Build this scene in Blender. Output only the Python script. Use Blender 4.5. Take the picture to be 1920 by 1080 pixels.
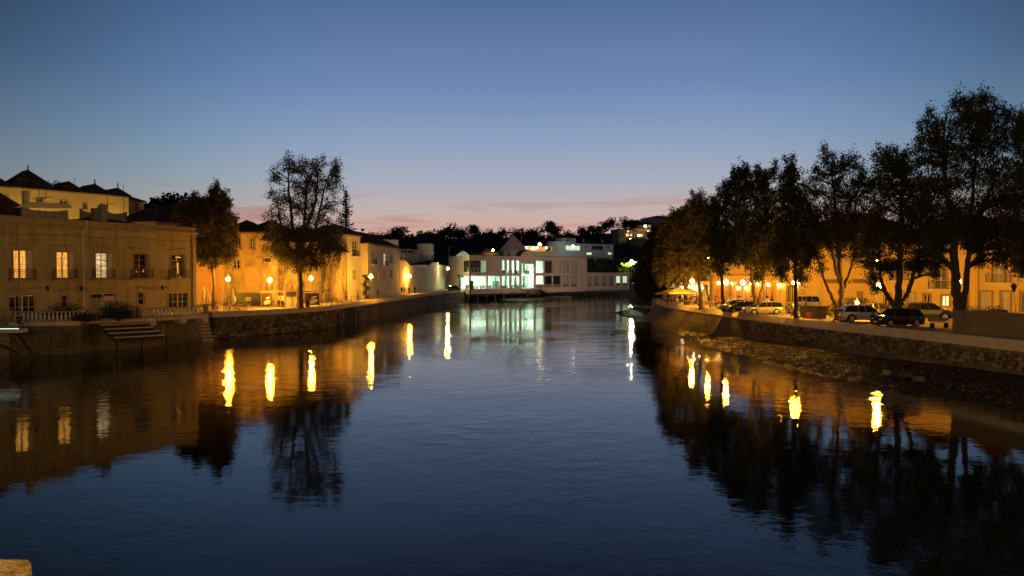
import bpy, bmesh, math, random
import numpy as np
from mathutils import Vector, Matrix

for o in list(bpy.data.objects):
    bpy.data.objects.remove(o, do_unlink=True)
SC = bpy.context.scene
COL = SC.collection
R = math.radians

# ------------------------------------------------------------------ camera
FPX = 1331.0
HORIZON = 513.0
CAM_H = 8.0
TILT = math.atan((540.0 - HORIZON) / FPX)
cam_d = bpy.data.cameras.new("camera")
cam_d.sensor_width = 36.0
cam_d.lens = 36.0 * FPX / 1920.0
cam_d.clip_start = 0.1
cam_d.clip_end = 6000.0
cam = bpy.data.objects.new("camera", cam_d)
cam.location = (0, 0, CAM_H)
cam.rotation_euler = (math.pi / 2 - TILT, 0, 0)
COL.objects.link(cam)
SC.camera = cam

# ------------------------------------------------------------------ view / render
SC.view_settings.view_transform = 'Standard'
SC.view_settings.look = 'None'
SC.view_settings.gamma = 1.0
SC.view_settings.exposure = 0.0
SC.view_settings.use_curve_mapping = False
SC.render.engine = 'CYCLES'
SC.cycles.use_denoising = True
SC.cycles.max_bounces = 6
SC.cycles.diffuse_bounces = 2
SC.cycles.glossy_bounces = 3
SC.cycles.transmission_bounces = 3
SC.cycles.transparent_max_bounces = 8
SC.cycles.sample_clamp_indirect = 12.0
SC.cycles.sample_clamp_direct = 0.0
SC.cycles.use_light_tree = True
SC.cycles.caustics_reflective = False
SC.cycles.caustics_refractive = False

# ------------------------------------------------------------------ dusk sky
world = bpy.data.worlds.new("World")
SC.world = world
world.use_nodes = True
nt = world.node_tree
nt.nodes.clear()
def N(tree, typ, **kw):
    n = tree.nodes.new(typ)
    for k, v in kw.items():
        setattr(n, k, v)
    return n
def L(tree, a, b):
    tree.links.new(a, b)
def math_node(tree, op, a, b=None, clamp=False):
    n = N(tree, 'ShaderNodeMath', operation=op)
    n.use_clamp = clamp
    for i, v in enumerate((a, b)):
        if v is None:
            continue
        if isinstance(v, (int, float)):
            n.inputs[i].default_value = v
        else:
            L(tree, v, n.inputs[i])
    return n.outputs[0]
tc = N(nt, 'ShaderNodeTexCoord')
sep = N(nt, 'ShaderNodeSeparateXYZ')
L(nt, tc.outputs['Generated'], sep.inputs[0])
ramp = N(nt, 'ShaderNodeValToRGB')
cr = ramp.color_ramp
cr.interpolation = 'LINEAR'
SKY = [(0.0, (.54, .31, .25)), (.05, (.64, .375, .30)), (.068, (.62, .405, .35)), (.090, (.53, .44, .43)),
       (.125, (.40, .425, .50)), (.18, (.268, .352, .53)), (.25, (.158, .255, .46)), (.36, (.076, .145, .31)), (.43, (.030, .062, .15)), (.6, (.010, .022, .062)), (1.0, (.004, .009, .03))]
while len(cr.elements) < len(SKY):
    cr.elements.new(0.5)
for e, (p, c) in zip(cr.elements, SKY):
    e.position = p
    e.color = (*c, 1)
L(nt, sep.outputs['Z'], ramp.inputs[0])
# azimuth: brighter where the sun went down (a little to the side of straight ahead)
hx = math_node(nt, 'MULTIPLY', sep.outputs['X'], math.sin(R(2)))
hy = math_node(nt, 'MULTIPLY', sep.outputs['Y'], math.cos(R(2)))
dot = math_node(nt, 'ADD', hx, hy)
l2 = math_node(nt, 'SQRT', math_node(nt, 'ADD', math_node(nt, 'MULTIPLY', sep.outputs['X'], sep.outputs['X']),
                                     math_node(nt, 'ADD', math_node(nt, 'MULTIPLY', sep.outputs['Y'], sep.outputs['Y']), 0.0004)))
cosaz = math_node(nt, 'DIVIDE', dot, l2)
mr = N(nt, 'ShaderNodeMapRange', interpolation_type='SMOOTHSTEP')
mr.inputs['From Min'].default_value = 0.73
mr.inputs['From Max'].default_value = 1.0
mr.inputs['To Min'].default_value = 0.25
mr.inputs['To Max'].default_value = 1.0
L(nt, cosaz, mr.inputs['Value'])
# thin streaks of cloud low over the hills
mp = N(nt, 'ShaderNodeMapping')
mp.inputs['Scale'].default_value = (3.2, 3.2, 42.0)
mp.inputs['Rotation'].default_value = (0.0, R(-5), 0.0)
L(nt, tc.outputs['Generated'], mp.inputs[0])
cn = N(nt, 'ShaderNodeTexNoise')
cn.inputs['Scale'].default_value = 1.6
cn.inputs['Detail'].default_value = 5.0
L(nt, mp.outputs[0], cn.inputs['Vector'])
cm = N(nt, 'ShaderNodeMapRange', interpolation_type='SMOOTHSTEP')
cm.inputs['From Min'].default_value = 0.50
cm.inputs['From Max'].default_value = 0.68
L(nt, cn.outputs['Fac'], cm.inputs['Value'])
band = N(nt, 'ShaderNodeMapRange', interpolation_type='SMOOTHSTEP')
band.inputs['From Min'].default_value = 0.125
band.inputs['From Max'].default_value = 0.075
L(nt, sep.outputs['Z'], band.inputs['Value'])
cf = math_node(nt, 'MULTIPLY', math_node(nt, 'MULTIPLY', cm.outputs[0], band.outputs[0]), 0.62)
cmix = N(nt, 'ShaderNodeMix', data_type='RGBA')
L(nt, cf, cmix.inputs['Factor'])
# away from the afterglow the pink thins out to grey blue
away = N(nt, 'ShaderNodeMix', data_type='RGBA', blend_type='MULTIPLY')
pk = N(nt, 'ShaderNodeMapRange', interpolation_type='SMOOTHSTEP')
pk.inputs['From Min'].default_value = 0.995
pk.inputs['From Max'].default_value = 0.86
L(nt, cosaz, pk.inputs['Value'])
L(nt, pk.outputs[0], away.inputs['Factor'])
L(nt, ramp.outputs[0], away.inputs[6])
away.inputs[7].default_value = (.80, .98, 1.0, 1)
L(nt, away.outputs[2], cmix.inputs[6])
cmix.inputs[7].default_value = (.46, .20, .19, 1)
bg = N(nt, 'ShaderNodeBackground')
L(nt, cmix.outputs[2], bg.inputs['Color'])
lowb = N(nt, 'ShaderNodeMapRange', interpolation_type='SMOOTHSTEP')
lowb.inputs['From Min'].default_value = 0.34
lowb.inputs['From Max'].default_value = 0.08
lowb.inputs['To Max'].default_value = 0.34
L(nt, sep.outputs['Z'], lowb.inputs['Value'])
azf = math_node(nt, 'ADD', mr.outputs[0], math_node(nt, 'MULTIPLY', math_node(nt, 'SUBTRACT', 1.0, mr.outputs[0], True), lowb.outputs[0]))
L(nt, azf, bg.inputs['Strength'])
sky = N(nt, 'ShaderNodeTexSky', sky_type='NISHITA')
sky.sun_disc = False
sky.sun_elevation = R(-4)
sky.sun_rotation = R(2)
bg2 = N(nt, 'ShaderNodeBackground')
bg2.inputs['Strength'].default_value = 0.02
L(nt, sky.outputs[0], bg2.inputs['Color'])
adds = N(nt, 'ShaderNodeAddShader')
L(nt, bg.outputs[0], adds.inputs[0])
L(nt, bg2.outputs[0], adds.inputs[1])
wo = N(nt, 'ShaderNodeOutputWorld')
L(nt, adds.outputs[0], wo.inputs['Surface'])

# ------------------------------------------------------------------ projection helpers (photograph -> places in the world)
ct, st = math.cos(TILT), math.sin(TILT)
CAM = Vector((0, 0, CAM_H))
def ray(px, py):
    x, y = (px - 960) / FPX, (540 - py) / FPX
    return Vector((x, ct + y * st, -st + y * ct))
def G(px, py, z=0.0):
    d = ray(px, py)
    return CAM + d * ((z - CAM_H) / d.z)
def PY(px, py, Y):
    d = ray(px, py)
    return CAM + d * (Y / d.y)
QZ = 3.25
rnd = random.Random(7)
ORD = ['first', 'second', 'third', 'fourth', 'fifth', 'sixth', 'seventh', 'eighth', 'ninth', 'tenth']
def ordinals(keys):
    """number the members of each landmark group in the order given"""
    seen = {}; out = []
    for k in keys:
        seen[k] = seen.get(k, 0) + 1; out.append(ORD[seen[k] - 1])
    return out

# ------------------------------------------------------------------ materials
MATS = {}
def mat(name, color, rough=0.85, var=0.12, scale=1.5, bump=0.0, bscale=12.0, stain=None, metal=0.0, spec=0.3, trans=0.0, drip=0.45):
    if name in MATS:
        return MATS[name]
    m = bpy.data.materials.new(name)
    m.use_nodes = True
    t = m.node_tree
    b = t.nodes['Principled BSDF']
    b.inputs['Roughness'].default_value = rough
    b.inputs['Metallic'].default_value = metal
    b.inputs['Specular IOR Level'].default_value = spec
    geo = N(t, 'ShaderNodeNewGeometry')
    last = None
    if var > 0:
        n = N(t, 'ShaderNodeTexNoise')
        n.inputs['Scale'].default_value = scale
        n.inputs['Detail'].default_value = 6.0
        n.inputs['Roughness'].default_value = 0.6
        L(t, geo.outputs['Position'], n.inputs['Vector'])
        r = N(t, 'ShaderNodeValToRGB')
        r.color_ramp.elements[0].position = 0.3
        r.color_ramp.elements[1].position = 0.7
        r.color_ramp.elements[0].color = (*[max(0, c * (1 - var)) for c in color], 1)
        r.color_ramp.elements[1].color = (*[min(1, c * (1 + var)) for c in color], 1)
        L(t, n.outputs['Fac'], r.inputs[0])
        last = r.outputs[0]
    if stain:
        scol, sscale, thr, amt = stain
        n2 = N(t, 'ShaderNodeTexNoise')
        n2.inputs['Scale'].default_value = sscale
        n2.inputs['Detail'].default_value = 9.0
        n2.inputs['Roughness'].default_value = 0.7
        mpn = N(t, 'ShaderNodeMapping')
        mpn.inputs['Scale'].default_value = (1, 1, drip)
        L(t, geo.outputs['Position'], mpn.inputs[0])
        L(t, mpn.outputs[0], n2.inputs['Vector'])
        mm = N(t, 'ShaderNodeMapRange')
        mm.inputs['From Min'].default_value = thr
        mm.inputs['From Max'].default_value = thr + 0.12
        mm.inputs['To Max'].default_value = amt
        L(t, n2.outputs['Fac'], mm.inputs['Value'])
        mx = N(t, 'ShaderNodeMix', data_type='RGBA')
        L(t, mm.outputs[0], mx.inputs['Factor'])
        if last is not None:
            L(t, last, mx.inputs[6])
        else:
            mx.inputs[6].default_value = (*color, 1)
        mx.inputs[7].default_value = (*scol, 1)
        last = mx.outputs[2]
    if last is not None:
        L(t, last, b.inputs['Base Color'])
    else:
        b.inputs['Base Color'].default_value = (*color, 1)
    if bump > 0:
        n3 = N(t, 'ShaderNodeTexNoise')
        n3.inputs['Scale'].default_value = bscale
        n3.inputs['Detail'].default_value = 6.0
        L(t, geo.outputs['Position'], n3.inputs['Vector'])
        bp = N(t, 'ShaderNodeBump')
        bp.inputs['Strength'].default_value = 1.0
        bp.inputs['Distance'].default_value = bump
        L(t, n3.outputs['Fac'], bp.inputs['Height'])
        L(t, bp.outputs[0], b.inputs['Normal'])
    if trans > 0:
        tr = N(t, 'ShaderNodeBsdfTranslucent')
        if last is not None:
            L(t, last, tr.inputs['Color'])
        ms = N(t, 'ShaderNodeMixShader')
        ms.inputs[0].default_value = trans
        L(t, b.outputs[0], ms.inputs[1])
        L(t, tr.outputs[0], ms.inputs[2])
        L(t, ms.outputs[0], t.nodes['Material Output'].inputs['Surface'])
    MATS[name] = m
    return m
def emit(name, color, strength, wave=None):
    if name in MATS:
        return MATS[name]
    m = bpy.data.materials.new(name)
    m.use_nodes = True
    t = m.node_tree
    b = t.nodes['Principled BSDF']
    b.inputs['Base Color'].default_value = (*[c * .5 for c in color], 1)
    b.inputs['Emission Color'].default_value = (*color, 1)
    b.inputs['Emission Strength'].default_value = strength
    b.inputs['Roughness'].default_value = 0.3
    if wave:
        geo = N(t, 'ShaderNodeNewGeometry')
        n = N(t, 'ShaderNodeTexNoise')
        n.inputs['Scale'].default_value = wave[0]
        n.inputs['Detail'].default_value = 3.0
        mpn = N(t, 'ShaderNodeMapping')
        mpn.inputs['Scale'].default_value = wave[2]
        L(t, geo.outputs['Position'], mpn.inputs[0])
        L(t, mpn.outputs[0], n.inputs['Vector'])
        mm = N(t, 'ShaderNodeMapRange')
        mm.inputs['From Min'].default_value = 0.35
        mm.inputs['From Max'].default_value = 0.65
        mm.inputs['To Min'].default_value = strength * wave[1]
        mm.inputs['To Max'].default_value = strength
        L(t, n.outputs['Fac'], mm.inputs['Value'])
        L(t, mm.outputs[0], b.inputs['Emission Strength'])
    MATS[name] = m
    return m
def glass(name, tint=(.9, .95, .95), refl=0.08):
    if name in MATS:
        return MATS[name]
    m = bpy.data.materials.new(name)
    m.use_nodes = True
    t = m.node_tree
    t.nodes.remove(t.nodes['Principled BSDF'])
    tr = N(t, 'ShaderNodeBsdfTransparent')
    tr.inputs[0].default_value = (*tint, 1)
    gl = N(t, 'ShaderNodeBsdfGlossy')
    gl.inputs['Roughness'].default_value = 0.05
    lw_ = N(t, 'ShaderNodeLayerWeight')
    lw_.inputs['Blend'].default_value = 0.5
    fac_ = math_node(t, 'ADD', math_node(t, 'MULTIPLY', math_node(t, 'POWER', lw_.outputs['Facing'], 4.0), .6), .03)
    ms = N(t, 'ShaderNodeMixShader')
    L(t, fac_, ms.inputs[0])
    L(t, tr.outputs[0], ms.inputs[1])
    L(t, gl.outputs[0], ms.inputs[2])
    L(t, ms.outputs[0], t.nodes['Material Output'].inputs['Surface'])
    MATS[name] = m
    return m

# walls
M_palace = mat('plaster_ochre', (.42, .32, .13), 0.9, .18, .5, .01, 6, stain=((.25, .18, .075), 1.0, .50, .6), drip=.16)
M_palace_trim = mat('trim_stone', (.37, .26, .13), 0.85, .15, 2.0, .008, 10, stain=((.16, .11, .07), 1.0, .55, .6))
M_white = mat('plaster_white', (.64, .58, .49), 0.9, .06, .4, .006, 5, stain=((.45, .38, .31), .35, .6, .45))
M_white_clean = mat('plaster_clean_white', (.80, .76, .72), 0.85, .04, .3, .004, 4, stain=((.62, .55, .48), .22, .58, .4))
M_old = mat('plaster_weathered', (.50, .37, .20), 0.92, .25, .7, .02, 4, stain=((.11, .07, .035), .38, .47, .85))
M_old2 = mat('plaster_peeling', (.52, .37, .18), 0.92, .22, .5, .02, 4, stain=((.13, .08, .04), .26, .50, .8))
M_orange = mat('plaster_orange', (.58, .38, .22), 0.9, .08, .6, .008, 6)
M_yellow = mat('plaster_yellow', (.66, .54, .30), 0.9, .10, .4, .01, 5, stain=((.42, .33, .2), .5, .58, .5))
M_cream = mat('plaster_cream', (.66, .56, .40), 0.9, .08, .4, .008, 5, stain=((.4, .31, .2), .4, .58, .5))
M_roof = mat('roof_tile', (.085, .045, .03), 0.9, .35, 3.0, .03, 7)
M_trimw = mat('trim_white', (.70, .66, .58), 0.8, .08, 2.0)
M_wood = mat('painted_wood', (.30, .22, .14), 0.7, .2, 3.0)
M_woodw = mat('white_joinery', (.70, .66, .58), 0.55, .05, 3.0)
M_shut = mat('shutter', (.20, .17, .13), 0.7, .2, 4.0)
M_shutl = mat('light_shutter', (.52, .46, .36), 0.7, .1, 4.0)
M_iron = mat('wrought_iron', (.03, .028, .025), 0.5, 0, metal=0.3)
M_metal = mat('grey_metal', (.30, .29, .27), 0.45, .1, 5.0, metal=0.6)
M_darkroom = mat('dark_interior', (.03, .022, .016), 0.8, 0)
M_glassd = mat('dark_glass', (.018, .016, .015), 0.06, 0, spec=0.6)
M_glass = glass('clear_glass')
M_stone = mat('quay_stone', (.17, .13, .08), 0.92, .35, 2.2, .03, 7, stain=((.07, .055, .04), 1.1, .52, .7))
M_stone2 = mat('quay_stone_pale', (.26, .20, .13), 0.92, .3, 2.6, .03, 7, stain=((.09, .07, .05), 1.3, .55, .6))
M_stone3 = mat('quay_stone_dark', (.09, .07, .045), 0.92, .35, 2.2, .03, 7, stain=((.05, .04, .03), .9, .5, .7))
M_mortar = mat('mortar', (.055, .042, .03), 0.95, .25, 2.5, .02, 6)
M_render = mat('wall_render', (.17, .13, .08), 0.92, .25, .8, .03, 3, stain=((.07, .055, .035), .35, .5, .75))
M_coping = mat('coping_stone', (.62, .50, .34), 0.85, .12, 1.6, .01, 8, stain=((.26, .2, .13), .8, .58, .5))
M_pave = mat('paving', (.40, .33, .25), 0.8, .15, 1.2, .004, 9, stain=((.25, .2, .15), .6, .55, .5))
M_asph = mat('asphalt', (.06, .055, .05), 0.85, .15, 2.5, .004, 30)
M_cobble = mat('cobbles', (.28, .22, .16), 0.75, .25, 5.0, .012, 8)
M_bark = mat('bark', (.065, .045, .03), 0.95, .35, 4.0, .03, 12)
M_barkp = mat('pale_bark', (.14, .105, .07), 0.95, .35, 4.0, .03, 12)
M_leaf = mat('foliage_dark', (.050, .056, .026), 0.75, .45, .9, spec=.15, trans=.2)
M_leaf2 = mat('foliage_olive', (.11, .095, .038), 0.75, .4, .8, spec=.15, trans=.3)
M_leafg = mat('foliage_green', (.15, .19, .03), 0.7, .3, 1.0, spec=.2, trans=.3)
M_leafh = mat('foliage_hill', (.026, .028, .014), 0.85, .4, .25, spec=.1)
M_hill = mat('hill_scrub', (.022, .022, .013), 0.95, .4, .05, .3, .5)
M_mudplain = mat('ground_earth', (.05, .042, .03), 0.95, .3, .2)

# lamps (only what gives off light)
C_SOD = (1.0, .44, .03)
E_lamp = emit('lamp_sodium', C_SOD, 1250)
E_lampcap = emit('lamp_sodium_cap', (1.0, .42, .05), 3.0)
E_lampw = emit('lamp_white', (1.0, .80, .30), 380)
E_lampc = emit('lamp_cool', (.95, 1.0, .62), 1700)
E_win = emit('lit_window_amber', (1.0, .46, .07), 1.25, (3.0, .34, (5, 5, .35)))
E_win2 = emit('lit_window_pale', (1.0, .74, .34), 1.0, (1.6, .12, (.6, .6, 4.5)))
E_winp = emit('lit_window_cool', (.75, 1.0, .62), 1.2, (2.0, .4, (3, 3, .6)))
E_small = emit('small_lamp_amber', (1.0, .62, .22), 60)
E_curt = emit('lit_curtain', (1.0, .42, .06), .55, (3.0, .3, (6, 6, .6)))

# ------------------------------------------------------------------ mesh builder
class MB:
    def __init__(s):
        s.v, s.f, s.m = [], [], []
    def add(s, vs, fs, mi=0):
        o = len(s.v)
        s.v += [tuple(v) for v in vs]
        s.f += [tuple(i + o for i in f) for f in fs]
        s.m += [mi] * len(fs)
        return s
    def box(s, x0, x1, y0, y1, z0, z1, mi=0):
        vs = [(x0, y0, z0), (x1, y0, z0), (x1, y1, z0), (x0, y1, z0), (x0, y0, z1), (x1, y0, z1), (x1, y1, z1), (x0, y1, z1)]
        return s.add(vs, [(0, 3, 2, 1), (4, 5, 6, 7), (0, 1, 5, 4), (1, 2, 6, 5), (2, 3, 7, 6), (3, 0, 4, 7)], mi)
    def quad(s, a, b, c, d, mi=0):
        return s.add([a, b, c, d], [(0, 1, 2, 3)], mi)
    def bar(s, p0, p1, r, n=6, r1=None, mi=0, cap=True):
        p0, p1 = Vector(p0), Vector(p1)
        r1 = r if r1 is None else r1
        d = (p1 - p0).normalized()
        a = d.cross(Vector((0, 0, 1)) if abs(d.z) < .95 else Vector((1, 0, 0))).normalized()
        b = d.cross(a)
        vs = []
        for p, rr in ((p0, r), (p1, r1)):
            for k in range(n):
                t = 2 * math.pi * k / n
                vs.append(p + a * math.cos(t) * rr + b * math.sin(t) * rr)
        fs = [(k, (k + 1) % n, n + (k + 1) % n, n + k) for k in range(n)]
        if cap:
            fs += [tuple(range(n))[::-1], tuple(range(n, 2 * n))]
        return s.add(vs, fs, mi)
    def lathe(s, c, prof, n=12, mi=0):
        c = Vector(c)
        vs = []
        for (r, z) in prof:
            for k in range(n):
                t = 2 * math.pi * k / n
                vs.append((c.x + r * math.cos(t), c.y + r * math.sin(t), c.z + z))
        fs = []
        for i in range(len(prof) - 1):
            for k in range(n):
                fs.append((i * n + k, i * n + (k + 1) % n, (i + 1) * n + (k + 1) % n, (i + 1) * n + k))
        fs.append(tuple(range(n))[::-1])
        fs.append(tuple((len(prof) - 1) * n + k for k in range(n)))
        return s.add(vs, fs, mi)
    def prism(s, poly, z0, z1, mi=0):
        n = len(poly)
        vs = [(x, y, z0) for x, y in poly] + [(x, y, z1) for x, y in poly]
        fs = [tuple(range(n))[::-1], tuple(range(n, 2 * n))] + [(k, (k + 1) % n, n + (k + 1) % n, n + k) for k in range(n)]
        return s.add(vs, fs, mi)
    def prism_y(s, poly, y0, y1, mi=0):   # polygon in x,z extruded along y
        n = len(poly)
        vs = [(x, y0, z) for x, z in poly] + [(x, y1, z) for x, z in poly]
        fs = [tuple(range(n)), tuple(range(n, 2 * n))[::-1]] + [(k, n + k, n + (k + 1) % n, (k + 1) % n) for k in range(n)]
        return s.add(vs, fs, mi)
    def sphere(s, c, r, n=10, m=6, mi=0, sz=1.0):
        prof = [(r * math.sin(math.pi * i / m) + 1e-4, -r * sz * math.cos(math.pi * i / m)) for i in range(m + 1)]
        return s.lathe(c, prof, n, mi)
    def mesh(s, name, mats, smooth=False):
        me = bpy.data.meshes.new(name)
        me.from_pydata(s.v, [], s.f)
        if not isinstance(mats, (list, tuple)):
            mats = [mats]
        for m in mats:
            me.materials.append(m)
        if len(mats) > 1:
            me.polygons.foreach_set('material_index', s.m)
        if smooth:
            me.polygons.foreach_set('use_smooth', [True] * len(me.polygons))
        me.update()
        return me
    def build(s, name, mats, parent=None, loc=None, rz=0.0, smooth=False):
        return link(name, s.mesh(name, mats, smooth), parent, loc, rz)
def link(name, me, parent=None, loc=None, rz=0.0):
    o = bpy.data.objects.new(name, me)
    COL.objects.link(o)
    if parent is not None:
        o.parent = parent
    if loc is not None:
        o.location = loc
    o.rotation_euler = (0, 0, rz)
    return o
def tag(o, label, cat, group=None, kind=None):
    if label: o['label'] = label
    if cat: o['category'] = cat
    if group: o['group'] = group
    if kind: o['kind'] = kind
    return o
def empty(name, loc, rz=0.0):
    o = bpy.data.objects.new(name, None)
    o.empty_display_size = 0.3
    o.location = loc
    o.rotation_euler = (0, 0, rz)
    COL.objects.link(o)
    return o
def thing(name, label, cat, loc, rz=0.0, group=None):
    return tag(empty(name, loc, rz), label, cat, group)
def copy_tree(o, parent=None, loc=None, rz=None, label=None):
    c = o.copy()
    COL.objects.link(c)
    c.parent = parent
    for ch in list(o.children):
        copy_tree(ch, c)
    if loc is not None:
        c.location = loc
    if rz is not None:
        c.rotation_euler = (0, 0, rz)
    if label:
        c['label'] = label
    return c
def structure(o):
    o['kind'] = 'structure'
    return o
def np_mesh(name, verts, faces4, mats, smooth=False, mi=None):
    """verts (n,3) float, faces4 (m,4) int"""
    me = bpy.data.meshes.new(name)
    n, m = len(verts), len(faces4)
    me.vertices.add(n)
    me.vertices.foreach_set('co', np.ascontiguousarray(verts, dtype=np.float32).ravel())
    me.loops.add(m * 4)
    me.loops.foreach_set('vertex_index', np.ascontiguousarray(faces4, dtype=np.int32).ravel())
    me.polygons.add(m)
    me.polygons.foreach_set('loop_start', np.arange(0, m * 4, 4, dtype=np.int32))
    if not isinstance(mats, (list, tuple)):
        mats = [mats]
    for x in mats:
        me.materials.append(x)
    if mi is not None:
        me.polygons.foreach_set('material_index', np.asarray(mi, dtype=np.int32))
    if smooth:
        me.polygons.foreach_set('use_smooth', np.ones(m, dtype=bool))
    me.update(calc_edges=True)
    me.validate()
    return me
# ================================================================== LAND, WATER, QUAYS
# water
def water_material():
    m = bpy.data.materials.new('river_water')
    m.use_nodes = True
    t = m.node_tree
    b = t.nodes['Principled BSDF']
    b.inputs['Base Color'].default_value = (.006, .007, .007, 1)
    b.inputs['Roughness'].default_value = 0.015
    b.inputs['IOR'].default_value = 1.38
    b.inputs['Specular IOR Level'].default_value = 0.5
    geo = N(t, 'ShaderNodeNewGeometry')
    def noise(scale, sc, detail, rough=0.55):
        mpn = N(t, 'ShaderNodeMapping')
        mpn.inputs['Scale'].default_value = sc
        L(t, geo.outputs['Position'], mpn.inputs[0])
        n = N(t, 'ShaderNodeTexNoise')
        n.inputs['Scale'].default_value = scale
        n.inputs['Detail'].default_value = detail
        n.inputs['Roughness'].default_value = rough
        L(t, mpn.outputs[0], n.inputs['Vector'])
        return n.outputs['Fac']
    fine = noise(3.1, (.95, 1.1, 1), 4)
    mid = noise(.75, (.85, 1.15, 1), 3)
    big = noise(.05, (1, 1, 1), 3)
    sepw = N(t, 'ShaderNodeSeparateXYZ')
    L(t, geo.outputs['Position'], sepw.inputs[0])
    lee = N(t, 'ShaderNodeMapRange', interpolation_type='SMOOTHSTEP')      # calm lee below the bridge
    lee.inputs['From Min'].default_value = 12
    lee.inputs['From Max'].default_value = 70
    lee.inputs['To Min'].default_value = .22
    L(t, sepw.outputs['Y'], lee.inputs['Value'])
    # patches of ruffled and of smooth water
    pm = N(t, 'ShaderNodeMapRange', interpolation_type='SMOOTHSTEP')
    pm.inputs['From Min'].default_value = 0.40
    pm.inputs['From Max'].default_value = 0.66
    pm.inputs['To Min'].default_value = 0.22
    pm.inputs['To Max'].default_value = 1.0
    L(t, big, pm.inputs['Value'])
    h = math_node(t, 'ADD', math_node(t, 'MULTIPLY', math_node(t, 'MULTIPLY', fine, .0150), pm.outputs[0]),
                  math_node(t, 'MULTIPLY', math_node(t, 'MULTIPLY', mid, .062), pm.outputs[0]))
    h = math_node(t, 'MULTIPLY', h, lee.outputs[0])
    bp = N(t, 'ShaderNodeBump')
    bp.inputs['Strength'].default_value = 1.0
    bp.inputs['Distance'].default_value = 1.0
    L(t, h, bp.inputs['Height'])
    L(t, bp.outputs[0], b.inputs['Normal'])
    return m
M_water = water_material()
MB().quad((-400, -250, 0), (500, -250, 0), (500, 700, 0), (-400, 700, 0)).build('river', M_water)['kind'] = 'structure'
MB().quad((-2500, -2500, -1.6), (2500, -2500, -1.6), (2500, 2500, -1.6), (-2500, 2500, -1.6)).build('ground', M_mudplain)['kind'] = 'structure'

def xy(p): return (p.x, p.y)
# ---- left quay edge, from the palace terrace to the market hall
LQ_px = [(396.5, 585.5), (440, 583.6), (490, 581.4), (561, 577.6), (612, 574), (663, 567.5), (700, 563), (734, 558.7), (797, 550.4), (845, 545), (886, 541.2)]
LQ = [xy(G(px, py, QZ)) for px, py in LQ_px]
# ---- right quay edge, from the point by the cafe down to the frame's edge
RQ_px = [(1232, 562.5), (1246, 566.5), (1262, 570), (1290, 575), (1350, 582), (1420, 590), (1480, 597), (1560, 605), (1640, 612.5), (1700, 618), (1790, 627), (1890, 637), (1940, 642)]
RQ = [xy(G(px, py, QZ)) for px, py in RQ_px]

def land(name, poly, z, m):
    o = MB().prism(poly, -1.5, z).build(name, m)
    structure(o)
    return o
TX = -41.2   # terrace front
left_land = [(-260, -150), (-62, -150), (-58, 20), (-55, 58), (-49.0, 70.0), (-42.0, 84.0), (-37.2, 86.8)] + [(x - .35, y) for x, y in LQ] + [(-20.5, 231), (-5, 250), (35, 282), (60, 300), (60, 420), (-260, 420)]
land('left_bank', left_land, QZ - .01, M_cobble)
right_land = [(x + .45, y + .1) for x, y in RQ] + [(40, 30), (46, -20), (48, -150), (300, -150), (300, 400), (95, 330), (62, 240), (46, 190), (36, 160), (29.5, 142), (26.3, 133.5)]
right_land = [(right_land[0][0] + .3, right_land[0][1] + 1.5)] + right_land[1:]
land('right_bank', right_land[::-1], QZ - .01, M_cobble)
# quay path (pale paving) on the left, road on the right
pathpoly = [(x - .3, y) for x, y in LQ] + [(x - 4.6, y + .5) for x, y in LQ[::-1]]
o = MB().prism(pathpoly, QZ - .01, QZ + .02).build('quay_path', M_pave); structure(o)
pathr = [(x + .4, y) for x, y in RQ] + [(x + 5.0, y + 1.2) for x, y in RQ[::-1]]
o = MB().prism(pathr[::-1], QZ - .01, QZ + .02).build('river_pavement', M_pave); structure(o)

# ---- stones of rubble: six shared shapes
def stone_mesh(seed, m):
    r = random.Random(seed)
    bm = bmesh.new()
    bmesh.ops.create_cube(bm, size=1.0)
    bmesh.ops.bevel(bm, geom=bm.edges[:], offset=0.16, segments=1, affect='EDGES')
    for v in bm.verts:
        v.co += Vector((r.uniform(-.07, .07), r.uniform(-.07, .07), r.uniform(-.07, .07)))
    me = bpy.data.meshes.new('stone')
    bm.to_mesh(me); bm.free()
    me.materials.append(m)
    return me
STONES = [stone_mesh(i, [M_stone, M_stone2, M_stone, M_stone3][i % 4]) for i in range(12)]

class Line:
    """a polyline on the plan, walked by length"""
    def __init__(s, pts):
        s.p = [Vector((x, y, 0)) for x, y in pts]
        s.c = [0.0]
        for a, b in zip(s.p, s.p[1:]):
            s.c.append(s.c[-1] + (b - a).length)
        s.len = s.c[-1]
    def at(s, t):
        t = max(0, min(s.len - 1e-6, t))
        for i in range(len(s.p) - 1):
            if t <= s.c[i + 1] + 1e-9:
                k = (t - s.c[i]) / (s.c[i + 1] - s.c[i])
                d = (s.p[i + 1] - s.p[i]).normalized()
                return s.p[i].lerp(s.p[i + 1], k), d
        return s.p[-1], d
def strip(line, prof, m, name, parent=None, step=2.0, t0=0.0, t1=None, side=1, smooth=False):
    """sweep a profile [(out, z)] along a line; out is measured to the river side"""
    t1 = line.len if t1 is None else t1
    n = max(1, int((t1 - t0) / step))
    mb = MB(); rows = []
    for i in range(n + 1):
        p, d = line.at(t0 + (t1 - t0) * i / n)
        nrm = Vector((d.y, -d.x, 0)) * side
        rows.append([(p.x + nrm.x * o_, p.y + nrm.y * o_, z) for o_, z in prof])
    k = len(prof)
    for i in range(n):
        for j in range(k):
            j2 = (j + 1) % k
            mb.quad(rows[i][j], rows[i][j2], rows[i + 1][j2], rows[i + 1][j])
    mb.add(rows[0], [tuple(range(k))]); mb.add(rows[-1], [tuple(range(k))[::-1]])
    return mb.build(name, m, parent, smooth=smooth)

# Left line runs away from the camera: river is to the right (d=(0,1) -> (1,0)) side=+1
LL = Line(LQ)
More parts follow.
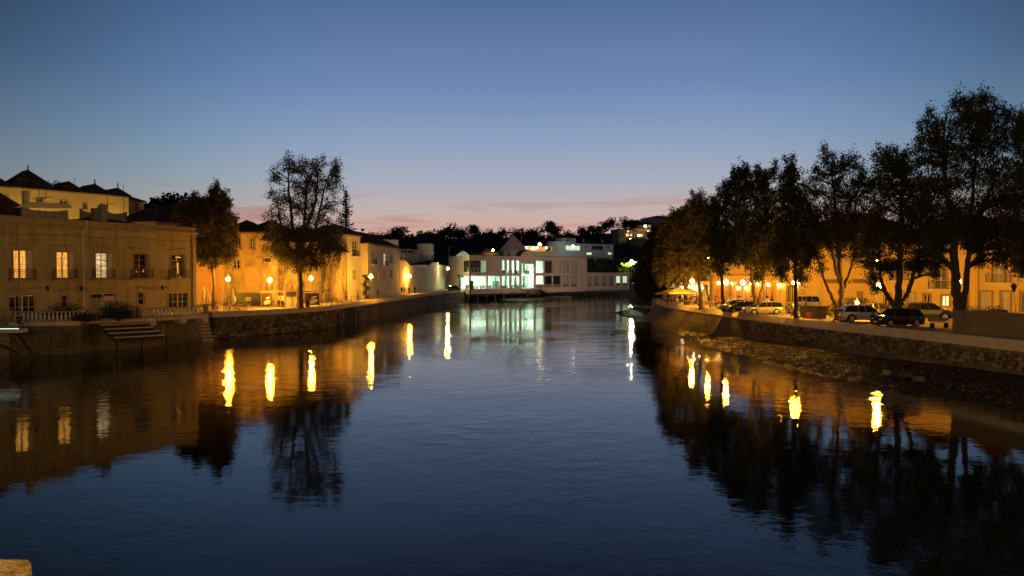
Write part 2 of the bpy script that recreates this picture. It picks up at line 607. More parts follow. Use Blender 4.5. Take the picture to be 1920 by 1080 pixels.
# Right line runs towards the camera: d=(0,-1) -> (-1,0) river side is to the left = side +1
RL = Line(RQ)

def wall_stones(line, t0, t1, out_fn, z0, z1, rowh, w, parent, limit, side=1, diag=0.0, seed=3, proud=.09):
    r = random.Random(seed)
    k = 0
    extra = MB()
    rows = max(1, int((z1 - z0) / rowh))
    cells = []
    for j in range(rows):
        t = t0 + r.uniform(-.3, .3)
        while t < t1:
            ww = w * r.uniform(.65, 1.4)
            hh = rowh * r.uniform(.82, 1.05)
            cells.append((t + ww / 2, z0 + rowh * (j + .5) + r.uniform(-.05, .05), ww * .93, hh * .93))
            t += ww
    cells.sort(key=lambda c: (line.at(c[0])[0].length))
    for (t, z, ww, hh) in cells:
        if t > t1 or t < t0:
            continue
        p, d = line.at(t)
        nrm = Vector((d.y, -d.x, 0)) * side
        pos = p + nrm * (out_fn(t, z) - .14 + proud + r.uniform(-.04, .035)); pos.z = z
        me = r.choice(STONES)
        rot = math.atan2(d.y, d.x) + (math.pi if r.random() < .5 else 0)
        tilt = diag + r.uniform(-.08, .08)
        if k < limit:
            o = bpy.data.objects.new('stone', me)
            o.parent = parent
            o.location = pos
            o.rotation_euler = (0, tilt, rot)
            o.scale = (ww, .34, hh)
            COL.objects.link(o)
        else:
            M = Matrix.Translation(pos) @ Matrix.Rotation(rot, 4, 'Z') @ Matrix.Rotation(tilt, 4, 'Y') @ Matrix.Diagonal((ww, .34, hh, 1))
            extra.add([M @ v.co for v in me.vertices], [tuple(f.vertices) for f in me.polygons], r.choice([0, 0, 1, 2]))
        k += 1
    if extra.v:
        o = extra.build('small_stones', [M_stone, M_stone2, M_stone3], parent)
        o['kind'] = 'stuff'
    return k

# ---- left quay wall
lw = thing('quay_wall', 'rubble stone river wall with pale coping under the lamp-lit path', 'wall', (0, 0, 0))
strip(LL, [(-.5, -1.4), (.25, -1.4), (.12, 2.62), (-.5, 2.62)], M_mortar, 'wall_core', lw, 2.0)
n_st = wall_stones(LL, 0.2, 27, lambda t, z: .12 + (.13) * (2.6 - z) / 4, .05, 2.58, .42, .62, lw, 290)
wall_far = strip(LL, [(0.0, -.5), (.36, -.5), (.24, 2.6), (0, 2.6)], M_render, 'rendered_face', lw, 2.5, 32.0, LL.len)
t = 0.0
while t < LL.len - .5:
    t2 = min(LL.len, t + rnd.uniform(5.0, 7.5))
    strip(LL, [(-.35, 2.6), (.30, 2.6), (.30, 2.74), (.05, 3.27), (-.35, 3.27)], M_coping, 'coping', lw, 1.5, t + .012, t2 - .012)
    t = t2
# dark drain openings low in the wall
for tt in (23.5, 33.0):
    p, d = LL.at(tt)
    mb = MB(); mb.box(-.55, .55, -.03, .3, -.5, 1.9)
    mb.build('drain_mouth', M_darkroom, lw, (p.x + .33, p.y, 0), math.atan2(d.y, d.x))

# ---- right quay wall
RW_base_px = [(1203, 588, .25), (1226, 607, .0), (1283, 620.6, .0), (1344, 630, .05), (1425, 639, .28), (1500, 648, .5), (1615, 660, .65), (1709, 671, .7), (1823, 690, .75), (1930, 709, .75)]
RB = [G(a, b, c) for a, b, c in RW_base_px]
rw = thing('quay_wall', 'long curving river wall of rough stone topped by a lit coping beside the mud', 'wall', (0, 0, 0))
# outward offset of the wall's foot along the line
def foot_off(t):
    p, d = RL.at(t)
    best = 1e9
    for a, b in zip(RB, RB[1:]):
        for k in range(11):
            q = a.lerp(b, k / 10)
            best = min(best, math.hypot(q.x - p.x, q.y - p.y))
    return best
foot_tab = [(t, foot_off(t)) for t in np.linspace(0, RL.len, 40)]
def foot(t):
    for (a, fa), (b, fb) in zip(foot_tab, foot_tab[1:]):
        if a <= t <= b:
            return fa + (fb - fa) * (t - a) / (b - a)
    return foot_tab[-1][1]
def rw_out(t, z):
    f = max(.25, min(foot(t), 5.0)) if t < 30 else max(.25, min(foot(t), 2.0))
    return .1 + (f - .1) * max(0, (2.5 - z)) / 2.1
mb = MB(); n = 70; prev = None
for i in range(n + 1):
    tt = RL.len * i / n
    p, d = RL.at(tt)
    nr = Vector((d.y, -d.x, 0))
    row = []
    for z in (-1.4, .2, 1.0, 1.7, 2.55):
        o_ = rw_out(tt, z)
        row.append((p.x + nr.x * o_, p.y + nr.y * o_, z))
    if prev:
        for j in range(4):
            mb.quad(prev[j], prev[j + 1], row[j + 1], row[j])
    prev = row
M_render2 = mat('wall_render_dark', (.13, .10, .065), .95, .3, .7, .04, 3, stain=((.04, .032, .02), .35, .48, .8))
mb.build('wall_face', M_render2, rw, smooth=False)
t_st = 0
for i in range(400):     # where the stone facing starts (below the parked wagon)
    p, d = RL.at(RL.len * i / 400)
    if p.x / p.y * FPX + 960 > 1405:
        t_st = RL.len * i / 400
        break
wall_stones(RL, t_st, RL.len - .3, lambda t, z: rw_out(t, z), 1.15, 2.52, .34, .40, rw, 296, diag=-.55, seed=9, proud=.05)
t = -0.0
segs = []
while t < RL.len - .4:
    t2 = min(RL.len, t + rnd.uniform(5.5, 7.5)); segs.append((t, t2)); t = t2
for a, b in segs:
    strip(RL, [(-.55, 2.5), (.16, 2.5), (.16, 2.66), (-.18, 3.27), (-.55, 3.27)], M_coping, 'coping', rw, 1.0, a + .015, b - .015)
# rounded end of the right quay, turning away behind the cafe
END = Line([RQ[0], (RQ[0][0] + .9, RQ[0][1] + 4), (RQ[0][0] + 3.2, RQ[0][1] + 10), (36.5, 160), (46.5, 190), (62.5, 240)])
strip(END, [(-.3, -1.4), (.6, -1.4), (.16, 2.55), (-.3, 2.55)], M_render, 'return_face', rw, 3, side=-1)
strip(END, [(-.35, 2.55), (.16, 2.55), (.16, 3.27), (-.35, 3.27)], M_coping, 'coping', rw, 3, side=-1)

# ---- mud bank along the right wall
WL_px = [(1152, 586), (1163, 592), (1203, 602), (1245, 617), (1278, 630), (1292, 637), (1340, 655), (1400, 668), (1450, 684), (1500, 697), (1560, 709), (1640, 722), (1720, 737), (1820, 752), (1960, 775), (2080, 800)]
WL = [G(a, b, 0) for a, b in WL_px]
IN_px = [(1180, 580, .10), (1195, 585, .12), (1215, 596, .2), (1262, 614, .12), (1290, 621, .15), (1310, 624, .16), (1360, 632, .2), (1420, 638, .36), (1465, 643, .48), (1510, 649, .58), (1580, 656, .7), (1640, 662, .75), (1715, 671, .8), (1820, 689, .85), (1930, 709, .9), (2050, 735, .9)]
INN = [G(a, b, c) for a, b, c in IN_px]
def mud_material():
    m = bpy.data.materials.new('wet_mud')
    m.use_nodes = True
    t = m.node_tree
    t.nodes.remove(t.nodes['Principled BSDF'])
    df = N(t, 'ShaderNodeBsdfDiffuse'); gl = N(t, 'ShaderNodeBsdfGlossy'); ms = N(t, 'ShaderNodeMixShader')
    geo = N(t, 'ShaderNodeNewGeometry')
    n = N(t, 'ShaderNodeTexNoise'); n.inputs['Scale'].default_value = .9; n.inputs['Detail'].default_value = 6
    L(t, geo.outputs['Position'], n.inputs['Vector'])
    r = N(t, 'ShaderNodeValToRGB')
    r.color_ramp.elements[0].position = .35; r.color_ramp.elements[0].color = (.030, .022, .014, 1)
    r.color_ramp.elements[1].position = .7; r.color_ramp.elements[1].color = (.080, .060, .036, 1)
    L(t, n.outputs['Fac'], r.inputs[0]); L(t, r.outputs[0], df.inputs['Color'])
    gl.inputs['Roughness'].default_value = .3
    r2 = N(t, 'ShaderNodeMapRange'); r2.inputs['From Min'].default_value = .42; r2.inputs['From Max'].default_value = .60
    r2.inputs['To Min'].default_value = .11; r2.inputs['To Max'].default_value = .012
    L(t, n.outputs['Fac'], r2.inputs['Value']); L(t, r2.outputs[0], ms.inputs[0])
    n3 = N(t, 'ShaderNodeTexNoise'); n3.inputs['Scale'].default_value = 3.4; n3.inputs['Detail'].default_value = 5
    L(t, geo.outputs['Position'], n3.inputs['Vector'])
    bp = N(t, 'ShaderNodeBump'); bp.inputs['Distance'].default_value = .22
    L(t, n3.outputs['Fac'], bp.inputs['Height']); L(t, bp.outputs[0], gl.inputs['Normal']); L(t, bp.outputs[0], df.inputs['Normal'])
    L(t, df.outputs[0], ms.inputs[1]); L(t, gl.outputs[0], ms.inputs[2]); L(t, ms.outputs[0], t.nodes['Material Output'].inputs['Surface'])
    return m
M_mud = mud_material()
from mathutils import noise as MN
def interp(pts, k):
    f = k * (len(pts) - 1); i = min(int(f), len(pts) - 2)
    return pts[i].lerp(pts[i + 1], f - i)
nu, nv = 420, 46
vv = []
for i in range(nu + 1):
    a = interp(WL, i / nu); c = interp(INN, i / nu)
    wob = MN.noise(Vector((i * .09, 0, 0))) * .9 + MN.noise(Vector((i * .31, 5, 0))) * .35
    for j in range(nv + 1):
        k = j / nv * 1.42 - .3          # a little under water to a little behind the wall's foot
        p = a.lerp(c, k)
        w = max(0, min(1, (k + .02) / .9))
        z = c.z * (1 - (1 - w) ** 1.7) if k > 0 else k * 2.2
        rough = (MN.noise(p * .55) * .13 + MN.noise(p * 1.7) * .09 + MN.noise(p * 4.3) * .05)
        edge = max(0.0, 1 - abs(k - .25) / .55)
        z += rough * (.35 + 1.0 * edge) + wob * .03
        vv.append((p.x, p.y, z))
ff = [(i * (nv + 1) + j, i * (nv + 1) + j + 1, (i + 1) * (nv + 1) + j + 1, (i + 1) * (nv + 1) + j) for i in range(nu) for j in range(nv)]
o = link('mud_bank', np_mesh('mud_bank', np.array(vv), np.array(ff), M_mud, True)); structure(o)
# a few loose rocks and weed clumps on the mud
for (px, py) in [(1553, 662), (1700, 705), (1722, 711), (1662, 699)]:
    c = G(px, py, .62)
    o = bpy.data.objects.new('rock', STONES[rnd.randrange(12)])
    o.location = (c.x, c.y, .64); o.scale = (rnd.uniform(.5, .9), rnd.uniform(.4, .6), rnd.uniform(.3, .45)); o.rotation_euler = (.1, .2, rnd.uniform(0, 3))
    COL.objects.link(o)
    tag(o, {1553: 'dark rock alone on the bright wet mud below the bins', 1700: 'rock on dark mud below the black car by the water',
            1722: 'outermost of the rocks on the dark mud near the waterline', 1662: 'small rock on the weedy mud below the pale sport utility car'}[px], 'rock', 'rocks lying on the mud')
# weed and stones strewn over the middle of the mud
rs_ = random.Random(5); wd = MB()
for k in range(2600):
    i = rs_.choice([rs_.uniform(.30, .95), rs_.gauss(.62, .08), rs_.gauss(.42, .05)])
    if not 0.05 < i < .98: continue
    kk = rs_.choice([rs_.uniform(.05, .75), rs_.gauss(.3, .08)])
    if not .03 < kk < .9: continue
    a_ = interp(WL, i); c_ = interp(INN, i); q = a_.lerp(c_, kk)
    w_ = max(0, min(1, (kk + .02) / .9)); q.z = c_.z * (1 - (1 - w_) ** 1.7)
    r_ = rs_.uniform(.06, .26); h_ = rs_.uniform(.02, .10)
    f_ = [rs_.uniform(.5, 1.2) for _ in range(5)]; tt = rs_.uniform(0, 6)
    b_ = [(q.x + r_ * f_[j] * math.cos(tt + j * 1.257), q.y + r_ * f_[j] * .8 * math.sin(tt + j * 1.257), q.z - .15) for j in range(5)]
    tpv = [(x_ * .6 + q.x * .4, y_ * .6 + q.y * .4, q.z + h_) for x_, y_, z_ in b_]
    wd.add(b_ + tpv, [(j, (j + 1) % 5, 5 + (j + 1) % 5, 5 + j) for j in range(5)] + [(5, 6, 7, 8, 9)])
o = wd.build('mud_debris', mat('weed_dark', (.025, .022, .014), .5, .4, 2)); o['kind'] = 'stuff'
# low mud shelf in front of the market hall
shelf = [G(880, 561, 0), G(960, 566, 0), G(1040, 562, 0), G(1120, 556, 0), G(1185, 552, 0), Vector((52, 300, 0)), Vector((-5, 262, 0)), Vector((-16, 232, 0))]
mb = MB(); c = Vector((10, 250, .5))
for a, b in zip(shelf, shelf[1:] + shelf[:1]):
    a1 = Vector((a.x, a.y, -.4)); b1 = Vector((b.x, b.y, -.4))
    a2 = a.lerp(c, .22); b2 = b.lerp(c, .22); a2.z = b2.z = .28
    mb.quad(a1, b1, b2, a2); mb.add([a2, b2, c], [(0, 1, 2)])
structure(mb.build('mud_shelf', M_mud))
# ================================================================== BUILDINGS
class Fac:
    """a facade plane between two plan points (A at the viewer's left); local x along it, y into the house, z up"""
    def __init__(s, A, B, z0):
        s.A = Vector((A[0], A[1], 0)); s.B = Vector((B[0], B[1], 0)); s.z0 = z0
        s.L = (s.B - s.A).length
        s.u = (s.B - s.A) / s.L
        s.n = Vector((s.u.y, -s.u.x, 0))
        s.rz = math.atan2(s.u.y, s.u.x)
        s.loc = (A[0], A[1], z0)
    def px(s, px, py, out=0.0):
        d = ray(px, py)
        P0 = s.A + s.n * out
        t = (P0 - CAM).dot(s.n) / d.dot(s.n)
        p = CAM + d * t
        return (p - s.A).dot(s.u), p.z - s.z0
    def rect(s, x0, y0, x1, y1, out=0.0):
        xm, ym = (x0 + x1) / 2, (y0 + y1) / 2
        s0 = s.px(x0, ym, out)[0]; s1 = s.px(x1, ym, out)[0]
        z1 = s.px(xm, y0, out)[1]; z0 = s.px(xm, y1, out)[1]
        return s0, s1, z0, z1
    def world(s, a, y, z):
        p = s.A + s.u * a - s.n * y
        return Vector((p.x, p.y, z + s.z0))

def wall_with_holes(mb, s0, s1, z0, z1, holes, reveal=.22, y=0.0, mi=0):
    xs = sorted({s0, s1} | {max(s0, min(s1, v)) for h in holes for v in (h[0], h[1])})
    zs = sorted({z0, z1} | {max(z0, min(z1, v)) for h in holes for v in (h[2], h[3])})
    for a, b in zip(xs, xs[1:]):
        for c, d in zip(zs, zs[1:]):
            mx, mz = (a + b) / 2, (c + d) / 2
            if b - a < 1e-5 or d - c < 1e-5 or any(h[0] < mx < h[1] and h[2] < mz < h[3] for h in holes):
                continue
            mb.quad((a, y, c), (b, y, c), (b, y, d), (a, y, d), mi)
    for h in holes:
        a, b, c, d = h[:4]
        r = y + reveal
        mb.quad((a, y, c), (a, y, d), (a, r, d), (a, r, c), mi)
        mb.quad((b, y, c), (b, r, c), (b, r, d), (b, y, d), mi)
        mb.quad((a, y, d), (b, y, d), (b, r, d), (a, r, d), mi)
        mb.quad((a, y, c), (a, r, c), (b, r, c), (b, y, c), mi)

def window(root, s0, s1, z0, z1, kind='dark', cols=2, rows=3, surround=.14, y=0.0, trim=None, fm=None, paint=None, label=None, hood=None, shutters=None, depth=.2, door=False):
    trim = trim or M_trimw
    fm = fm or M_woodw
    w, h = s1 - s0, z1 - z0
    mb = MB()
    yr = y + depth - .05
    fb = min(.07, w * .09)
    g = .003
    for a, b, c, d in ((s0 + g, s0 + fb, z0 + g, z1 - g), (s1 - fb, s1 - g, z0 + g, z1 - g), (s0 + fb + g, s1 - fb - g, z1 - fb, z1 - g), (s0 + fb + g, s1 - fb - g, z0 + g, z0 + fb * (2.5 if door else 1))):
        mb.box(a, b, yr - .04, yr + .04, c, d)
    for i in range(1, cols):
        c = s0 + w * i / cols
        hw = fb * (.85 if i == cols / 2 or cols < 3 else .35)
        mb.box(c - hw, c + hw, yr - .035, yr + .035, z0 + fb + g, z1 - fb - g)
    for j in range(1, rows):
        c = z0 + h * j / rows
        mb.box(s0 + fb + g, s1 - fb - g, yr - .02, yr + .02, c - .018, c + .018)
    o = mb.build('door' if door else 'window', fm, root)
    if label: o['label'] = label
    pm = {'dark': M_glassd, 'lit': E_win, 'pale': E_win2, 'cool': E_winp, 'shut': M_shut, 'shutl': M_shutl, 'curtain': E_curt, 'void': M_darkroom}[kind] if paint is None else paint
    if kind in ('shut', 'shutl'):
        p = MB()
        n = max(4, int(h / .16))
        for k in range(n):
            zz = z0 + fb + (h - 2 * fb) * k / n
            p.add([(s0 + fb, yr - .01, zz), (s1 - fb, yr - .01, zz), (s1 - fb, yr + .03, zz + (h - 2 * fb) / n * .98), (s0 + fb, yr + .03, zz + (h - 2 * fb) / n * .98)], [(0, 1, 2, 3)])
        p.box(s0 + fb, s1 - fb, yr + .045, yr + .06, z0 + fb, z1 - fb)
        p.build('louvre', pm, o)
    else:
        MB().box(s0 + g * 2, s1 - g * 2, yr + .012, yr + .03, z0 + g * 2, z1 - g * 2).build('pane', pm, o)
    if surround:
        t = MB(); sw = surround
        t.box(s0 - sw, s0 - .002, y - .05, y - .002, z0, z1 + sw)
        t.box(s1 + .002, s1 + sw, y - .05, y - .002, z0, z1 + sw)
        t.box(s0 - .0, s1 + .0, y - .048, y - .002, z1 + .002, z1 + sw)
        if not door:
            t.box(s0 - sw - .05, s1 + sw + .05, y - .11, y - .002, z0 - .1, z0 - .002)
        t.build('surround', trim, o)
    if hood:
        t = MB(); hw_ = w / 2 + surround + .22; cx = (s0 + s1) / 2; zt = z1 + hood[1]
        if hood[0] == 'flat':
            t.box(cx - hw_, cx + hw_, y - .2, y - .002, zt, zt + .09)
            t.box(cx - hw_ + .06, cx + hw_ - .06, y - .12, y - .002, zt - .09, zt - .002)
        else:
            k = 10
            for i in range(k):
                a0 = math.pi * (.16 + .68 * i / k); a1 = math.pi * (.16 + .68 * (i + 1) / k); rr = hw_ * 1.13
                def P(a, r): return (cx - r * math.cos(a), zt - .55 + (r * math.sin(a)) * .62)
                p0, p1, p2, p3 = P(a0, rr), P(a1, rr), P(a1, rr * .9), P(a0, rr * .9)
                t.prism_y([p0, p1, p2, p3], y - .16, y - .003)
        t.build('hood_mould', trim, o)
    if shutters:
        for sgn, op in ((-1, shutters), (1, shutters)):
            t = MB()
            x0_ = s0 - .02 if sgn < 0 else s1 + .02
            t.box(min(x0_, x0_ + sgn * w * .42), max(x0_, x0_ + sgn * w * .42), y - .09, y - .055, z0, z1)
            t.build('shutter', M_shut, o)
    return o

def balcony(root, s0, s1, z, h=1.0, out=.6, y=0.0, m=None, slabm=None, gap=.13):
    m = m or M_iron
    sl = MB(); sl.box(s0, s1, y - out, y - .003, z - .12, z); sl.box(s0 + .08, s1 - .08, y - out + .08, y - .003, z - .2, z - .123)
    b = sl.build('balcony', slabm or M_trimw, root)
    r = MB()
    yy = y - out + .05
    for zz in (z + .08, z + h):
        r.box(s0 + .03, s1 - .03, yy - .018, yy + .018, zz - .018, zz + .018)
        for x in (s0 + .05, s1 - .05):
            r.box(x - .018, x + .018, yy + .02, y - .004, zz - .018, zz + .018)
    n = int((s1 - s0 - .1) / gap)
    for i in range(n + 1):
        x = s0 + .05 + (s1 - s0 - .1) * i / n
        rr = .022 if i in (0, n) else .011
        r.box(x - rr, x + rr, yy - rr, yy + rr, z + .002, z + h + (.12 if i in (0, n) else -.02))
    for k in range(1, int(out / gap)):
        for x in (s0 + .05, s1 - .05):
            r.box(x - .011, x + .011, yy + k * gap - .011, yy + k * gap + .011, z + .002, z + h - .02)
    r.build('railing', m, b)
    return b

def tiled_plane(mb, p00, p10, p11, p01, rib=.42, bump=.07):
    """a roof slope with raised tile courses; p00-p10 eave, p01-p11 ridge"""
    p00, p10, p11, p01 = map(Vector, (p00, p10, p11, p01))
    nrm = (p10 - p00).cross(p01 - p00)
    if nrm.length < 1e-6: nrm = (p10 - p00).cross(p11 - p00)
    nrm.normalize()
    if nrm.z < 0: nrm = -nrm
    w = (p10 - p00).length
    n = max(2, min(60, int(w / rib)))
    def q(k, t): return p00.lerp(p10, k).lerp(p01.lerp(p11, k), t)
    for i in range(n):
        a, m_, b = i / n, (i + .5) / n, (i + 1) / n
        mb.quad(q(a, 0), q(m_, 0) + nrm * bump, q(m_, 1) + nrm * bump * .4, q(a, 1))
        mb.quad(q(m_, 0) + nrm * bump, q(b, 0), q(b, 1), q(m_, 1) + nrm * bump * .4)

def hip_roof(name, root, x0, x1, y0, y1, z, rise, over=.4, m=None, ridge=None, finial=False, rib=.42):
    m = m or M_roof
    x0 -= over; x1 += over; y0 -= over; y1 += over
    w, d = x1 - x0, y1 - y0
    if ridge is None:
        ins = min(w, d) / 2
    else:
        ins = ridge
    if w >= d:
        r0, r1 = (x0 + min(ins, w / 2), (y0 + y1) / 2, z + rise), (x1 - min(ins, w / 2), (y0 + y1) / 2, z + rise)
        mb = MB()
        tiled_plane(mb, (x0, y0, z), (x1, y0, z), r1, r0, rib)
        tiled_plane(mb, (x1, y1, z), (x0, y1, z), r0, r1, rib)
        tiled_plane(mb, (x0, y1, z), (x0, y0, z), r0, r0, rib)
        tiled_plane(mb, (x1, y0, z), (x1, y1, z), r1, r1, rib)
    else:
        r0, r1 = ((x0 + x1) / 2, y0 + min(ins, d / 2), z + rise), ((x0 + x1) / 2, y1 - min(ins, d / 2), z + rise)
        mb = MB()
        tiled_plane(mb, (x0, y0, z), (x1, y0, z), r0, r0, rib)
        tiled_plane(mb, (x1, y1, z), (x0, y1, z), r1, r1, rib)
        tiled_plane(mb, (x0, y1, z), (x0, y0, z), r0, r1, rib)
        tiled_plane(mb, (x1, y0, z), (x1, y1, z), r1, r0, rib)
    mb.box(x0 + .02, x1 - .02, y0 + .02, y1 - .02, z - .12, z - .01)
    mb.bar(r0, r1, .12, 5)
    for c, r_ in (((x0, y0, z), r0), ((x1, y0, z), r1 if w >= d else r0), ((x1, y1, z), r1), ((x0, y1, z), r0 if w >= d else r1)):
        if (Vector(c) - Vector(r_)).length > .1:
            mb.bar(c, r_, .11, 5)
    o = mb.build(name, m, root)
    if finial:
        f = MB(); f.lathe(r0, [(.12, 0), (.2, .2), (.08, .35), (.16, .6), (.02, 1.1)], 8)
        f.build('finial', M_trimw, o)
    return o

def chimney(root, x, y, z0, z1, w=.6, d=.6, m=None, under=None):
    mb = MB(); mb.box(x - w / 2, x + w / 2, y - d / 2, y + d / 2, z0, z1 - .3)
    mb.box(x - w / 2 - .08, x + w / 2 + .08, y - d / 2 - .08, y + d / 2 + .08, z1 - .297, z1 - .18)
    for k in (-1, 1):
        mb.box(x + k * w * .3 - .06, x + k * w * .3 + .06, y - d / 2, y + d / 2, z1 - .177, z1 - .06)
    mb.box(x - w / 2 - .05, x + w / 2 + .05, y - d / 2 - .05, y + d / 2 + .05, z1 - .057, z1)
    return mb.build('chimney', m or M_white, under or root)

def antenna(x, y, z0, z1, root=None, arms=5):
    mb = MB(); mb.bar((x, y, z0), (x, y, z1), .025, 5)
    mb.bar((x - .8, y, z1 - .25), (x + .8, y, z1 - .25), .02, 4)
    for k in range(arms):
        t = -.7 + 1.4 * k / (arms - 1)
        mb.bar((x + t, y - .45 + abs(t) * .2, z1 - .25), (x + t, y + .45 - abs(t) * .2, z1 - .25), .012, 4)
    return mb.build('antenna', M_metal, root)

def body(root, L_, h, depth, m, holes=(), zb=-.3, y=0.0, band=None, extra_mats=()):
    mb = MB()
    wall_with_holes(mb, 0, L_, zb, h, holes, y=y)
    mb.quad((0, y, zb), (0, y, h), (0, depth, h), (0, depth, zb))
    mb.quad((L_, y, zb), (L_, depth, zb), (L_, depth, h), (L_, y, h))
    mb.quad((0, depth, zb), (0, depth, h), (L_, depth, h), (L_, depth, zb))
    mb.quad((0, y, h), (L_, y, h), (L_, depth, h), (0, depth, h))
    o = mb.build('wall', m, root)
    return o

def cornice(root, L_, z, y=0.0, h=.3, out=.25, m=None, x0=None, x1=None, name='cornice'):
    x0 = -out * .6 if x0 is None else x0; x1 = L_ + out * .6 if x1 is None else x1
    mb = MB()
    mb.box(x0, x1, y - out, y - .004, z + h * .55, z + h)
    mb.box(x0 + .04, x1 - .04, y - out * .6, y - .005, z + h * .25, z + h * .547)
    mb.box(x0 + .08, x1 - .08, y - out * .3, y - .006, z, z + h * .247)
    return mb.build(name, m or M_trimw, root)

# ------------------------------------------------------------------ LEFT: the palace by the water
pu = Vector((10.6, 20.5)).normalized()
PA = (-51.6 - pu.x * 9, 71.5 - pu.y * 9)
PF = Fac(PA, (-41.0, 92.0), QZ)
pal = thing('riverside_palace', 'long ochre two storey palace with balconied windows behind the white balustrade', 'building', PF.loc, PF.rz)
PH = PF.px(200, 417.5)[1]
up_px = [(25.3, 469, 50.5, 511), (106, 472, 129, 512), (179.5, 474.5, 201.5, 513), (250.5, 476, 274, 514), (321.5, 477.5, 343.5, 514.5)]
low = [((17, 554, 67, 592), 'big'), ((116, 553, 128, 577), 'small'), ((171, 550, 216, 600), 'gate'), ((259.5, 548, 271, 572), 'small'), ((316, 548.5, 352, 578), 'big')]
holes = []
ups = []
for r_ in up_px:
    s0, s1, z0, z1 = PF.rect(*r_)
    z0 = PF.px(190, 521.5)[1]
    ups.append((s0, s1, z0, z1)); holes.append(ups[-1])
lows = []
for r_, k in low:
    s0, s1, z0, z1 = PF.rect(*r_)
    if k != 'small': z0 = .02
    lows.append((s0, s1, z0, z1, k)); holes.append((s0, s1, z0, z1))
# windows further left, beyond the frame's edge
step = ups[1][0] - ups[0][0]
s0 = ups[0][0] - step * .95
if s0 > .4:
    holes.append((s0, s0 + 1.3, ups[0][2], ups[0][3])); ups.insert(0, holes[-1])
body(pal, PF.L, PH, 15, M_palace, holes, zb=-.2)
lab = ['french window glowing amber behind drawn curtains'] * 2 + ['french window showing a lamp and pale slatted blind', 'dark french window with small lamps inside', 'dark french window with one lit curtain edge']
if len(ups) == 6: lab = [None] + lab
kinds = ['lit', 'lit', 'lit', 'pale', 'dark', 'dark'][-len(ups):]
for i, (s0, s1, z0, z1) in enumerate(ups):
    w = window(pal, s0, s1, z0, z1, kinds[i], 2, 4, .16, trim=M_palace_trim, label=lab[i], fm=M_woodw if i % 2 else M_palace_trim,
               hood=('arch' if i == len(ups) - 3 else 'flat', .62), door=False)
    balcony(pal, s0 - .62, s1 + .62, z0 - .05, 1.0, .55, slabm=M_palace_trim, gap=.14)
    # one open inner shutter leaf
    sm = MB(); sm.box(s1 + .02, s1 + .42, -.13, -.08, z0 + .05, z1 - .05); sm.build('shutter', M_shutl if i < 4 else M_shut, w)
    if i >= len(ups) - 2:      # small lamps seen through the dark panes
        mb = MB()
        if i == len(ups) - 2:
            for dx, dz, r_ in ((.25, .95, .05), (.30, .72, .07), (.85, 1.0, .06), (.82, .78, .10)):
                MB().sphere((s0 + (s1 - s0) * dx, .155, z0 + dz), r_, 8, 5).build('room_light', E_win, w)
        else:
            for k in range(8):
                mb.box(s0 + (s1 - s0) * .52 + .03 * math.sin(k), s0 + (s1 - s0) * .66 + .03 * math.sin(k), .14, .155, z0 + .5 + k * .17, z0 + .668 + k * .17)
            MB().box(s0 + (s1 - s0) * .40, s0 + (s1 - s0) * .85, .14, .155, z1 - .42, z1 - .25).build('room_light', E_win, w)
        if mb.v: mb.build('room_light', E_win, w)
for i, (s0, s1, z0, z1, k) in enumerate(lows):
    if k == 'big':
        window(pal, s0, s1, z0, z1, 'dark', 4, 2, .2, trim=M_palace_trim, hood=('flat', .75), door=True)
    elif k == 'small':
        window(pal, s0, s1, z0, z1, 'dark', 1, 2, .14, trim=M_palace_trim, hood=('arch', .75), fm=M_woodw)
    else:
        g = window(pal, s0, s1, z0, z1, 'void', 2, 1, .25, trim=M_palace_trim, fm=M_woodw, hood=('flat', .5), door=True, label='doorway behind a white folding lattice gate')
        mb = MB(); n = 16
        for q in range(n + 1):
            x = s0 + .12 + (s1 - s0 - .24) * q / n
            mb.box(x - .018, x + .018, .02, .05, z0 + .05, z1 - .5)
        for zz in np.arange(z0 + .3, z1 - .6, .35):
            mb.box(s0 + .1, s1 - .1, .053, .07, zz - .015, zz + .015)
        mb.build('lattice_gate', M_woodw, g)
        MB().box(s0 + (s1 - s0) * .52, s1 - .1, -.04, .0, z1 - .85, z1 - .3).build('lintel_board', M_orange, g)
# parapet, moulding, downpipes, wall lanterns
zm = PF.px(200, 431.5)[1]
cornice(pal, PF.L, zm - .05, 0, .34, .34, M_palace_trim)
MB().box(-.1, PF.L + .12, -.1, -.004, PH - .12, PH + .08).box(-.1, PF.L + .12, -.004, .35, PH + .003, PH + .08).build('parapet_cap', M_palace_trim, pal)
for pxx, y0, y1 in ((153.5, 411, 600),):
    s, z1 = PF.px(pxx, y0); z0 = .1
    mb = MB(); mb.bar((s, -.14, z0), (s, -.14, zm - .5), .055, 7); mb.bar((s, -.14, zm - .5), (s + .28, -.45, zm + .1), .055, 7); mb.bar((s + .28, -.45, zm + .1), (s + .28, -.45, PH + .1), .055, 7)
    mb.build('downpipe', M_woodw, pal)
for pxx, pyy in ((86, 541), (149, 541), (301, 540)):
    s, z = PF.px(pxx, pyy)
    mb = MB(); mb.lathe((s, -.35, z - .25), [(.08, 0), (.15, .12), (.17, .38), (.06, .5), (.01, .58)], 6); mb.bar((s, -.35, z + .3), (s, -.004, z + .1), .02, 5)
    mb.build('wall_lantern', M_iron, pal)
mb = MB(); q0 = None
for k in range(25):
    x_ = PF.L * k / 24; z_ = zm - .75 - .16 * math.sin(math.pi * (k % 6) / 6)
    if q0: mb.bar(q0, (x_, -.06, z_), .018, 4)
    q0 = (x_, -.06, z_)
mb.build('wall_cable', M_iron, pal)
for xx_ in (PF.L * .335, PF.L * .985): MB().bar((xx_, -.1, .1), (xx_, -.1, zm - .1), .045, 6).build('downpipe', M_palace_trim, pal)
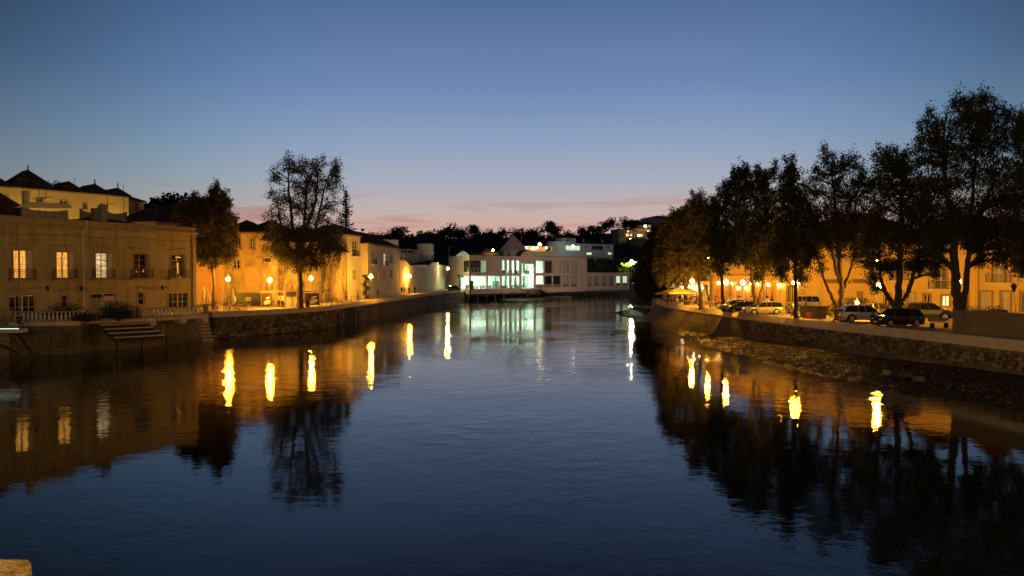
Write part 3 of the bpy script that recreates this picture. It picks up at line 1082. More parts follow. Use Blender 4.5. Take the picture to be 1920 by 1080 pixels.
# pilaster at the corner, plinth
MB().box(PF.L - .55, PF.L + .05, -.07, -.005, -.1, zm - .06).build('pilaster', M_palace_trim, pal)
MB().box(0, PF.L - .56, -.05, -.005, -.1, .55).build('plinth', M_palace_trim, pal)
# roofs behind the parapet
zr = PH - .5
hip_roof('roof', pal, -.5, PF.L * .5, 1.0, 14.5, zr, 1.7, .1)
hip_roof('roof', pal, PF.L * .5 + .3, PF.L - .4, .8, 14.5, zr, 1.5, .1)
a0, zc_ = PF.px(-40, 392, -7); a1, _ = PF.px(84, 392, -7); _, zp_ = PF.px(28, 359, -10)
hip_roof('roof', pal, a0, a1, 7.6, 14.2, zr + .9, zp_ - zr - .9, .1)
def at_fac(F, px, py, back):      # local point on a vertical plane 'back' metres behind the facade
    a, z = F.px(px, py, -back)
    return a, z
# flared plaster gables / attic walls rising among the roofs
M_attic = mat('plaster_attic', (.34, .27, .19), .9, .15, .8, stain=((.16, .11, .07), .8, .5, .7))
def plaster_hump(px0, px1, ytop, ybot, back, sag, name='attic_wall', m=None):
    a0, zt = at_fac(PF, px0, ytop, back); a1, zt1 = at_fac(PF, px1, ytop + sag, back); zb = zt - 1.6
    n = 14; poly = []
    for k in range(n + 1):
        t = k / n
        poly.append((a0 + (a1 - a0) * t, zt + (zt1 - zt) * t + .35 * (abs(2 * t - 1) ** 2.2 - 1) * .8))
    mb = MB(); mb.prism_y(poly + [(a1, zb), (a0, zb)], back, back + .35)
    return mb.build(name, m or M_attic, pal)
plaster_hump(42, 128, 388, 408, 4.2, 6)
plaster_hump(152, 178, 391, 410, 8.0, 5)
plaster_hump(200, 238, 396, 413, 8.0, 1)
a0, z0 = at_fac(PF, 30, 384, 6.5); a1, z1 = at_fac(PF, 138, 385.5, 6.5)
mb = MB(); mb.prism_y([(a0, z0 - .3), (a0 + 1.4, z0 + .45), (a1 - .5, z1 + .15), (a1, z1 - .3)], 6.5, 7.0); mb.build('ridge_wall', M_yellow, pal)
for pxx, yt, w, bk in ((48.5, 358, .62, 8.5), (178, 390, .8, 6.0), (193, 384, 1.0, 5.5)):
    a, z = at_fac(PF, pxx, yt, bk)
    chimney(pal, a, bk, zr, z, w * .85, .6, M_attic if pxx > 100 else M_yellow)

# ------------------------------------------------------------------ terrace in front of the palace
ter = thing('riverside_terrace', 'raised palace terrace with ochre river wall, white balustrade and wooden water steps', 'terrace', (0, 0, 0))
TL0 = G(13, 604, QZ); TL1 = G(151, 602.5, QZ)            # left terrace front
TR0 = G(262, 597, QZ); TR1 = G(391, 589.5, QZ)           # right terrace front
mb = MB()
poly = [(-70, 30), (TL0.x - 4.5, TL0.y - 4.5), (TL0.x, TL0.y), (TL1.x, TL1.y), (TL1.x - 1.6, TL1.y + 2.2), (TR0.x - .6, TR0.y + .2), (TR1.x, TR1.y), (TR1.x - 1.2, TR1.y + 2.2), (-62, 95), (-90, 60)]
mb.prism(poly, QZ - .42, QZ + .0); mb.build('terrace_slab', M_coping, ter)
def rwall(p, q, z0, z1, inset, name, m, batter=.0):
    d = Vector((q.x - p.x, q.y - p.y, 0)).normalized(); nn = Vector((d.y, -d.x, 0))
    F_ = [(p.x - nn.x * inset, p.y - nn.y * inset), (q.x - nn.x * inset, q.y - nn.y * inset)]
    mb = MB(); L_ = (Vector(F_[1]) - Vector(F_[0])).length
    mb.add([(0, -batter, z0), (L_, -batter, z0), (L_, 3, z0), (0, 3, z0), (0, 0, z1), (L_, 0, z1), (L_, 3, z1), (0, 3, z1)],
           [(0, 3, 2, 1), (4, 5, 6, 7), (0, 1, 5, 4), (1, 2, 6, 5), (2, 3, 7, 6), (3, 0, 4, 7)])
    return mb.build(name, m, ter, (F_[0][0], F_[0][1], 0), math.atan2(d.y, d.x))
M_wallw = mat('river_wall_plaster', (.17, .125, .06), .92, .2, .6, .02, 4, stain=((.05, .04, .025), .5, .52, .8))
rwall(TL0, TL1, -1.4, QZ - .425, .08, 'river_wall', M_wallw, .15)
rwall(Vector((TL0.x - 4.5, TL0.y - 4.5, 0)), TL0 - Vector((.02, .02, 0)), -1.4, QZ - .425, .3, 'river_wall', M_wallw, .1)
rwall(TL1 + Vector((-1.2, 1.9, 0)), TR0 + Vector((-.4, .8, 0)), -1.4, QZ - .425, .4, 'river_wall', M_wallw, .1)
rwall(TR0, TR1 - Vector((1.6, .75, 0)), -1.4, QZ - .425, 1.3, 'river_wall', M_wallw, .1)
# brackets under the right-hand slab
for k in (.18, .62, .95):
    p = TR0.lerp(TR1, k)
    MB().box(-.35, .35, -.05, 1.2, -.42, -.003).build('bracket', M_coping, ter, (p.x, p.y, QZ - .42), math.atan2(TR1.y - TR0.y, TR1.x - TR0.x))
def balustrade(p, q, name_, label, n, posts=(0, 1), group='balustrades along the palace terrace'):
    d = Vector((q.x - p.x, q.y - p.y, 0)); L_ = d.length
    root = thing(name_, label, 'balustrade', (p.x, p.y, QZ), math.atan2(d.y, d.x))
    MB().box(-.05, L_ + .05, .02, .3, .002, .13).build('base_rail', M_palace_trim, root)
    MB().box(-.05, L_ + .05, -.01, .33, .92, 1.04).build('top_rail', M_palace_trim, root)
    bm_ = MB().lathe((0, 0, 0), [(.10, 0), (.10, .07), (.055, .1), (.10, .26), (.12, .36), (.07, .55), (.05, .66), (.09, .71), (.09, .78)], 8).mesh('baluster', M_woodw, True)
    for i in range(n):
        x = L_ * (i + .5) / n
        if min(abs(x - L_ * k) for k in posts) < .25: continue
        link('baluster', bm_, root, (x, .16, .135))
    for k in posts:
        MB().box(L_ * k - .2, L_ * k + .2, -.04, .36, .003, 1.12).box(L_ * k - .24, L_ * k + .24, -.08, .40, 1.123, 1.2).build('pier', M_palace_trim, root)
    return root
balustrade(TL0 + Vector((.05, .12, 0)), TL1 - Vector((.1, .0, 0)), 'balustrade', 'white balustrade of stubby pillars above the plain river wall', 17, (0, 1))
balustrade(TR0, TR1 - Vector((.15, .1, 0)), 'balustrade', 'white balustrade with dark end pier overhanging the gap with steps', 17, (0, 1))
# wide wooden water steps
M_trough = mat('wet_dark_timber', (.05, .038, .024), .9, .3, 2)
A0 = G(178, 601, 3.1); A1 = G(268, 598, 3.1)
B0 = G(212, 631, 1.9); B1 = G(306, 626, 1.9)
stp = thing('water_steps', 'broad open wooden steps running down from the palace terrace to the river', 'steps', (0, 0, 0))
for k in range(5):
    t = k / 4
    a = A0.lerp(B0, t); b = A1.lerp(B1, t); z = 3.1 - 1.25 * t
    d = (b - a); d.z = 0
    MB().box(0, d.length, -.55, .0, -.09, 0).build('tread', M_coping, stp, (a.x, a.y, z), math.atan2(d.y, d.x)); MB().box(.1, d.length - .1, -.1, .35, -.42, -.093).build('riser', M_trough, stp, (a.x, a.y, z), math.atan2(d.y, d.x))
for a, b in ((A0, B0), (A1, B1), (A0.lerp(A1, .5), B0.lerp(B1, .5))):
    mb = MB(); mb.bar((a.x, a.y, 2.88), (b.x, b.y, 1.62), .07, 6); mb.bar((b.x, b.y + .6, 1.62), (b.x, b.y + .6, -1.2), .09, 6)
    mb.build('stringer', M_trough, stp)
mb = MB(); p = A1; mb.bar((p.x, p.y, 3.0), (p.x, p.y, 4.1), .04, 6); mb.bar((p.x, p.y, 4.1), (B1.x, B1.y, 2.9), .035, 6); mb.bar((B1.x, B1.y, 1.8), (B1.x, B1.y, 2.9), .035, 6); mb.build('handrail', M_metal, stp)
p = G(220, 632, 1.55); MB().box(-.35, .35, -.2, .2, -.45, .15).build('lit_block', M_cream, stp, (p.x, p.y, 1.6), .4)
# gap with small stone steps beside the quay wall
gp = thing('landing_steps', 'narrow stone landing steps in the bright orange gap at the wall corner', 'steps', (0, 0, 0))
p0 = G(374, 601, QZ - .42); 
for k in range(6):
    q = G(376 + k * 2.0, 612 + k * 6, max(.2, 2.2 - k * .4))
    q = PY(372 + k * 1.6, 560, 86.6 - k * .35); MB().box(0, 1.15, -.3, .3, -.22, 0).build('step', M_coping, gp, (q.x, q.y, 2.1 - k * .38), .12)
gq = Vector((G(383, 600, 2.8).x, 89.2, 0))
MB().box(-2.6, 0, 0, .6, -1.2, 2.80).build('back_wall', M_yellow, gp, (PY(392, 560, 87.6).x, 87.6, 0), 0)

# glass balcony of the restaurant at the very edge
gbal = thing('glass_balcony', 'glass fronted cafe balcony with pale light strip jutting over the river', 'balcony', (G(4, 617, 3.0).x, G(4, 617, 3.0).y, 0), .12)
MB().box(-5, 1.5, 0, 1.3, 2.65, 2.98).build('deck', M_coping, gbal)
MB().box(-5, 1.44, .04, .06, 2.985, 4.15).build('glass_panel', M_glass, gbal)
MB().box(1.42, 1.44, .063, 1.25, 2.985, 4.15).build('glass_panel', M_glass, gbal)
MB().box(-5, 1.47, .02, .08, 4.153, 4.2).build('handrail', M_metal, gbal)
MB().box(-5, 1.3, .12, .2, 2.99, 3.04).build('light_strip', emit('strip_cool', (.70, 1.0, .85), 1.8), gbal)
mb = MB(); mb.bar((-2.6, .4, 2.64), (-.2, 3, 0.4), .12, 6); mb.bar((1.0, .4, 2.64), (1.0, 3, .4), .12, 6); mb.build('strut', M_trough, gbal)

# ------------------------------------------------------------------ LEFT ROW behind the lamp-lit path
def D2(px, D): return ((px - 960) / FPX * D, D)
def row_house(name, label, A, B, z_top, depth, wallm, wins=(), roof='hip', rise=2.6, z0=QZ, over=.35, corn=True, trim=None, cat='building', roofy0=0.0):
    F_ = Fac(A, B, z0)
    root = thing(name, label, cat, F_.loc, F_.rz)
    hs = []; ws = []
    for w in wins:
        s0, s1, z0_, z1_ = F_.rect(*w['r'])
        if w.get('ground'): z0_ = .05
        hs.append((s0, s1, z0_, z1_)); ws.append((s0, s1, z0_, z1_, w))
    H = z_top - z0
    body(root, F_.L, H, depth, wallm, hs)
    for s0, s1, a, b, w in ws:
        window(root, s0, s1, a, b, w.get('k', 'dark'), w.get('c', 2), w.get('n', 2), w.get('s', .12), trim=trim or M_trimw, fm=w.get('fm'), label=w.get('label'), door=bool(w.get('ground')))
        if w.get('b'):
            z = a - .04
            balcony(root, s0 - w['b'], s1 + w['b'], z, .95, .5)
    if corn:
        cornice(root, F_.L, H - .35, 0, .32, .28, trim or M_trimw)
    if roof == 'hip':
        hip_roof('roof', root, 0, F_.L, roofy0, depth, H + .005, rise, over)
    elif roof == 'flat':
        MB().box(-.1, F_.L + .1, -.1, .3, H + .004, H + .25).build('parapet', wallm, root)
    return F_, root

M_pink = mat('plaster_terracotta', (.60, .33, .17), .9, .08, .6, .008, 6)
F1, h1 = row_house('lit_house', 'smooth orange lit house with plain pilasters behind the closed parasols', D2(352, 106), D2(419, 108), 11.6, 10, M_pink, roof='hip', rise=2.2)
for pxx in (371, 416):
    s, _ = F1.px(pxx, 540); MB().box(s - .3, s + .3, -.12, -.004, 0, 7.0).build('pilaster', M_orange, h1)
s0_, _ = F1.px(371, 540); s1_, _ = F1.px(416, 540); MB().box(s0_ - .3, s1_ + .3, -.16, -.004, 7.003, 7.4).build('lintel', M_orange, h1)
F2, h2 = row_house('old_house', 'tall weathered house with stone framed windows behind the second lamp', D2(419.5, 108.1), D2(492, 109), 14.4, 12, M_old2,
    [dict(r=(469, 447, 478, 467), n=3), dict(r=(438, 487, 449.5, 504)), dict(r=(443, 446, 451, 464), n=3)], rise=1.9, trim=mat('trim_brown', (.25, .15, .09), .85, .15, 3))
F3, h3 = row_house('old_house', 'long stained old wall under a black roof behind the great tree', D2(492.5, 109.1), D2(601, 118), 13.2, 12, M_old,
    [dict(r=(497, 483, 509, 492), k='void', c=1, n=1, s=0)], rise=3.4, corn=False)
F4, h4 = row_house('old_house', 'peeling old wall with sloping buttress between the great tree and corner house', D2(601.4, 118.1), D2(650.5, 129), 11.9, 11, M_old, rise=4.6, corn=False)
s, _ = F4.px(612, 540); mb = MB(); mb.prism_y([(s - 2.2, -.2), (s + .4, -.2), (s + .4, 6.5)], -1.0, -.01); mb.build('buttress', M_old, h4)
F5, h5 = row_house('corner_house', 'narrow pale house with tall upper window beside the third lamp', D2(651, 129.1), D2(676, 134), 15.2, 9, M_white,
    [dict(r=(660.5, 453, 670, 480), n=4, b=.15), dict(r=(661.5, 508, 667, 524), n=2)], rise=1.7, trim=M_palace_trim)
CX = D2(690, 134)
F6s, h6s = None, None
F6, h6 = row_house('white_house', 'white two storey house with two small iron balconies beside the climbing plant', CX, D2(748.5, 160), 13.8, 9.5, M_white,
    [dict(r=(696.5, 472, 702.5, 495), n=4, b=.25, label='balcony window with a lamp showing inside'), dict(r=(718.5, 475, 723.5, 498), n=4, b=.25, k='pale'), dict(r=(732, 478, 736, 492.5), n=3),
     dict(r=(706, 510, 710, 528), k='shutl'), dict(r=(719, 509, 723, 524)), dict(r=(732, 506, 736, 521)), dict(r=(725.3, 511, 726.8, 516), c=1, n=1, s=0)], rise=2.6, trim=M_palace_trim)
F7, h7 = row_house('small_house', 'small white house with one lit balcony window beside the paler long wall', D2(749, 160.3), D2(757.5, 164), 12.2, 8, M_white,
    [dict(r=(749.5, 472, 753, 487), k='dark', b=.2)], roof='flat')
# long low lit wall with roof behind
F8 = Fac(D2(758, 164.3), D2(822, 204), QZ)
h8 = thing('garden_wall', 'long pale garden wall lit by the fifth lamp with raised curved ends', 'wall', F8.loc, F8.rz)
Hc = F8.px(785, 500)[1]; He0 = F8.px(759, 489)[1]; He1 = F8.px(820, 492)[1]; Lw = F8.L
poly = [(0, -.3), (0, He0), (Lw * .06, He0 - .1), (Lw * .13, Hc + .2), (Lw * .2, Hc), (Lw * .62, Hc), (Lw * .7, Hc + .5), (Lw * .8, He1 - .1), (Lw, He1), (Lw, -.3)]
MB().prism_y(poly, 0, .5).build('wall', M_white, h8)
h8r = row_house('low_house', 'low dark roofed house tucked behind the pale garden wall', F8.world(4, 6, 0)[:2], F8.world(Lw * .72, 6, 0)[:2], 9.6, 8, M_white, roof='hip', rise=2.4, corn=False)[1]
# pale houses and a drum tower behind
dr = G(798, 484, 0); P = PY(798, 487, 232)
tw = thing('drum_tower', 'plain round white tower rising behind the garden wall', 'tower', (P.x, P.y, QZ))
ztop = PY(798, 458, 232).z - QZ
MB().lathe((0, 0, 0), [(2.75, 0), (2.7, ztop - .5), (2.78, ztop - .48), (2.78, ztop)], 28).build('drum', M_white, tw, smooth=False)
MB().lathe((0, 0, ztop), [(2.3, 0), (2.3, .12), (.1, .4)], 20).build('cap', M_white, tw)
A_ = PY(748, 500, 222); B_ = PY(786, 500, 226)
Fx, hx_ = row_house('terrace_house', 'pale house with a shaded roof terrace beside the round tower', (A_.x, A_.y), (B_.x, B_.y), PY(770, 476, 224).z, 8, M_white, [dict(r=(777, 469.5, 782, 475), n=1)], roof='flat', z0=QZ)
s0_, zt_ = Fx.px(752, 467); s1_, _ = Fx.px(775, 467)
mb = MB(); mb.box(s0_, s1_, 0, 4, zt_ - .2, zt_)
for k in range(5): mb.box(s0_ + (s1_ - s0_) * k / 4 - .1, s0_ + (s1_ - s0_) * k / 4 + .1, .1, .3, Fx.px(770, 476)[1] + .26, zt_ - .203)
mb.build('pergola', M_white, hx_)
A_ = PY(716, 470, 205); B_ = PY(747, 470, 210)
row_house('back_house', 'plain pale block showing above the white house roof', (A_.x, A_.y), (B_.x, B_.y), PY(730, 451, 207).z, 8, M_white, roof='flat', corn=False)
# small low buildings beyond the garden wall near the market hall
A_ = PY(822, 540, 208); B_ = PY(842, 540, 232)
F9, h9 = row_house('small_house', 'low pink tinted house beside the market hall wall lamp', (A_.x, A_.y), (B_.x, B_.y), PY(832, 497, 220).z, 8, M_white, rise=1.2)

A_ = PY(256, 420, 138); B_ = PY(446, 420, 150)
row_house('upper_house', 'long dark roofed building on the slope behind the palace and narrow tree', (A_.x, A_.y), (B_.x, B_.y), PY(340, 404, 144).z, 12, M_old, rise=2.0, corn=False)
A_ = PY(292, 430, 116); B_ = PY(352, 430, 122)
row_house('upper_house', 'orange gabled house squeezed between the palace roof and the narrow tree', (A_.x, A_.y), (B_.x, B_.y), PY(322, 416, 119).z, 9, M_pink, [dict(r=(330, 420, 336, 427), n=1)], rise=2.4, corn=False)
# ------------------------------------------------------------------ HOUSES ON THE HILL, upper left
hu = Vector((-83.0, 115)), Vector((-70.6, 131))
d_ = (hu[1] - hu[0]).normalized()
HA = hu[0] - d_ * 22
F10 = Fac((HA.x, HA.y), (hu[1].x, hu[1].y), 9.0)
hy_ = thing('hilltop_convent', 'long yellow convent on the hill with a row of pointed dark roofs', 'building', F10.loc, F10.rz)
zt10 = F10.px(120, 358.5)[1]
wl = [(5, 366.5, 15, 376), (69, 371, 80, 378.5), (113, 376, 127, 382.5), (156, 381, 163, 392)]
hs = [F10.rect(*r_) for r_ in wl]
body(hy_, F10.L, zt10, 10, M_yellow, hs, zb=-4)
for i, (s0, s1, z0, z1) in enumerate(hs):
    window(hy_, s0, s1, z0, z1, 'dark', 2, 2, .12, trim=M_palace_trim)
cornice(hy_, F10.L, zt10 - .25, 0, .25, .25, M_palace_trim)
edges = [-45, 21, 113, 163, 212, 243]
apex = [(-6, 327), (62, 322), (130, 344), (182, 349), (222, 357)]
for i in range(5):
    s0 = F10.px(edges[i], 365)[0]; s1 = F10.px(edges[i + 1], 365)[0]
    s0 = max(0, s0)
    zz = F10.px(apex[i][0], apex[i][1], -4.8)[1]
    hip_roof('roof', hy_, s0 + .02, s1 - .02, 0, 9.6, zt10 + .01, zz - zt10, .3 if i in (0, 4) else .05, finial=(i in (1, 3, 4)), ridge=None)
A_ = PY(243, 390, 134); B_ = PY(270, 390, 138)
row_house('outbuilding', 'small dark outbuilding at the end of the yellow convent', (A_.x, A_.y), (B_.x, B_.y), PY(255, 376, 136).z, 6, M_old, z0=9, rise=.9, corn=False)
# ground of the hill behind the palace
structure(MB().prism([(-120, 75), (-85, 80), (-66, 104), (-56, 118), (-58, 150), (-140, 170), (-200, 120)], 0, 9.2).build('hill_terrace', M_hill))
# ================================================================== MARKET HALL at the river's bend
def D3(px, D): return (px - 960) / FPX * D, D
HMa, HMb, HMc = D3(880, 210), D3(1101, 245), D3(1180.5, 260)
MF = Fac(HMa, HMb, 0.0)
mh = thing('market_hall', 'white modern waterside hall with bright ground floor, grey pyramid roof and arched gable', 'building', MF.loc, MF.rz)
zt = MF.px(960, 480)[1]
zbot = MF.px(960, 549.8)[1]
M_hall = mat('plaster_hall', (.78, .64, .54), .85, .05, .3, .004, 3, stain=((.6, .5, .43), .2, .58, .4))
def Z(x, y): return MF.px(x, y)[1]
zg0, zg1 = Z(930, 540.8), Z(930, 517)      # ground floor windows
zu0, zu1 = Z(975, 512), Z(975, 488)
def S(x): return MF.px(x, 520)[0]
holes = []
win = []
def hw(x0, x1, z0, z1, kind, **k):
    h = (S(x0), S(x1), z0, z1); holes.append(h); win.append((h, kind, k))
hw(880.6, 912.5, zg0, zg1, 'open', c=3, label='large bright shop front of the corner')
hw(915, 937.5, zg0, zg1, 'open', c=3)
hw(881.5, 900.5, Z(890, 510), Z(890, 488.5), 'poster', c=1, n=1, label='dark framed poster window with white letters')
hw(902, 912.5, Z(905, 510.5), Z(905, 488), 'open', c=3, n=4)
for i, x in enumerate((941, 959.5)):
    hw(x, x + 15.5, zu0, zu1, 'open', c=2, n=3)
    hw(x, x + 15.5, zg0, zg1, 'open', c=3, n=3)
hw(978, 1001.5, zg0 - .1, Z(990, 494.5), 'open', c=4, n=4, label='tall bright entrance glazing')
xs = [(1005, 1019), (1022, 1035), (1037.5, 1051), (1055, 1066), (1070.5, 1081.5)]
for i, (a, b) in enumerate(xs):
    hw(a, b, zu0, zu1, ['open', 'dark', 'shade', 'blind', 'blind'][i], c=2 if i < 2 else 1, n=2)
    hw(a, b, zg0, zg1, ['lowglow', 'lowglow', 'lowglow', 'blind', 'blind'][i], c=2 if i < 3 else 1, n=2)
hs = [h for h, _, _ in holes] if False else holes
SEX, DEP = (lambda v: (v.dot(MF.u), -v.dot(MF.n)))(Vector((*D3(841.2, 229), 0)) - MF.A)
def side_x(y): return SEX * y / DEP
mb = MB()
wall_with_holes(mb, 0, MF.L, zbot, zt, holes, reveal=.45)
wt = .46
mb.quad((MF.L, 0, zbot), (MF.L, DEP, zbot), (MF.L, DEP, zt), (MF.L, 0, zt))
mb.quad((SEX, DEP, zbot), (SEX, DEP, zt), (MF.L, DEP, zt), (MF.L, DEP, zbot))
mb.quad((0, 0, zbot), (SEX, DEP, zbot), (MF.L, DEP, zbot), (MF.L, 0, zbot))
mb.quad((0, 0, zt), (MF.L, 0, zt), (MF.L, DEP, zt), (SEX, DEP, zt))
mb.build('wall', M_hall, mh)
# the short side towards the street with the lit shop front
SF = Fac(D3(841.2, 229), HMa, 0.0)
sd = empty('side_tmp', SF.loc, SF.rz)
sx0 = SF.L - (SF.px(880, 520)[0] - SF.px(866, 520)[0])
sh = [(SF.px(858, 520)[0], SF.L - .02, zg0, zg1), (SF.px(869, 500)[0], SF.L - .02, Z(890, 510), Z(890, 488.5))]
mb = MB(); wall_with_holes(mb, 0, SF.L, zbot, zt, sh, reveal=.4)
M_ = Matrix.Translation(SF.loc) @ Matrix.Rotation(SF.rz, 4, 'Z')
Mi = (Matrix.Translation(MF.loc) @ Matrix.Rotation(MF.rz, 4, 'Z')).inverted() @ M_
bpy.data.objects.remove(sd, do_unlink=True)
def to_mh(mb):
    mb.v = [tuple(Mi @ Vector(v)) for v in mb.v]; return mb
to_mh(mb).build('side_wall', M_hall, mh)
to_mh(MB().box(sh[0][0] + .02, sh[0][1] - .02, .3, .33, zg0 + .01, zg1 - .01)).build('pane', M_glass, mh)
pw = to_mh(MB().box(sh[1][0] + .02, sh[1][1] - .02, .1, .14, sh[1][2] + .02, sh[1][3] - .02)).build('poster_panel', mat('poster_dark', (.035, .03, .02), .5, .3, .8), mh)
mbf = MB()
for q in range(3):
    x = sh[1][0] + (sh[1][1] - sh[1][0]) * (q + .5) / 3 
    mbf.box(x - .35, x + .35, .06, .095, sh[1][2] + 1.1, sh[1][2] + 1.9)
to_mh(mbf).build('picture', mat('poster_tone', (.16, .13, .10), .6, .5, 1.5), mh)
cu = bpy.data.curves.new('letters', 'FONT'); cu.body = 'C'; cu.size = 1.5; cu.extrude = .02; cu.align_x = 'CENTER'; cu.offset = .035
to = bpy.data.objects.new('letters', cu); COL.objects.link(to); bpy.context.view_layer.update()
me = bpy.data.meshes.new_from_object(to.evaluated_get(bpy.context.evaluated_depsgraph_get())); bpy.data.objects.remove(to, do_unlink=True)
me.materials.clear(); me.materials.append(mat('letter_white', (.85, .84, .76), .6, 0))
me.transform(Mi @ Matrix.Translation((SF.px(877.3, 508)[0], .04, sh[1][2] + .25)) @ Matrix.Rotation(math.pi / 2, 4, 'X')); link('letters', me, pw)
# interior: slabs, ceiling lamps, back wall, simple counters and tables
M_in = mat('hall_interior', (.75, .78, .72), .8, .08, .4)
mb = MB()
zf = zg0 - .02
zmid = (zg1 + zu0) / 2
def slab(x1, z0, z1, y1=9.0): mb.prism([(side_x(.5) + .45, .5), (x1, .5), (x1, y1), (side_x(y1) + .45, y1)], z0, z1)
slab(S(1020), zf - .3, zf - .004); slab(S(977), zmid - .1, zmid + .1); slab(S(1020), zt - .5, zt - .3)
mb.box(side_x(9) + .45, S(1020), 8.8, 9.0, zf, zt - .51); mb.box(S(1020), S(1020) + .2, .5, 8.8, zf, zt - .51)
mb.build('interior_shell', M_in, mh)
mb = MB()
for x0, x1 in ((1.0, S(937)), (S(941), S(957)), (S(959), S(976)), (S(979), S(1001)), (S(1004), S(1019))):
    mb.box(x0 + .8, x1 - .2, 2.0, 2.7, zmid - .16, zmid - .12); mb.box(x0 + 1.6, x1 - .2, 5.4, 6.1, zmid - .16, zmid - .12)
mb.build('ceiling_lamp', emit('hall_lamp', (.80, 1.0, .74), 42), mh)
mb = MB()
for x0, x1 in ((S(902) , S(937)), (S(941), S(957)), (S(959), S(976)), (S(979), S(1001))):
    mb.box(x0 + .2, x1 - .2, 3.0, 3.6, zt - .6, zt - .55)
mb.build('ceiling_lamp', emit('hall_lamp_dim', (.72, 1.0, .68), 15), mh)
mb = MB(); rr = random.Random(4)
for k in range(26):
    x = rr.uniform(5, S(1000)); y = rr.uniform(2, 7)
    mb.box(x - .5, x + .5, y - .4, y + .4, zf + .7, zf + .76); mb.box(x - .05, x + .05, y - .05, y + .05, zf, zf + .7)
    for sg in (-1, 1): mb.box(x + sg * .9 - .2, x + sg * .9 + .2, y - .2, y + .2, zf + .42, zf + .47); mb.box(x + sg * 1.08 - .03, x + sg * 1.08 + .03, y - .2, y + .2, zf, zf + .95)
for k in range(12):
    x = rr.uniform(S(941), S(1000)); y = rr.uniform(1.6, 6)
    mb.box(x - .4, x + .4, y - .3, y + .3, zmid + .1, zmid + 1.2)
for x in (S(938), S(958), S(976), S(985), S(992)):
    mb.box(x - .25, x + .25, 2.2, 2.7, zf, zt - .5)
mb.box(S(941), S(957), 4.4, 4.6, zf, zf + 2.2); mb.box(S(893), S(899), 4.4, 5.2, zf, zf + 1.2)
o = mb.build('furnishings', mat('furniture_mix', (.12, .17, .15), .6, .5, 1.0), mh)
o['kind'] = 'stuff'
for (s0, s1, z0, z1), kind, k in win:
    c, n = k.get('c', 2), k.get('n', 1)
    p = M_glass if kind in ('open', 'lowglow') else {'dark': M_glassd, 'shade': M_hall, 'blind': mat('blind_pale', (.55, .58, .50), .7, .05, 2), 'poster': mat('poster_dark', (.035, .03, .02), .5, .3, .8)}[kind]
    w = window(mh, s0, s1, z0, z1, 'dark', c, n if kind != 'open' or n > 1 else 1, 0, paint=p, fm=M_metal if kind != 'open' else M_woodw, depth=.4, label=k.get('label'))
    if kind in ('lowglow', 'shade', 'blind') and z0 < zmid - 1:
        MB().box(s0 + .1, s1 - .1, .1, .14, z0 + .02, z0 + (z1 - z0) * .28).build('spandrel', mat('spandrel', (.33, .29, .25), .7, .1, 2), w)
    if kind == 'open' and z0 < zmid - 1:
        mb = MB(); n_ = int((s1 - s0) / .28)
        for i in range(n_ + 1):
            x = s0 + .1 + (s1 - s0 - .2) * i / n_; mb.box(x - .015, x + .015, .06, .09, z0 + .01, z0 + .9)
        mb.box(s0 + .05, s1 - .05, .05, .1, z0 + .9, z0 + .95)
        mb.build('rail', M_metal, w)
    if kind == 'poster':
        fr = MB(); W = s1 - s0; H = z1 - z0
        rp = random.Random(11)
        for (a, b, cc, d) in ((.02, .30, .56, .93), (.36, .86, .60, .80), (.02, .16, .30, .50), (.22, .40, .30, .50), (.66, .80, .32, .52), (.86, .98, .32, .5), (.40, .62, .34, .56)):
            fr.box(s0 + W * a, s0 + W * b, .26, .30, z0 + H * cc, z0 + H * d)
        fr.build('picture', mat('poster_tone', (.16, .13, .10), .6, .5, 1.5), w)
        cu = bpy.data.curves.new('letters', 'FONT'); cu.body = 'S V T'; cu.size = 1.5; cu.extrude = .02; cu.align_x = 'CENTER'; cu.offset = .035
        to = bpy.data.objects.new('letters', cu); COL.objects.link(to)
        bpy.context.view_layer.update()
        me = bpy.data.meshes.new_from_object(to.evaluated_get(bpy.context.evaluated_depsgraph_get()))
        bpy.data.objects.remove(to, do_unlink=True)
        me.materials.clear(); me.materials.append(mat('letter_white', (.85, .84, .76), .6, 0))
        lo = link('letters', me, w, ((s0 + s1) / 2 - .25, .10, z0 + H * .04)); lo.rotation_euler = (math.pi / 2, 0, 0)
# arched gable parapet
sc, zc = MF.px(989.5, 480)[0], zt
ra = (MF.px(1002, 480)[0] - MF.px(977, 480)[0]) / 2
mb = MB(); k = 18
poly = [(sc + ra * math.cos(math.pi * i / k), zc - .02 + ra * .62 * math.sin(math.pi * i / k)) for i in range(k + 1)]
mb.prism_y(poly, -.003, 2.2); mb.build('arched_gable', M_hall, mh)
mb = MB()
poly = [(sc + (ra + .25) * math.cos(math.pi * i / k), zc + (ra * .62 + .25) * math.sin(math.pi * i / k)) for i in range(k + 1)] + [(sc + (ra) * math.cos(math.pi * i / k), zc + ra * .62 * math.sin(math.pi * i / k)) for i in range(k, -1, -1)]
for i in range(k):
    mb.prism_y([poly[i], poly[i + 1], poly[2 * k + 1 - i - 1], poly[2 * k + 1 - i]], .0, 2.3)
mb.build('gable_capping', M_roof, mh)
MB().box(-.1, sc - ra - .3, -.08, .4, zt + .003, zt + .14).box(sc + ra + .3, MF.L + .1, -.08, .4, zt + .003, zt + .14).build('parapet_cap', M_roof, mh)
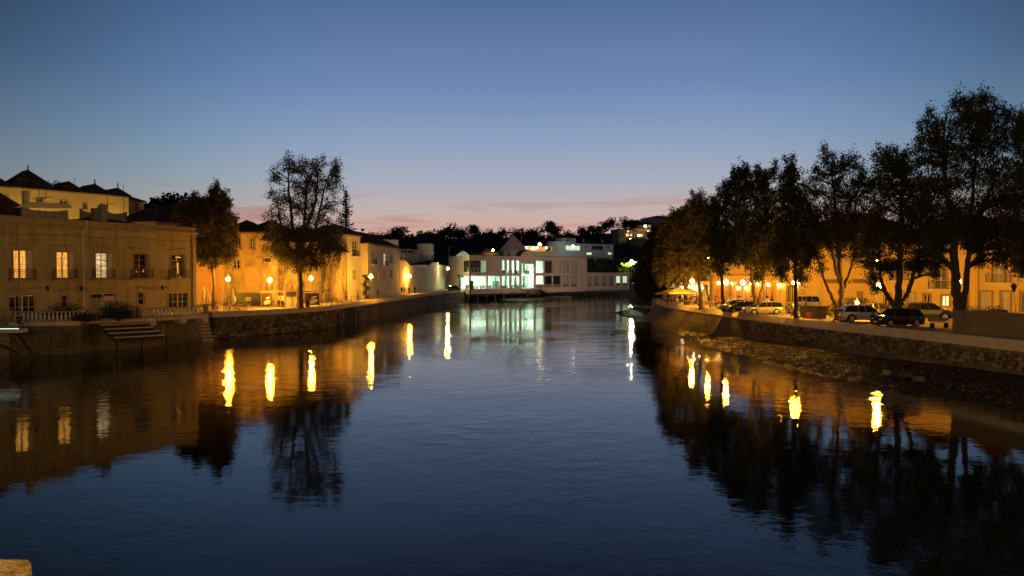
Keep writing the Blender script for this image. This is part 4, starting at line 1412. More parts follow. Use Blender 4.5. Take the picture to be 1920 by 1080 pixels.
# pyramid roof on its glazed neck
def back_px(px, py, back): return MF.px(px, py, -back)
bk = 13.0
a0, z0_ = back_px(937, 470, bk); a1, _ = back_px(986.5, 470, bk); ax, zx = back_px(960.5, 439.5, bk)
w2 = (a1 - a0) / 2; cx = (a0 + a1) / 2
M_pyr = mat('zinc_pink', (.42, .36, .34), .6, .08, .4)
mb = MB(); B = [(cx - w2, bk - w2, z0_), (cx + w2, bk - w2, z0_), (cx + w2, bk + w2, z0_), (cx - w2, bk + w2, z0_)]
ap = (cx, bk, zx)
w2 = 4.35
def rot_(x, y, z):      # the pyramid stands square to the river's axis, not to the slanting front
    c_, s_ = math.cos(-MF.rz + .12), math.sin(-MF.rz + .12)
    return (cx + x * c_ - y * s_, bk + x * s_ + y * c_, z)
B = [rot_(-w2, -w2, z0_), rot_(w2, -w2, z0_), rot_(w2, w2, z0_), rot_(-w2, w2, z0_)]
# rotated a little less than the facade so one broad face is seen
for i in range(4): mb.add([B[i], B[(i + 1) % 4], ap], [(0, 1, 2)])
mb.quad(B[3], B[2], B[1], B[0]); mb.build('pyramid_roof', M_pyr, mh)
def rbox(a_, b_, c_, d_, e_, f_):
    m_ = MB(); m_.box(a_, b_, c_, d_, e_, f_); m_.v = [rot_(*v) for v in m_.v]; return m_
rbox(-w2 + .3, w2 - .3, -w2 + .3, w2 - .3, zt - .2, z0_ - .02).build('neck_glazing', mat('opal_glass', (.50, .60, .52), .25, .05, 1), mh)
mb = MB()
for t in (0, .27, .72, 1):
    x = -w2 + .28 + (2 * w2 - .56) * t; m_ = rbox(x - .2, x + .2, -w2 + .1, -w2 + .29, zt - .2, z0_ - .03); mb.add(m_.v, m_.f)
    m_ = rbox(-w2 + .1, -w2 + .29, x - .2, x + .2, zt - .2, z0_ - .03); mb.add(m_.v, m_.f)
mb.build('neck_post', M_iron, mh)
# small glass pyramid lantern
a0, z0_ = back_px(860.5, 478, 5); a1, _ = back_px(876, 478, 5); ax, zx = back_px(869, 469, 5)
mb = MB(); w2 = (a1 - a0) / 2; cx = (a0 + a1) / 2
cy = 9.0
a0, z0_ = back_px(860.5, 479.5, cy); a1, _ = back_px(876, 479.5, cy); ax, zx = back_px(868.5, 469, cy); w2 = (a1 - a0) / 2; cx = (a0 + a1) / 2
B = [(cx - w2, cy - w2, zt), (cx + w2, cy - w2, zt), (cx + w2, cy + w2, zt), (cx - w2, cy + w2, zt)]
for i in range(4): mb.add([B[i], B[(i + 1) % 4], (cx, cy, zx)], [(0, 1, 2)])
lg = mb.build('glass_pyramid', emit('skylight_glow', (.50, .82, .50), .55, (1.2, .6, (1, 1, .3))), mh)
mb = MB()
for i in range(4):
    mb.bar(B[i], (cx, cy, zx), .07, 4)
    for t in (.25, .5, .75):
        q = Vector(B[i]).lerp(Vector(B[(i + 1) % 4]), t); mb.bar(q, Vector((cx, cy, zx)).lerp(q, .1), .05, 4)
mb.build('glazing_bar', M_metal, lg)
# corner street roof slab for the side wall
# lower wing on piles
WF = Fac(D3(1101.2, 245.1), HMc, 0.0)
wg = thing('pile_wing', 'long single storey white wing of the hall standing on piles over dark water', 'building', WF.loc, WF.rz)
wzt = WF.px(1140, 512)[1]; wzb = WF.px(1140, 544.5)[1]
wg0, wg1 = WF.px(1140, 536.2)[1], WF.px(1140, 517.5)[1]
holes = []; 
wx = [(1085.5, 1095), (1100.5, 1109.5), (1114.5, 1123.5), (1128.5, 1137.5), (1142, 1151.5), (1155.5, 1163.5), (1168, 1176)]
for i, (a, b) in enumerate(wx[1:]):
    s0, s1 = WF.px(max(a, 1102), 525)[0], WF.px(b, 525)[0]
    holes.append((s0, s1, wg0, wg1))
body(wg, WF.L, wzt, 9, M_hall, holes, zb=wzb)
for i, (s0, s1, z0, z1) in enumerate(holes):
    lit = i >= 4
    w = window(wg, s0, s1, z0, z1, 'dark', 1 if not lit else 2, 1, 0, paint=E_winp if lit else mat('blind_wing', (.46, .40, .34), .7, .06, 2), fm=M_hall, depth=.35,
               label='glazed bay showing a yellow green glow' if lit else None)
    MB().box(s0 + .08, s1 - .08, .08, .12, z0 + .01, z0 + (z1 - z0) * .3).build('spandrel', mat('spandrel', (.33, .29, .25), .7, .1, 2), w)
MB().box(-.05, WF.L + .4, -.25, 9, wzt + .003, wzt + .2).build('roof_slab', M_hall, wg)
# one more upper blank bay of the hall above x 1081-1101 is plain wall; piles beneath both parts
M_pile = mat('pile_concrete', (.16, .12, .09), .9, .3, 1)
for F_, root, n in ((MF, mh, 15), (WF, wg, 9)):
    zb_ = zbot if root is mh else wzb
    pm = MB().box(-.22, .22, -.22, .22, -1.6, 0).mesh('pile', M_hall)
    for i in range(n):
        for y in (1.0, 6.0):
            MB().box(-.22, .22, -.22, .22, -1.6, zb_ - .004).build('pile', M_pile, root, (1.5 + (F_.L - 2.2) * i / (n - 1), 2.5, 0)) if y < 2 else None
# balcony with truss and the slanting gangway
a, z = MF.px(979, 541.5); b, _ = MF.px(1002, 541.5)
bl = thing('gangway', 'dark sloping gangway with handrails from the hall balcony down to the water', 'gangway', MF.loc, MF.rz)
MB().box(a, b, -2.2, -.01, z - .25, z).build('landing', M_hall, bl)
mb = MB()
for x in (a + .1, b - .1): mb.bar((x, -2.1, z - .25), (x, -2.1, .3), .12, 5); 
for k in range(3):
    x0 = a + (b - a) * k / 3; x1 = a + (b - a) * (k + 1) / 3
    mb.bar((x0, -2.1, z - .3), ((x0 + x1) / 2, -2.1, z - 1.7), .1, 5); mb.bar(((x0 + x1) / 2, -2.1, z - 1.7), (x1, -2.1, z - .3), .1, 5)
mb.bar((a, -2.1, z - 1.7), (b, -2.1, z - 1.7), .1, 5)
mb.build('truss', M_metal, bl)
mb = MB()
g0 = Vector((b - .3, -1.2, z)); e, ze = MF.px(1031, 556, 1.2); g1 = Vector((e, -1.2, .5))
for dy in (-.8, .8):
    o_ = Vector((0, dy, 0)); mb.bar(g0 + o_, g1 + o_, .1, 5); mb.bar(g0 + o_ + Vector((0, 0, 1)), g1 + o_ + Vector((0, 0, 1)), .06, 5)
    for k in range(9):
        q = g0.lerp(g1, k / 8) + o_; mb.bar(q, q + Vector((0, 0, 1)), .045, 4)
mb.quad(g0 + Vector((0, -.8, 0)), g1 + Vector((0, -.8, 0)), g1 + Vector((0, .8, 0)), g0 + Vector((0, .8, 0)))
mb.build('ramp', M_iron, bl)
MB().box(e - 3, e + 8, -3.2, -.6, .1, .42).build('pontoon', M_coping, bl)

# lit roof terrace house behind the hall
P0, P1 = PY(984, 480, 292), PY(1041, 480, 300)
RT = Fac((P0.x, P0.y), (P1.x, P1.y), 3.0)
rt = thing('roof_terrace_house', 'house behind the hall with an amber lit covered roof terrace', 'building', RT.loc, RT.rz)
def rz_(y): return RT.px(1010, y)[1]
body(rt, RT.L, rz_(473), 9, M_cream, [], zb=-2)
MB().box(-.2, RT.L + .2, -.3, 8.5, rz_(462.5), rz_(461)).build('canopy', M_cream, rt)
mb = MB(); xw = RT.px(1034, 470)[0]; mb.box(xw, RT.L, -.1, .4, rz_(473) + .004, rz_(462.5) - .004); mb.build('pier', M_cream, rt)
mb = MB(); mb.box(0, xw - .01, 4, 4.3, rz_(473) + .004, rz_(462.5) - .004); mb.build('back_wall', mat('wall_tan', (.35, .24, .15), .9, .1, 1), rt)
MB().box(0, xw - .01, -.2, -.02, rz_(474.5), rz_(471)).build('parapet', M_cream, rt)
mb = MB()
for x, y in ((993, 464.5), (1003, 465.5), (1007, 465.5), (1013, 464.3), (1029.5, 464.5)):
    s, z = RT.px(x, y); mb.sphere((s, 2.0, z), .32, 8, 5)
mb.build('terrace_lamp', E_small, rt)

# white villa on the slope
P0, P1 = PY(1050, 478, 335), PY(1150, 478, 350)
VF = Fac((P0.x, P0.y), (P1.x, P1.y), 0.0)
vl = thing('hillside_villa', 'white villa on the slope with rounded end and a row of cool lit windows', 'building', VF.loc, VF.rz)
def vz(y, x=1090): return VF.px(x, y)[1]
M_villa = mat('villa_white', (.74, .71, .70), .85, .05, .3)
wl = [((1061, 460.5, 1088, 469.5), 'cool', 5), ((1100, 473, 1110, 478), 'cool', 2), ((1140, 473, 1147, 477.5), 'cool', 2), ((1110, 461, 1131, 469), 'void', 2), ((1097, 461, 1101, 465), 'dark', 1), ((1138, 462, 1143, 466), 'dark', 1)]
hs = [VF.rect(*r_) for r_, _, _ in wl]
body(vl, VF.L, vz(456.5), 12, M_villa, hs, zb=vz(505))
for (s0, s1, z0, z1), (_, k, c) in zip(hs, wl):
    w = window(vl, s0, s1, z0, z1, k, c, 1, 0, depth=.4)
    if k == 'void': MB().box(s0, s1, -.1, -.02, z0, z0 + (z1 - z0) * .35).build('parapet', M_shut, w)
zt_ = vz(456.5); r_ = 3.2
MB().lathe((1.2, 4.5, vz(492)), [(4.5, 0), (4.5, vz(453.5) - vz(492)), (4.2, vz(453.5) - vz(492))], 24).build('rounded_end', M_villa, vl)
s0, s1 = VF.px(1059, 450)[0], VF.px(1084, 450)[0]
MB().box(s0, s1, 2, 8, zt_ + .004, vz(452.5)).box(s0, s1, 2, 8, vz(448), vz(446.8)).box(s0, s0 + .3, 2, 8, vz(452.5), vz(448)).box(s1 - .3, s1, 2, 8, vz(452.5), vz(448)).box(s0, (s0 + s1) / 2, 4, 8, vz(452.4), vz(448)).build('roof_room', M_villa, vl)
hip_roof('roof', vl, VF.px(1088, 456)[0], VF.L, 0, 12, zt_ + .01, 1.6, .3)
for x in (1105, 1141): s, _ = VF.px(x, 450); chimney(vl, s, 5, zt_, vz(447.5), .5, .5, M_villa)

# village high on the hill, right of the villa
def block(name, label, x0, x1, ytop, ybot, D, m, lits=(), depth=8, dk=(), roof='flat', mats='pale'):
    P0, P1 = PY(x0, ybot, D), PY(x1, ybot, D + 4)
    F_ = Fac((P0.x, P0.y), (P1.x, P1.y), 0)
    b_ = thing(name, label, 'house', F_.loc, F_.rz, None)
    xm = (x0 + x1) / 2
    ws = [(F_.rect(*r_), 'lit') for r_ in lits] + [(F_.rect(*r_), 'dark') for r_ in dk]
    ztp = F_.px(xm, ytop)[1]
    body(b_, F_.L, ztp, depth, m, [w[0] for w in ws], zb=F_.px(xm, ybot)[1] - 6)
    for (s0, s1, z0, z1), k in ws:
        window(b_, s0, s1, z0, z1, 'pale' if mats == 'pale' else 'lit', 2, 1, 0, paint=E_vil if k == 'lit' else None, depth=.3) if k == 'lit' else window(b_, s0, s1, z0, z1, 'dark', 2, 1, 0, depth=.3)
    if roof == 'flat':
        MB().box(-.3, F_.L + .3, -.3, depth, ztp + .004, ztp + .4).build('roof', M_roof, b_)
    else:
        hip_roof('roof', b_, 0, F_.L, 0, depth, ztp + .01, 1.8, .4)
    return b_
E_vil = emit('village_window', (1.0, .58, .28), 1.6)
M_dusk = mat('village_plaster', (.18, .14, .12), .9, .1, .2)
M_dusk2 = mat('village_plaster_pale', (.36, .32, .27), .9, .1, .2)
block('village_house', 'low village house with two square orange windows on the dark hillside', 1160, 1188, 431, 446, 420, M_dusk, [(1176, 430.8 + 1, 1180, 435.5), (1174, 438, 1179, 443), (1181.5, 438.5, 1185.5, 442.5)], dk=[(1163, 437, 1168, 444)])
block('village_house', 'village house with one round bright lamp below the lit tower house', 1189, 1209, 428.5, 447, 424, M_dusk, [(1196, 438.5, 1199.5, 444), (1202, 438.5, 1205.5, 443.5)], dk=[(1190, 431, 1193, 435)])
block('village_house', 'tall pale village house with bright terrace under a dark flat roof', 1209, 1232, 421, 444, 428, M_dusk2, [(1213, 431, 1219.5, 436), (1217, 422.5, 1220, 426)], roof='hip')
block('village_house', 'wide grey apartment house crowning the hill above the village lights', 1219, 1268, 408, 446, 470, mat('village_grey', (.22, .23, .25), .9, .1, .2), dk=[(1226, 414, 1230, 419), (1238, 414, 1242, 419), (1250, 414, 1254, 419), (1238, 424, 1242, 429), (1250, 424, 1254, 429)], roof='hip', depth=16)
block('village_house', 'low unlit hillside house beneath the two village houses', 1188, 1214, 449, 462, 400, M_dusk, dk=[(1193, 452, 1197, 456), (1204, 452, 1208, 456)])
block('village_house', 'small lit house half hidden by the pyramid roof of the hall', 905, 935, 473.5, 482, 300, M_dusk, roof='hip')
# dark roofs and chimneys beyond the wing
for i, (x0, x1, yt, D, lb) in enumerate([(1103, 1140, 492, 310, 'dark roofed cottage with two pale chimneys behind the wing'), (1128, 1166, 494, 330, 'dark roofed cottage with one chimney behind the wing roof'), (1150, 1185, 482, 360, 'unlit long house low on the slope above the cottages')]):
    P0, P1 = PY(x0, 505, D), PY(x1, 505, D + 3)
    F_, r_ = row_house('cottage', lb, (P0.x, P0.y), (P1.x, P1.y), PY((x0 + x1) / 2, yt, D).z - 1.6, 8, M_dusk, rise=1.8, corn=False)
    for x in ((1118, 1132), (1150,), ())[i]:
        s, z = F_.px(x, yt - 4, -3); chimney(r_, s, 3, z - 3, z, .7, .7, M_villa)

# ================================================================== RIGHT ROW
def DR(px, D): return (px - 960) / FPX * D, D
M_r1 = mat('plaster_right_a', (.70, .50, .20), .9, .08, .4, .006, 5, stain=((.42, .31, .18), .4, .6, .5))
M_r2 = mat('plaster_right_b', (.70, .49, .20), .9, .07, .4, .006, 5)
M_r3 = mat('plaster_right_c', (.64, .42, .17), .9, .1, .4, .006, 5, stain=((.4, .27, .14), .4, .6, .5))
M_tr = mat('trim_tan', (.34, .23, .11), .85, .1, 2)
kw = dict(trim=M_tr, rise=2.9)
Fr1, r1 = row_house('town_house', 'town house at the edge of the street with a dark garage door and balcony', DR(1907.5, 83.5), DR(2060, 77), 12.6, 13, M_r3,
    [dict(r=(1911, 476, 1925, 520), b=.3, n=4), dict(r=(1913, 546, 1935, 590), ground=1, k='shut', n=1, c=2), dict(r=(1960, 476, 1980, 520), b=.3, n=4)], **kw)
Fr2, r2 = row_house('town_house', 'tall pale yellow town house with single iron balcony above the shuttered door', DR(1829.5, 86.5), DR(1907, 83.6), 12.4, 13, M_r2,
    [dict(r=(1863, 481, 1883, 529), b=.75, n=3, k='shutl', s=.25, label='tall balcony window with pale shutters'), dict(r=(1839, 548, 1858, 590), ground=1, k='shutl', s=.25, n=1, c=1), dict(r=(1878, 548, 1893, 590), ground=1, s=.25, n=1, k='shutl')], **kw)
MB().bar((.3, -.12, 0), (.3, -.12, 8.6), .07, 6).build('downpipe', M_tr, r2)
Fr3, r3 = row_house('town_house', 'town house with a greenish lit window beside the great tree trunks', DR(1701, 91.5), DR(1829, 86.6), 12.0, 13, M_r1,
    [dict(r=(1732, 552, 1743.5, 567), n=1, s=.2), dict(r=(1766, 554.5, 1779.5, 574), s=.22, n=1, k='cool', label='small window with greenish white light'), dict(r=(1752, 494, 1776, 541), b=.6, n=3, k='shut'), dict(r=(1700.5 + 3, 549, 1716, 590), ground=1, k='shutl', n=1), dict(r=(1811, 548, 1816, 590), ground=1, k='shut', c=1, n=1)], **kw)
Fr4, r4 = row_house('town_house', 'broad pale yellow town house with two long brown awning boards', DR(1541, 97.5), DR(1700.5, 91.6), 12.3, 13, M_r2,
    [dict(r=(1608, 547, 1616.5, 567), k='shut', n=1), dict(r=(1658, 550, 1670, 590), ground=1, k='void', n=1), dict(r=(1681, 487, 1690, 525), b=.8, n=3), dict(r=(1568, 478, 1578, 505), n=3), dict(r=(1625, 480, 1636, 505), n=3), dict(r=(1690 - 2, 548, 1697, 590), ground=1, k='shutl', c=1)], **kw)
for a, b in ((1549, 1593), (1600.5, 1633)):
    s0, s1, z0, z1 = Fr4.rect(a, 523.5, b, 531); MB().box(s0, s1, -.5, -.004, z0, z1).build('awning_board', M_shut, r4)
Fr5, r5 = row_house('town_house', 'plain yellow house with dark doorway and framed sign between trees', DR(1455.5, 102), DR(1540.5, 97.6), 11.6, 12, M_r1,
    [dict(r=(1483, 536, 1490.5, 590), ground=1, k='void', n=1), dict(r=(1475.5, 537, 1480, 590), ground=1, k='shut', c=1, n=1), dict(r=(1470, 478, 1480, 500), n=3, k='dark'), dict(r=(1505, 478, 1515, 500), n=3, k='dark')], **kw)
s0, s1, z0, z1 = Fr5.rect(1500, 544, 1508, 551); o = MB().box(s0, s1, -.06, -.004, z0, z1).build('framed_sign', M_iron, r5); MB().box(s0 + .06, s1 - .06, -.075, -.063, z0 + .06, z1 - .06).build('sign_board', M_cream, o)
# single storey restaurant with doors and pilasters
RF = Fac(DR(1336, 114), DR(1455, 102.1), QZ)
rs = thing('restaurant', 'single storey restaurant with terracotta piers, tall doors and bright wall lanterns', 'building', RF.loc, RF.rz)
RH = RF.px(1400, 513.5)[1]
dxs = [(1347, 1351), (1356, 1360.5), (1366, 1371), (1379, 1384), (1393, 1398), (1413, 1418), (1434, 1440), (1449, 1453)]
hs = []
for a, b in dxs:
    s0, s1, z0, z1 = RF.rect(a, 533, b, 580); hs.append((s0, s1, .05, z1))
body(rs, RF.L, RH, 9, M_r3, hs)
for i, h in enumerate(hs):
    window(rs, *h, 'curtain' if i % 3 == 1 else 'void', 2, 3, .12, trim=M_pink, door=True)
    MB().box(h[0] - .75, h[0] - .2, -.14, -.055, 0, RH - 1.2).build('pier', M_pink, rs)
cornice(rs, RF.L, RH - .3, 0, .3, .25, M_tr)
MB().box(-.2, RF.L + .2, -.1, .4, RH + .003, RH + .25).build('parapet', M_r3, rs)
E_lant = emit('lantern_warm', (1.0, .52, .12), 95)
for x, y in ((1350, 530.5), (1376, 531.5), (1387, 540), (1402, 540), (1411, 532), (1424, 532), (1443, 533.5), (1463, 534)):
    F_ = RF if x < 1455 else Fr5
    s, z = F_.px(x, y)
    wlt = (rs if x < 1455 else r5)
    lt = MB().box(s - .18, s + .18, -.5, -.2, z + .17, z + .25).bar((s, -.35, z + .2), (s, -.004, z + .4), .025, 5).bar((s, -.35, z - .24), (s, -.35, z - .17), .1, 6).build('lantern_bracket', M_iron, wlt)
    MB().lathe((s, -.35, z - .165), [(.07, 0), (.14, .1), (.14, .3), (.07, .33)], 8).build('lamp_glass', E_lant, lt)
# round white illuminated disc sign
s, z = RF.px(1401, 529.5)
sg = MB().lathe((0, 0, 0), [(.42, -.08), (.42, .08)], 20).build('disc_sign', emit('disc_sign', (.80, .92, 1.0), 2.2), rs, (s, -.9, z)); sg.rotation_euler = (math.pi / 2, 0, 0)
mb = MB(); mb.box(s - .04, s + .04, -.78, -.004, z + .35, z + .42); mb.build('sign_arm', M_iron, rs)
mb = MB(); mb.prism_y([(-.2, -.25), (.05, -.1), (.22, -.22), (.14, .1), (.02, .3), (-.08, .05)], -.11, -.09); e_ = mb.build('emblem', M_iron, rs, (s, -.9, z))
# taller house set back behind the restaurant
P0, P1 = DR(1325, 128), DR(1462, 112)
Fb, rb = row_house('rear_house', 'two storey house set back above the restaurant roof with orange wall', P0, P1, 12.0, 12, M_r3,
    [dict(r=(1376, 485, 1386, 500), n=2), dict(r=(1410, 484, 1420, 500), n=2), dict(r=(1440, 482, 1450, 500), n=2)], **kw)
P0, P1 = DR(1270, 170), DR(1335, 140)
row_house('rear_house', 'dim house at the back of the cafe square', P0, P1, 12.5, 12, M_r3, [dict(r=(1290, 498, 1297, 510), n=2), dict(r=(1312, 498, 1319, 510), n=2)], **kw)
# second row of roofs on rising ground behind
for i, (x0, x1, D, ht, lb) in enumerate([(1340, 1500, 150, 15.5, 'dark hipped roof mass behind the restaurant row'), (1505, 1700, 140, 16.8, 'tall dark hipped roof mass rising behind the awning house'), (1705, 1930, 128, 15.5, 'dark roofed block behind the trunks of the great tree')]):
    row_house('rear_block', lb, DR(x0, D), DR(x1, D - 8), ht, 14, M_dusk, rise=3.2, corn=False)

# ================================================================== HILLS
def hill(name, pts, depth, zfront, m, step=14.0, rough=3.0, seed=0):
    """pts: (px, py_top, D) ridge line of ground; falls toward the camera"""
    ridge = [PY(a, b, D) for a, b, D in pts]
    nu_ = 90; nv_ = 22
    vs = []
    for i in range(nu_ + 1):
        r0 = interp(ridge, i / nu_)
        for j in range(nv_ + 1):
            k = j / nv_
            if k < .6:
                t = k / .6
                p = Vector((r0.x * (1 - depth / r0.y * (1 - t)), r0.y - depth * (1 - t), 0))
                z = zfront + (r0.z - zfront) * (t ** 0.8)
            else:
                t = (k - .6) / .4
                p = Vector((r0.x * (1 + depth * .8 / r0.y * t), r0.y + depth * .8 * t, 0))
                z = r0.z * (1 - t * .6)
            z += MN.noise(Vector((p.x * .02, p.y * .02, seed))) * rough * min(1, k * 3)
            vs.append((p.x, p.y, z))
    fs = [(i * (nv_ + 1) + j, (i + 1) * (nv_ + 1) + j, (i + 1) * (nv_ + 1) + j + 1, i * (nv_ + 1) + j + 1) for i in range(nu_) for j in range(nv_)]
    o = link(name, np_mesh(name, np.array(vs), np.array(fs), m, True)); structure(o)
    return vs
HILL1 = [(560, 462, 560), (660, 452, 560), (740, 450, 540), (860, 448, 540), (960, 446, 540), (1060, 444, 540), (1150, 436, 540), (1230, 432, 540), (1330, 436, 540), (1500, 440, 540), (2000, 440, 540)]
hv1 = hill('far_hill', HILL1, 230, 4.0, M_hill, seed=1)
# ================================================================== TREES
def tubes_mesh(name, tubes, m):
    """tubes: list of (points Nx3, radii N, sides)"""
    V, Fc = [], []
    off = 0
    for pts, rad, n in tubes:
        pts = np.asarray(pts, float); rad = np.asarray(rad, float)
        d = np.gradient(pts, axis=0)
        d /= (np.linalg.norm(d, axis=1, keepdims=True) + 1e-9)
        ref = np.where(np.abs(d[:, 2:3]) < .9, np.array([[0, 0, 1.0]]), np.array([[1.0, 0, 0]]))
        a = np.cross(d, ref); a /= (np.linalg.norm(a, axis=1, keepdims=True) + 1e-9)
        b = np.cross(d, a)
        t = np.arange(n) / n * 2 * math.pi
        ring = a[:, None, :] * np.cos(t)[None, :, None] + b[:, None, :] * np.sin(t)[None, :, None]
        v = pts[:, None, :] + ring * rad[:, None, None]
        k = len(pts)
        V.append(v.reshape(-1, 3))
        i = np.arange(k - 1)[:, None] * n; j = np.arange(n)[None, :]; j2 = (j + 1) % n
        f = np.stack([i + j, i + j2, i + n + j2, i + n + j], axis=-1).reshape(-1, 4) + off
        Fc.append(f); off += k * n
    return np_mesh(name, np.concatenate(V), np.concatenate(Fc), m, True)

def leaves_mesh(name, centers, sizes, dirs, rng, m, aspect=.34):
    """one small diamond leaf per centre"""
    n = len(centers)
    d = dirs / (np.linalg.norm(dirs, axis=1, keepdims=True) + 1e-9)
    r = rng.normal(size=(n, 3))
    a = np.cross(d, r); a /= (np.linalg.norm(a, axis=1, keepdims=True) + 1e-9)
    L_ = sizes[:, None]
    w = L_ * aspect
    v = np.empty((n, 4, 3))
    v[:, 0] = centers - d * L_ * .5
    v[:, 1] = centers + a * w * .5
    v[:, 2] = centers + d * L_ * .5
    v[:, 3] = centers - a * w * .5
    f = np.arange(n * 4).reshape(n, 4)
    return np_mesh(name, v.reshape(-1, 3), f, m)

def curve(p, q, rng, bend=.15, n=6, up=0.0):
    p, q = np.array(p, float), np.array(q, float)
    d = q - p; L_ = np.linalg.norm(d)
    off = rng.normal(size=3) * L_ * bend
    t = np.linspace(0, 1, n)[:, None]
    pts = p + d * t + off * (4 * t * (1 - t)) * .5
    pts[:, 2] += up * L_ * np.sin(t[:, 0] * math.pi)
    return pts

TG, TD = 1.0, 1.4
def tree_px(name, label, Y, stems, lobes, seed, leaf=.24, dens=1.0, lm=None, bm_=None, base_r=.28, clump_r=.46, droop=.3, depthk=1.0, group=None, cat='tree', per=24, Yspread=.0, aspect=.34, gapk=1.0, plumes=0):
    """stems/lobes are read off the photograph at the tree's own distance Y and given depth of their own"""
    rng = np.random.default_rng(seed)
    lm = lm or M_leaf; bm_ = bm_ or M_bark
    m2p = Y / FPX
    base = PY(stems[0][0][0], stems[0][0][1], Y)
    base = np.array([base.x, base.y, base.z])
    gz = QZ
    root = thing(name, label, cat, (base[0], base[1], gz), 0, group)
    org = np.array([base[0], base[1], gz])
    tubes = []; nodes = []
    for si, s in enumerate(stems):
        pts = []
        for k, q in enumerate(s):
            p = PY(q[0], q[1], Y)
            dy = (0 if k == 0 and si == 0 else 0) + (q[2] if len(q) > 2 else 0)
            pts.append([p.x, p.y + dy, p.z])
        pts = np.array(pts)
        if si == 0: pts[0, 2] = gz - .05
        # resample smoothly
        tt = np.linspace(0, len(pts) - 1, len(pts) * 4)
        P_ = np.stack([np.interp(tt, np.arange(len(pts)), pts[:, c]) for c in range(3)], 1)
        for _ in range(2):
            P_[1:-1] = (P_[:-2] + P_[1:-1] * 2 + P_[2:]) / 4
        P_[1:-1] += rng.normal(size=P_[1:-1].shape) * .04
        r0 = base_r * (1.0 if si == 0 else .62)
        rr = r0 * (1 - np.linspace(0, 1, len(P_)) * .72)
        if si == 0: rr[0] *= 1.35; rr[1] *= 1.1
        tubes.append((P_, rr, 10))
        nodes += [(P_[i], rr[i]) for i in range(len(P_) // 2 if si == 0 else len(P_) // 3, len(P_))]
    NP_ = np.array([n_[0] for n_ in nodes]); NR = np.array([n_[1] for n_ in nodes])
    C, D_, SZ = [], [], []
    if plumes:
        top_ = sorted(lobes, key=lambda l_: l_[1] - l_[3])[:max(3, int(len(lobes) * .4))]
        lobes = list(lobes)
        for l_ in top_:
            for _ in range(plumes):
                a_ = rng.uniform(-1, 1)
                lobes.append((l_[0] + a_ * l_[2] * .85, l_[1] - l_[3] * (1 - .5 * abs(a_)) - rng.uniform(0, 6), rng.uniform(3.5, 7), rng.uniform(9, 16), .55))
    for (cx, cy, rx, ry, *w) in lobes:
        wgt = w[0] if w else 1.0
        c = PY(cx, cy, Y); rx_, rz_2 = rx * m2p, ry * m2p
        ry_ = (rx_ + rz_2) / 2 * depthk
        dyo = rng.uniform(-1, 1) * (Yspread + rx_ * .5)
        c = np.array([c.x, c.y + dyo, c.z])
        dist = np.linalg.norm(NP_ - c, axis=1) + np.maximum(0, NP_[:, 2] - c[2] + rz_2 * .5) * 1.5
        k = int(np.argmin(dist))
        br = curve(NP_[k], c, rng, .12, 8, .06)
        r0 = max(.05, min(NR[k] * .75, .18))
        tubes.append((br, np.linspace(r0, r0 * .35, 8), 6))
        # secondary boughs
        nb = int(9 + rx * .25) if rx > 7.5 else 3
        tips = rng.normal(size=(nb, 3)); tips /= np.linalg.norm(tips, axis=1, keepdims=True)
        tips = c + tips * np.array([rx_, ry_, rz_2]) * rng.uniform(.45, .92, (nb, 1))
        tips[:, 2] += rz_2 * .1
        bough = []
        for t_ in tips:
            st_ = br[rng.integers(4, 8)]
            b_ = curve(st_, t_, rng, .14, 6, .05)
            tubes.append((b_, np.linspace(r0 * .42, .018, 6), 4)); bough.append(b_)
        rx_ *= TG; ry_ *= TG; rz_2 *= TG
        vol = rx * ry * TD
        nc = int(vol * .055 * dens * wgt * (m2p / .05) ** 1.6 * (.55 / clump_r) ** 2) + (6 if rx > 7.5 else 1)
        # clumps: pushed out towards the lobe's skin, irregular
        cc = rng.normal(size=(nc, 3)); cc /= np.linalg.norm(cc, axis=1, keepdims=True)
        rad = rng.uniform(.25, 1.0, (nc, 1)) ** .55
        spike = 1 + .22 * rng.normal(size=(nc, 1))
        cl = c + cc * rad * spike * np.array([rx_, ry_, rz_2])
        cl[:, 2] += np.where(rng.random(nc) < .12, rng.uniform(0, .35, nc) * rz_2, 0)
        B_ = np.concatenate(bough)
        for q in cl:
            j = int(np.argmin(((B_ - q) ** 2).sum(1) + rng.uniform(0, .3, len(B_))))
            st_ = B_[j]
            if rng.random() < .8:
                tw = curve(st_, q, rng, .1, 4, .04)
                tubes.append((tw, np.linspace(.02, .007, 4), 3))
                d_ = q - st_
            else:
                d_ = q - c
            m_ = int(per * rng.uniform(.4, 1.5) * gapk)
            along = rng.uniform(-.9, .5, (m_, 1))
            dn = d_ / (np.linalg.norm(d_) + 1e-6)
            pos = q + along * dn * clump_r * 1.3 + rng.normal(size=(m_, 3)) * clump_r * np.array([.34, .34, .40])
            dr = rng.normal(size=(m_, 3)) * .7 + dn * .8 + np.array([0, 0, -droop * 2])
            C.append(pos); D_.append(dr); SZ.append(rng.uniform(.55, 1.6, m_) * leaf * 1.02)
    C = np.concatenate(C); D_ = np.concatenate(D_); SZ = np.concatenate(SZ)
    # hanging tresses under the crown
    tubes = [(t[0] - org, t[1], t[2]) for t in tubes]
    link('trunk', tubes_mesh('trunk', tubes, bm_), root)
    link('crown', leaves_mesh('crown', C - org, SZ, D_, rng, lm, aspect), root)
    return root

TG, TD = 1.0, 1.4
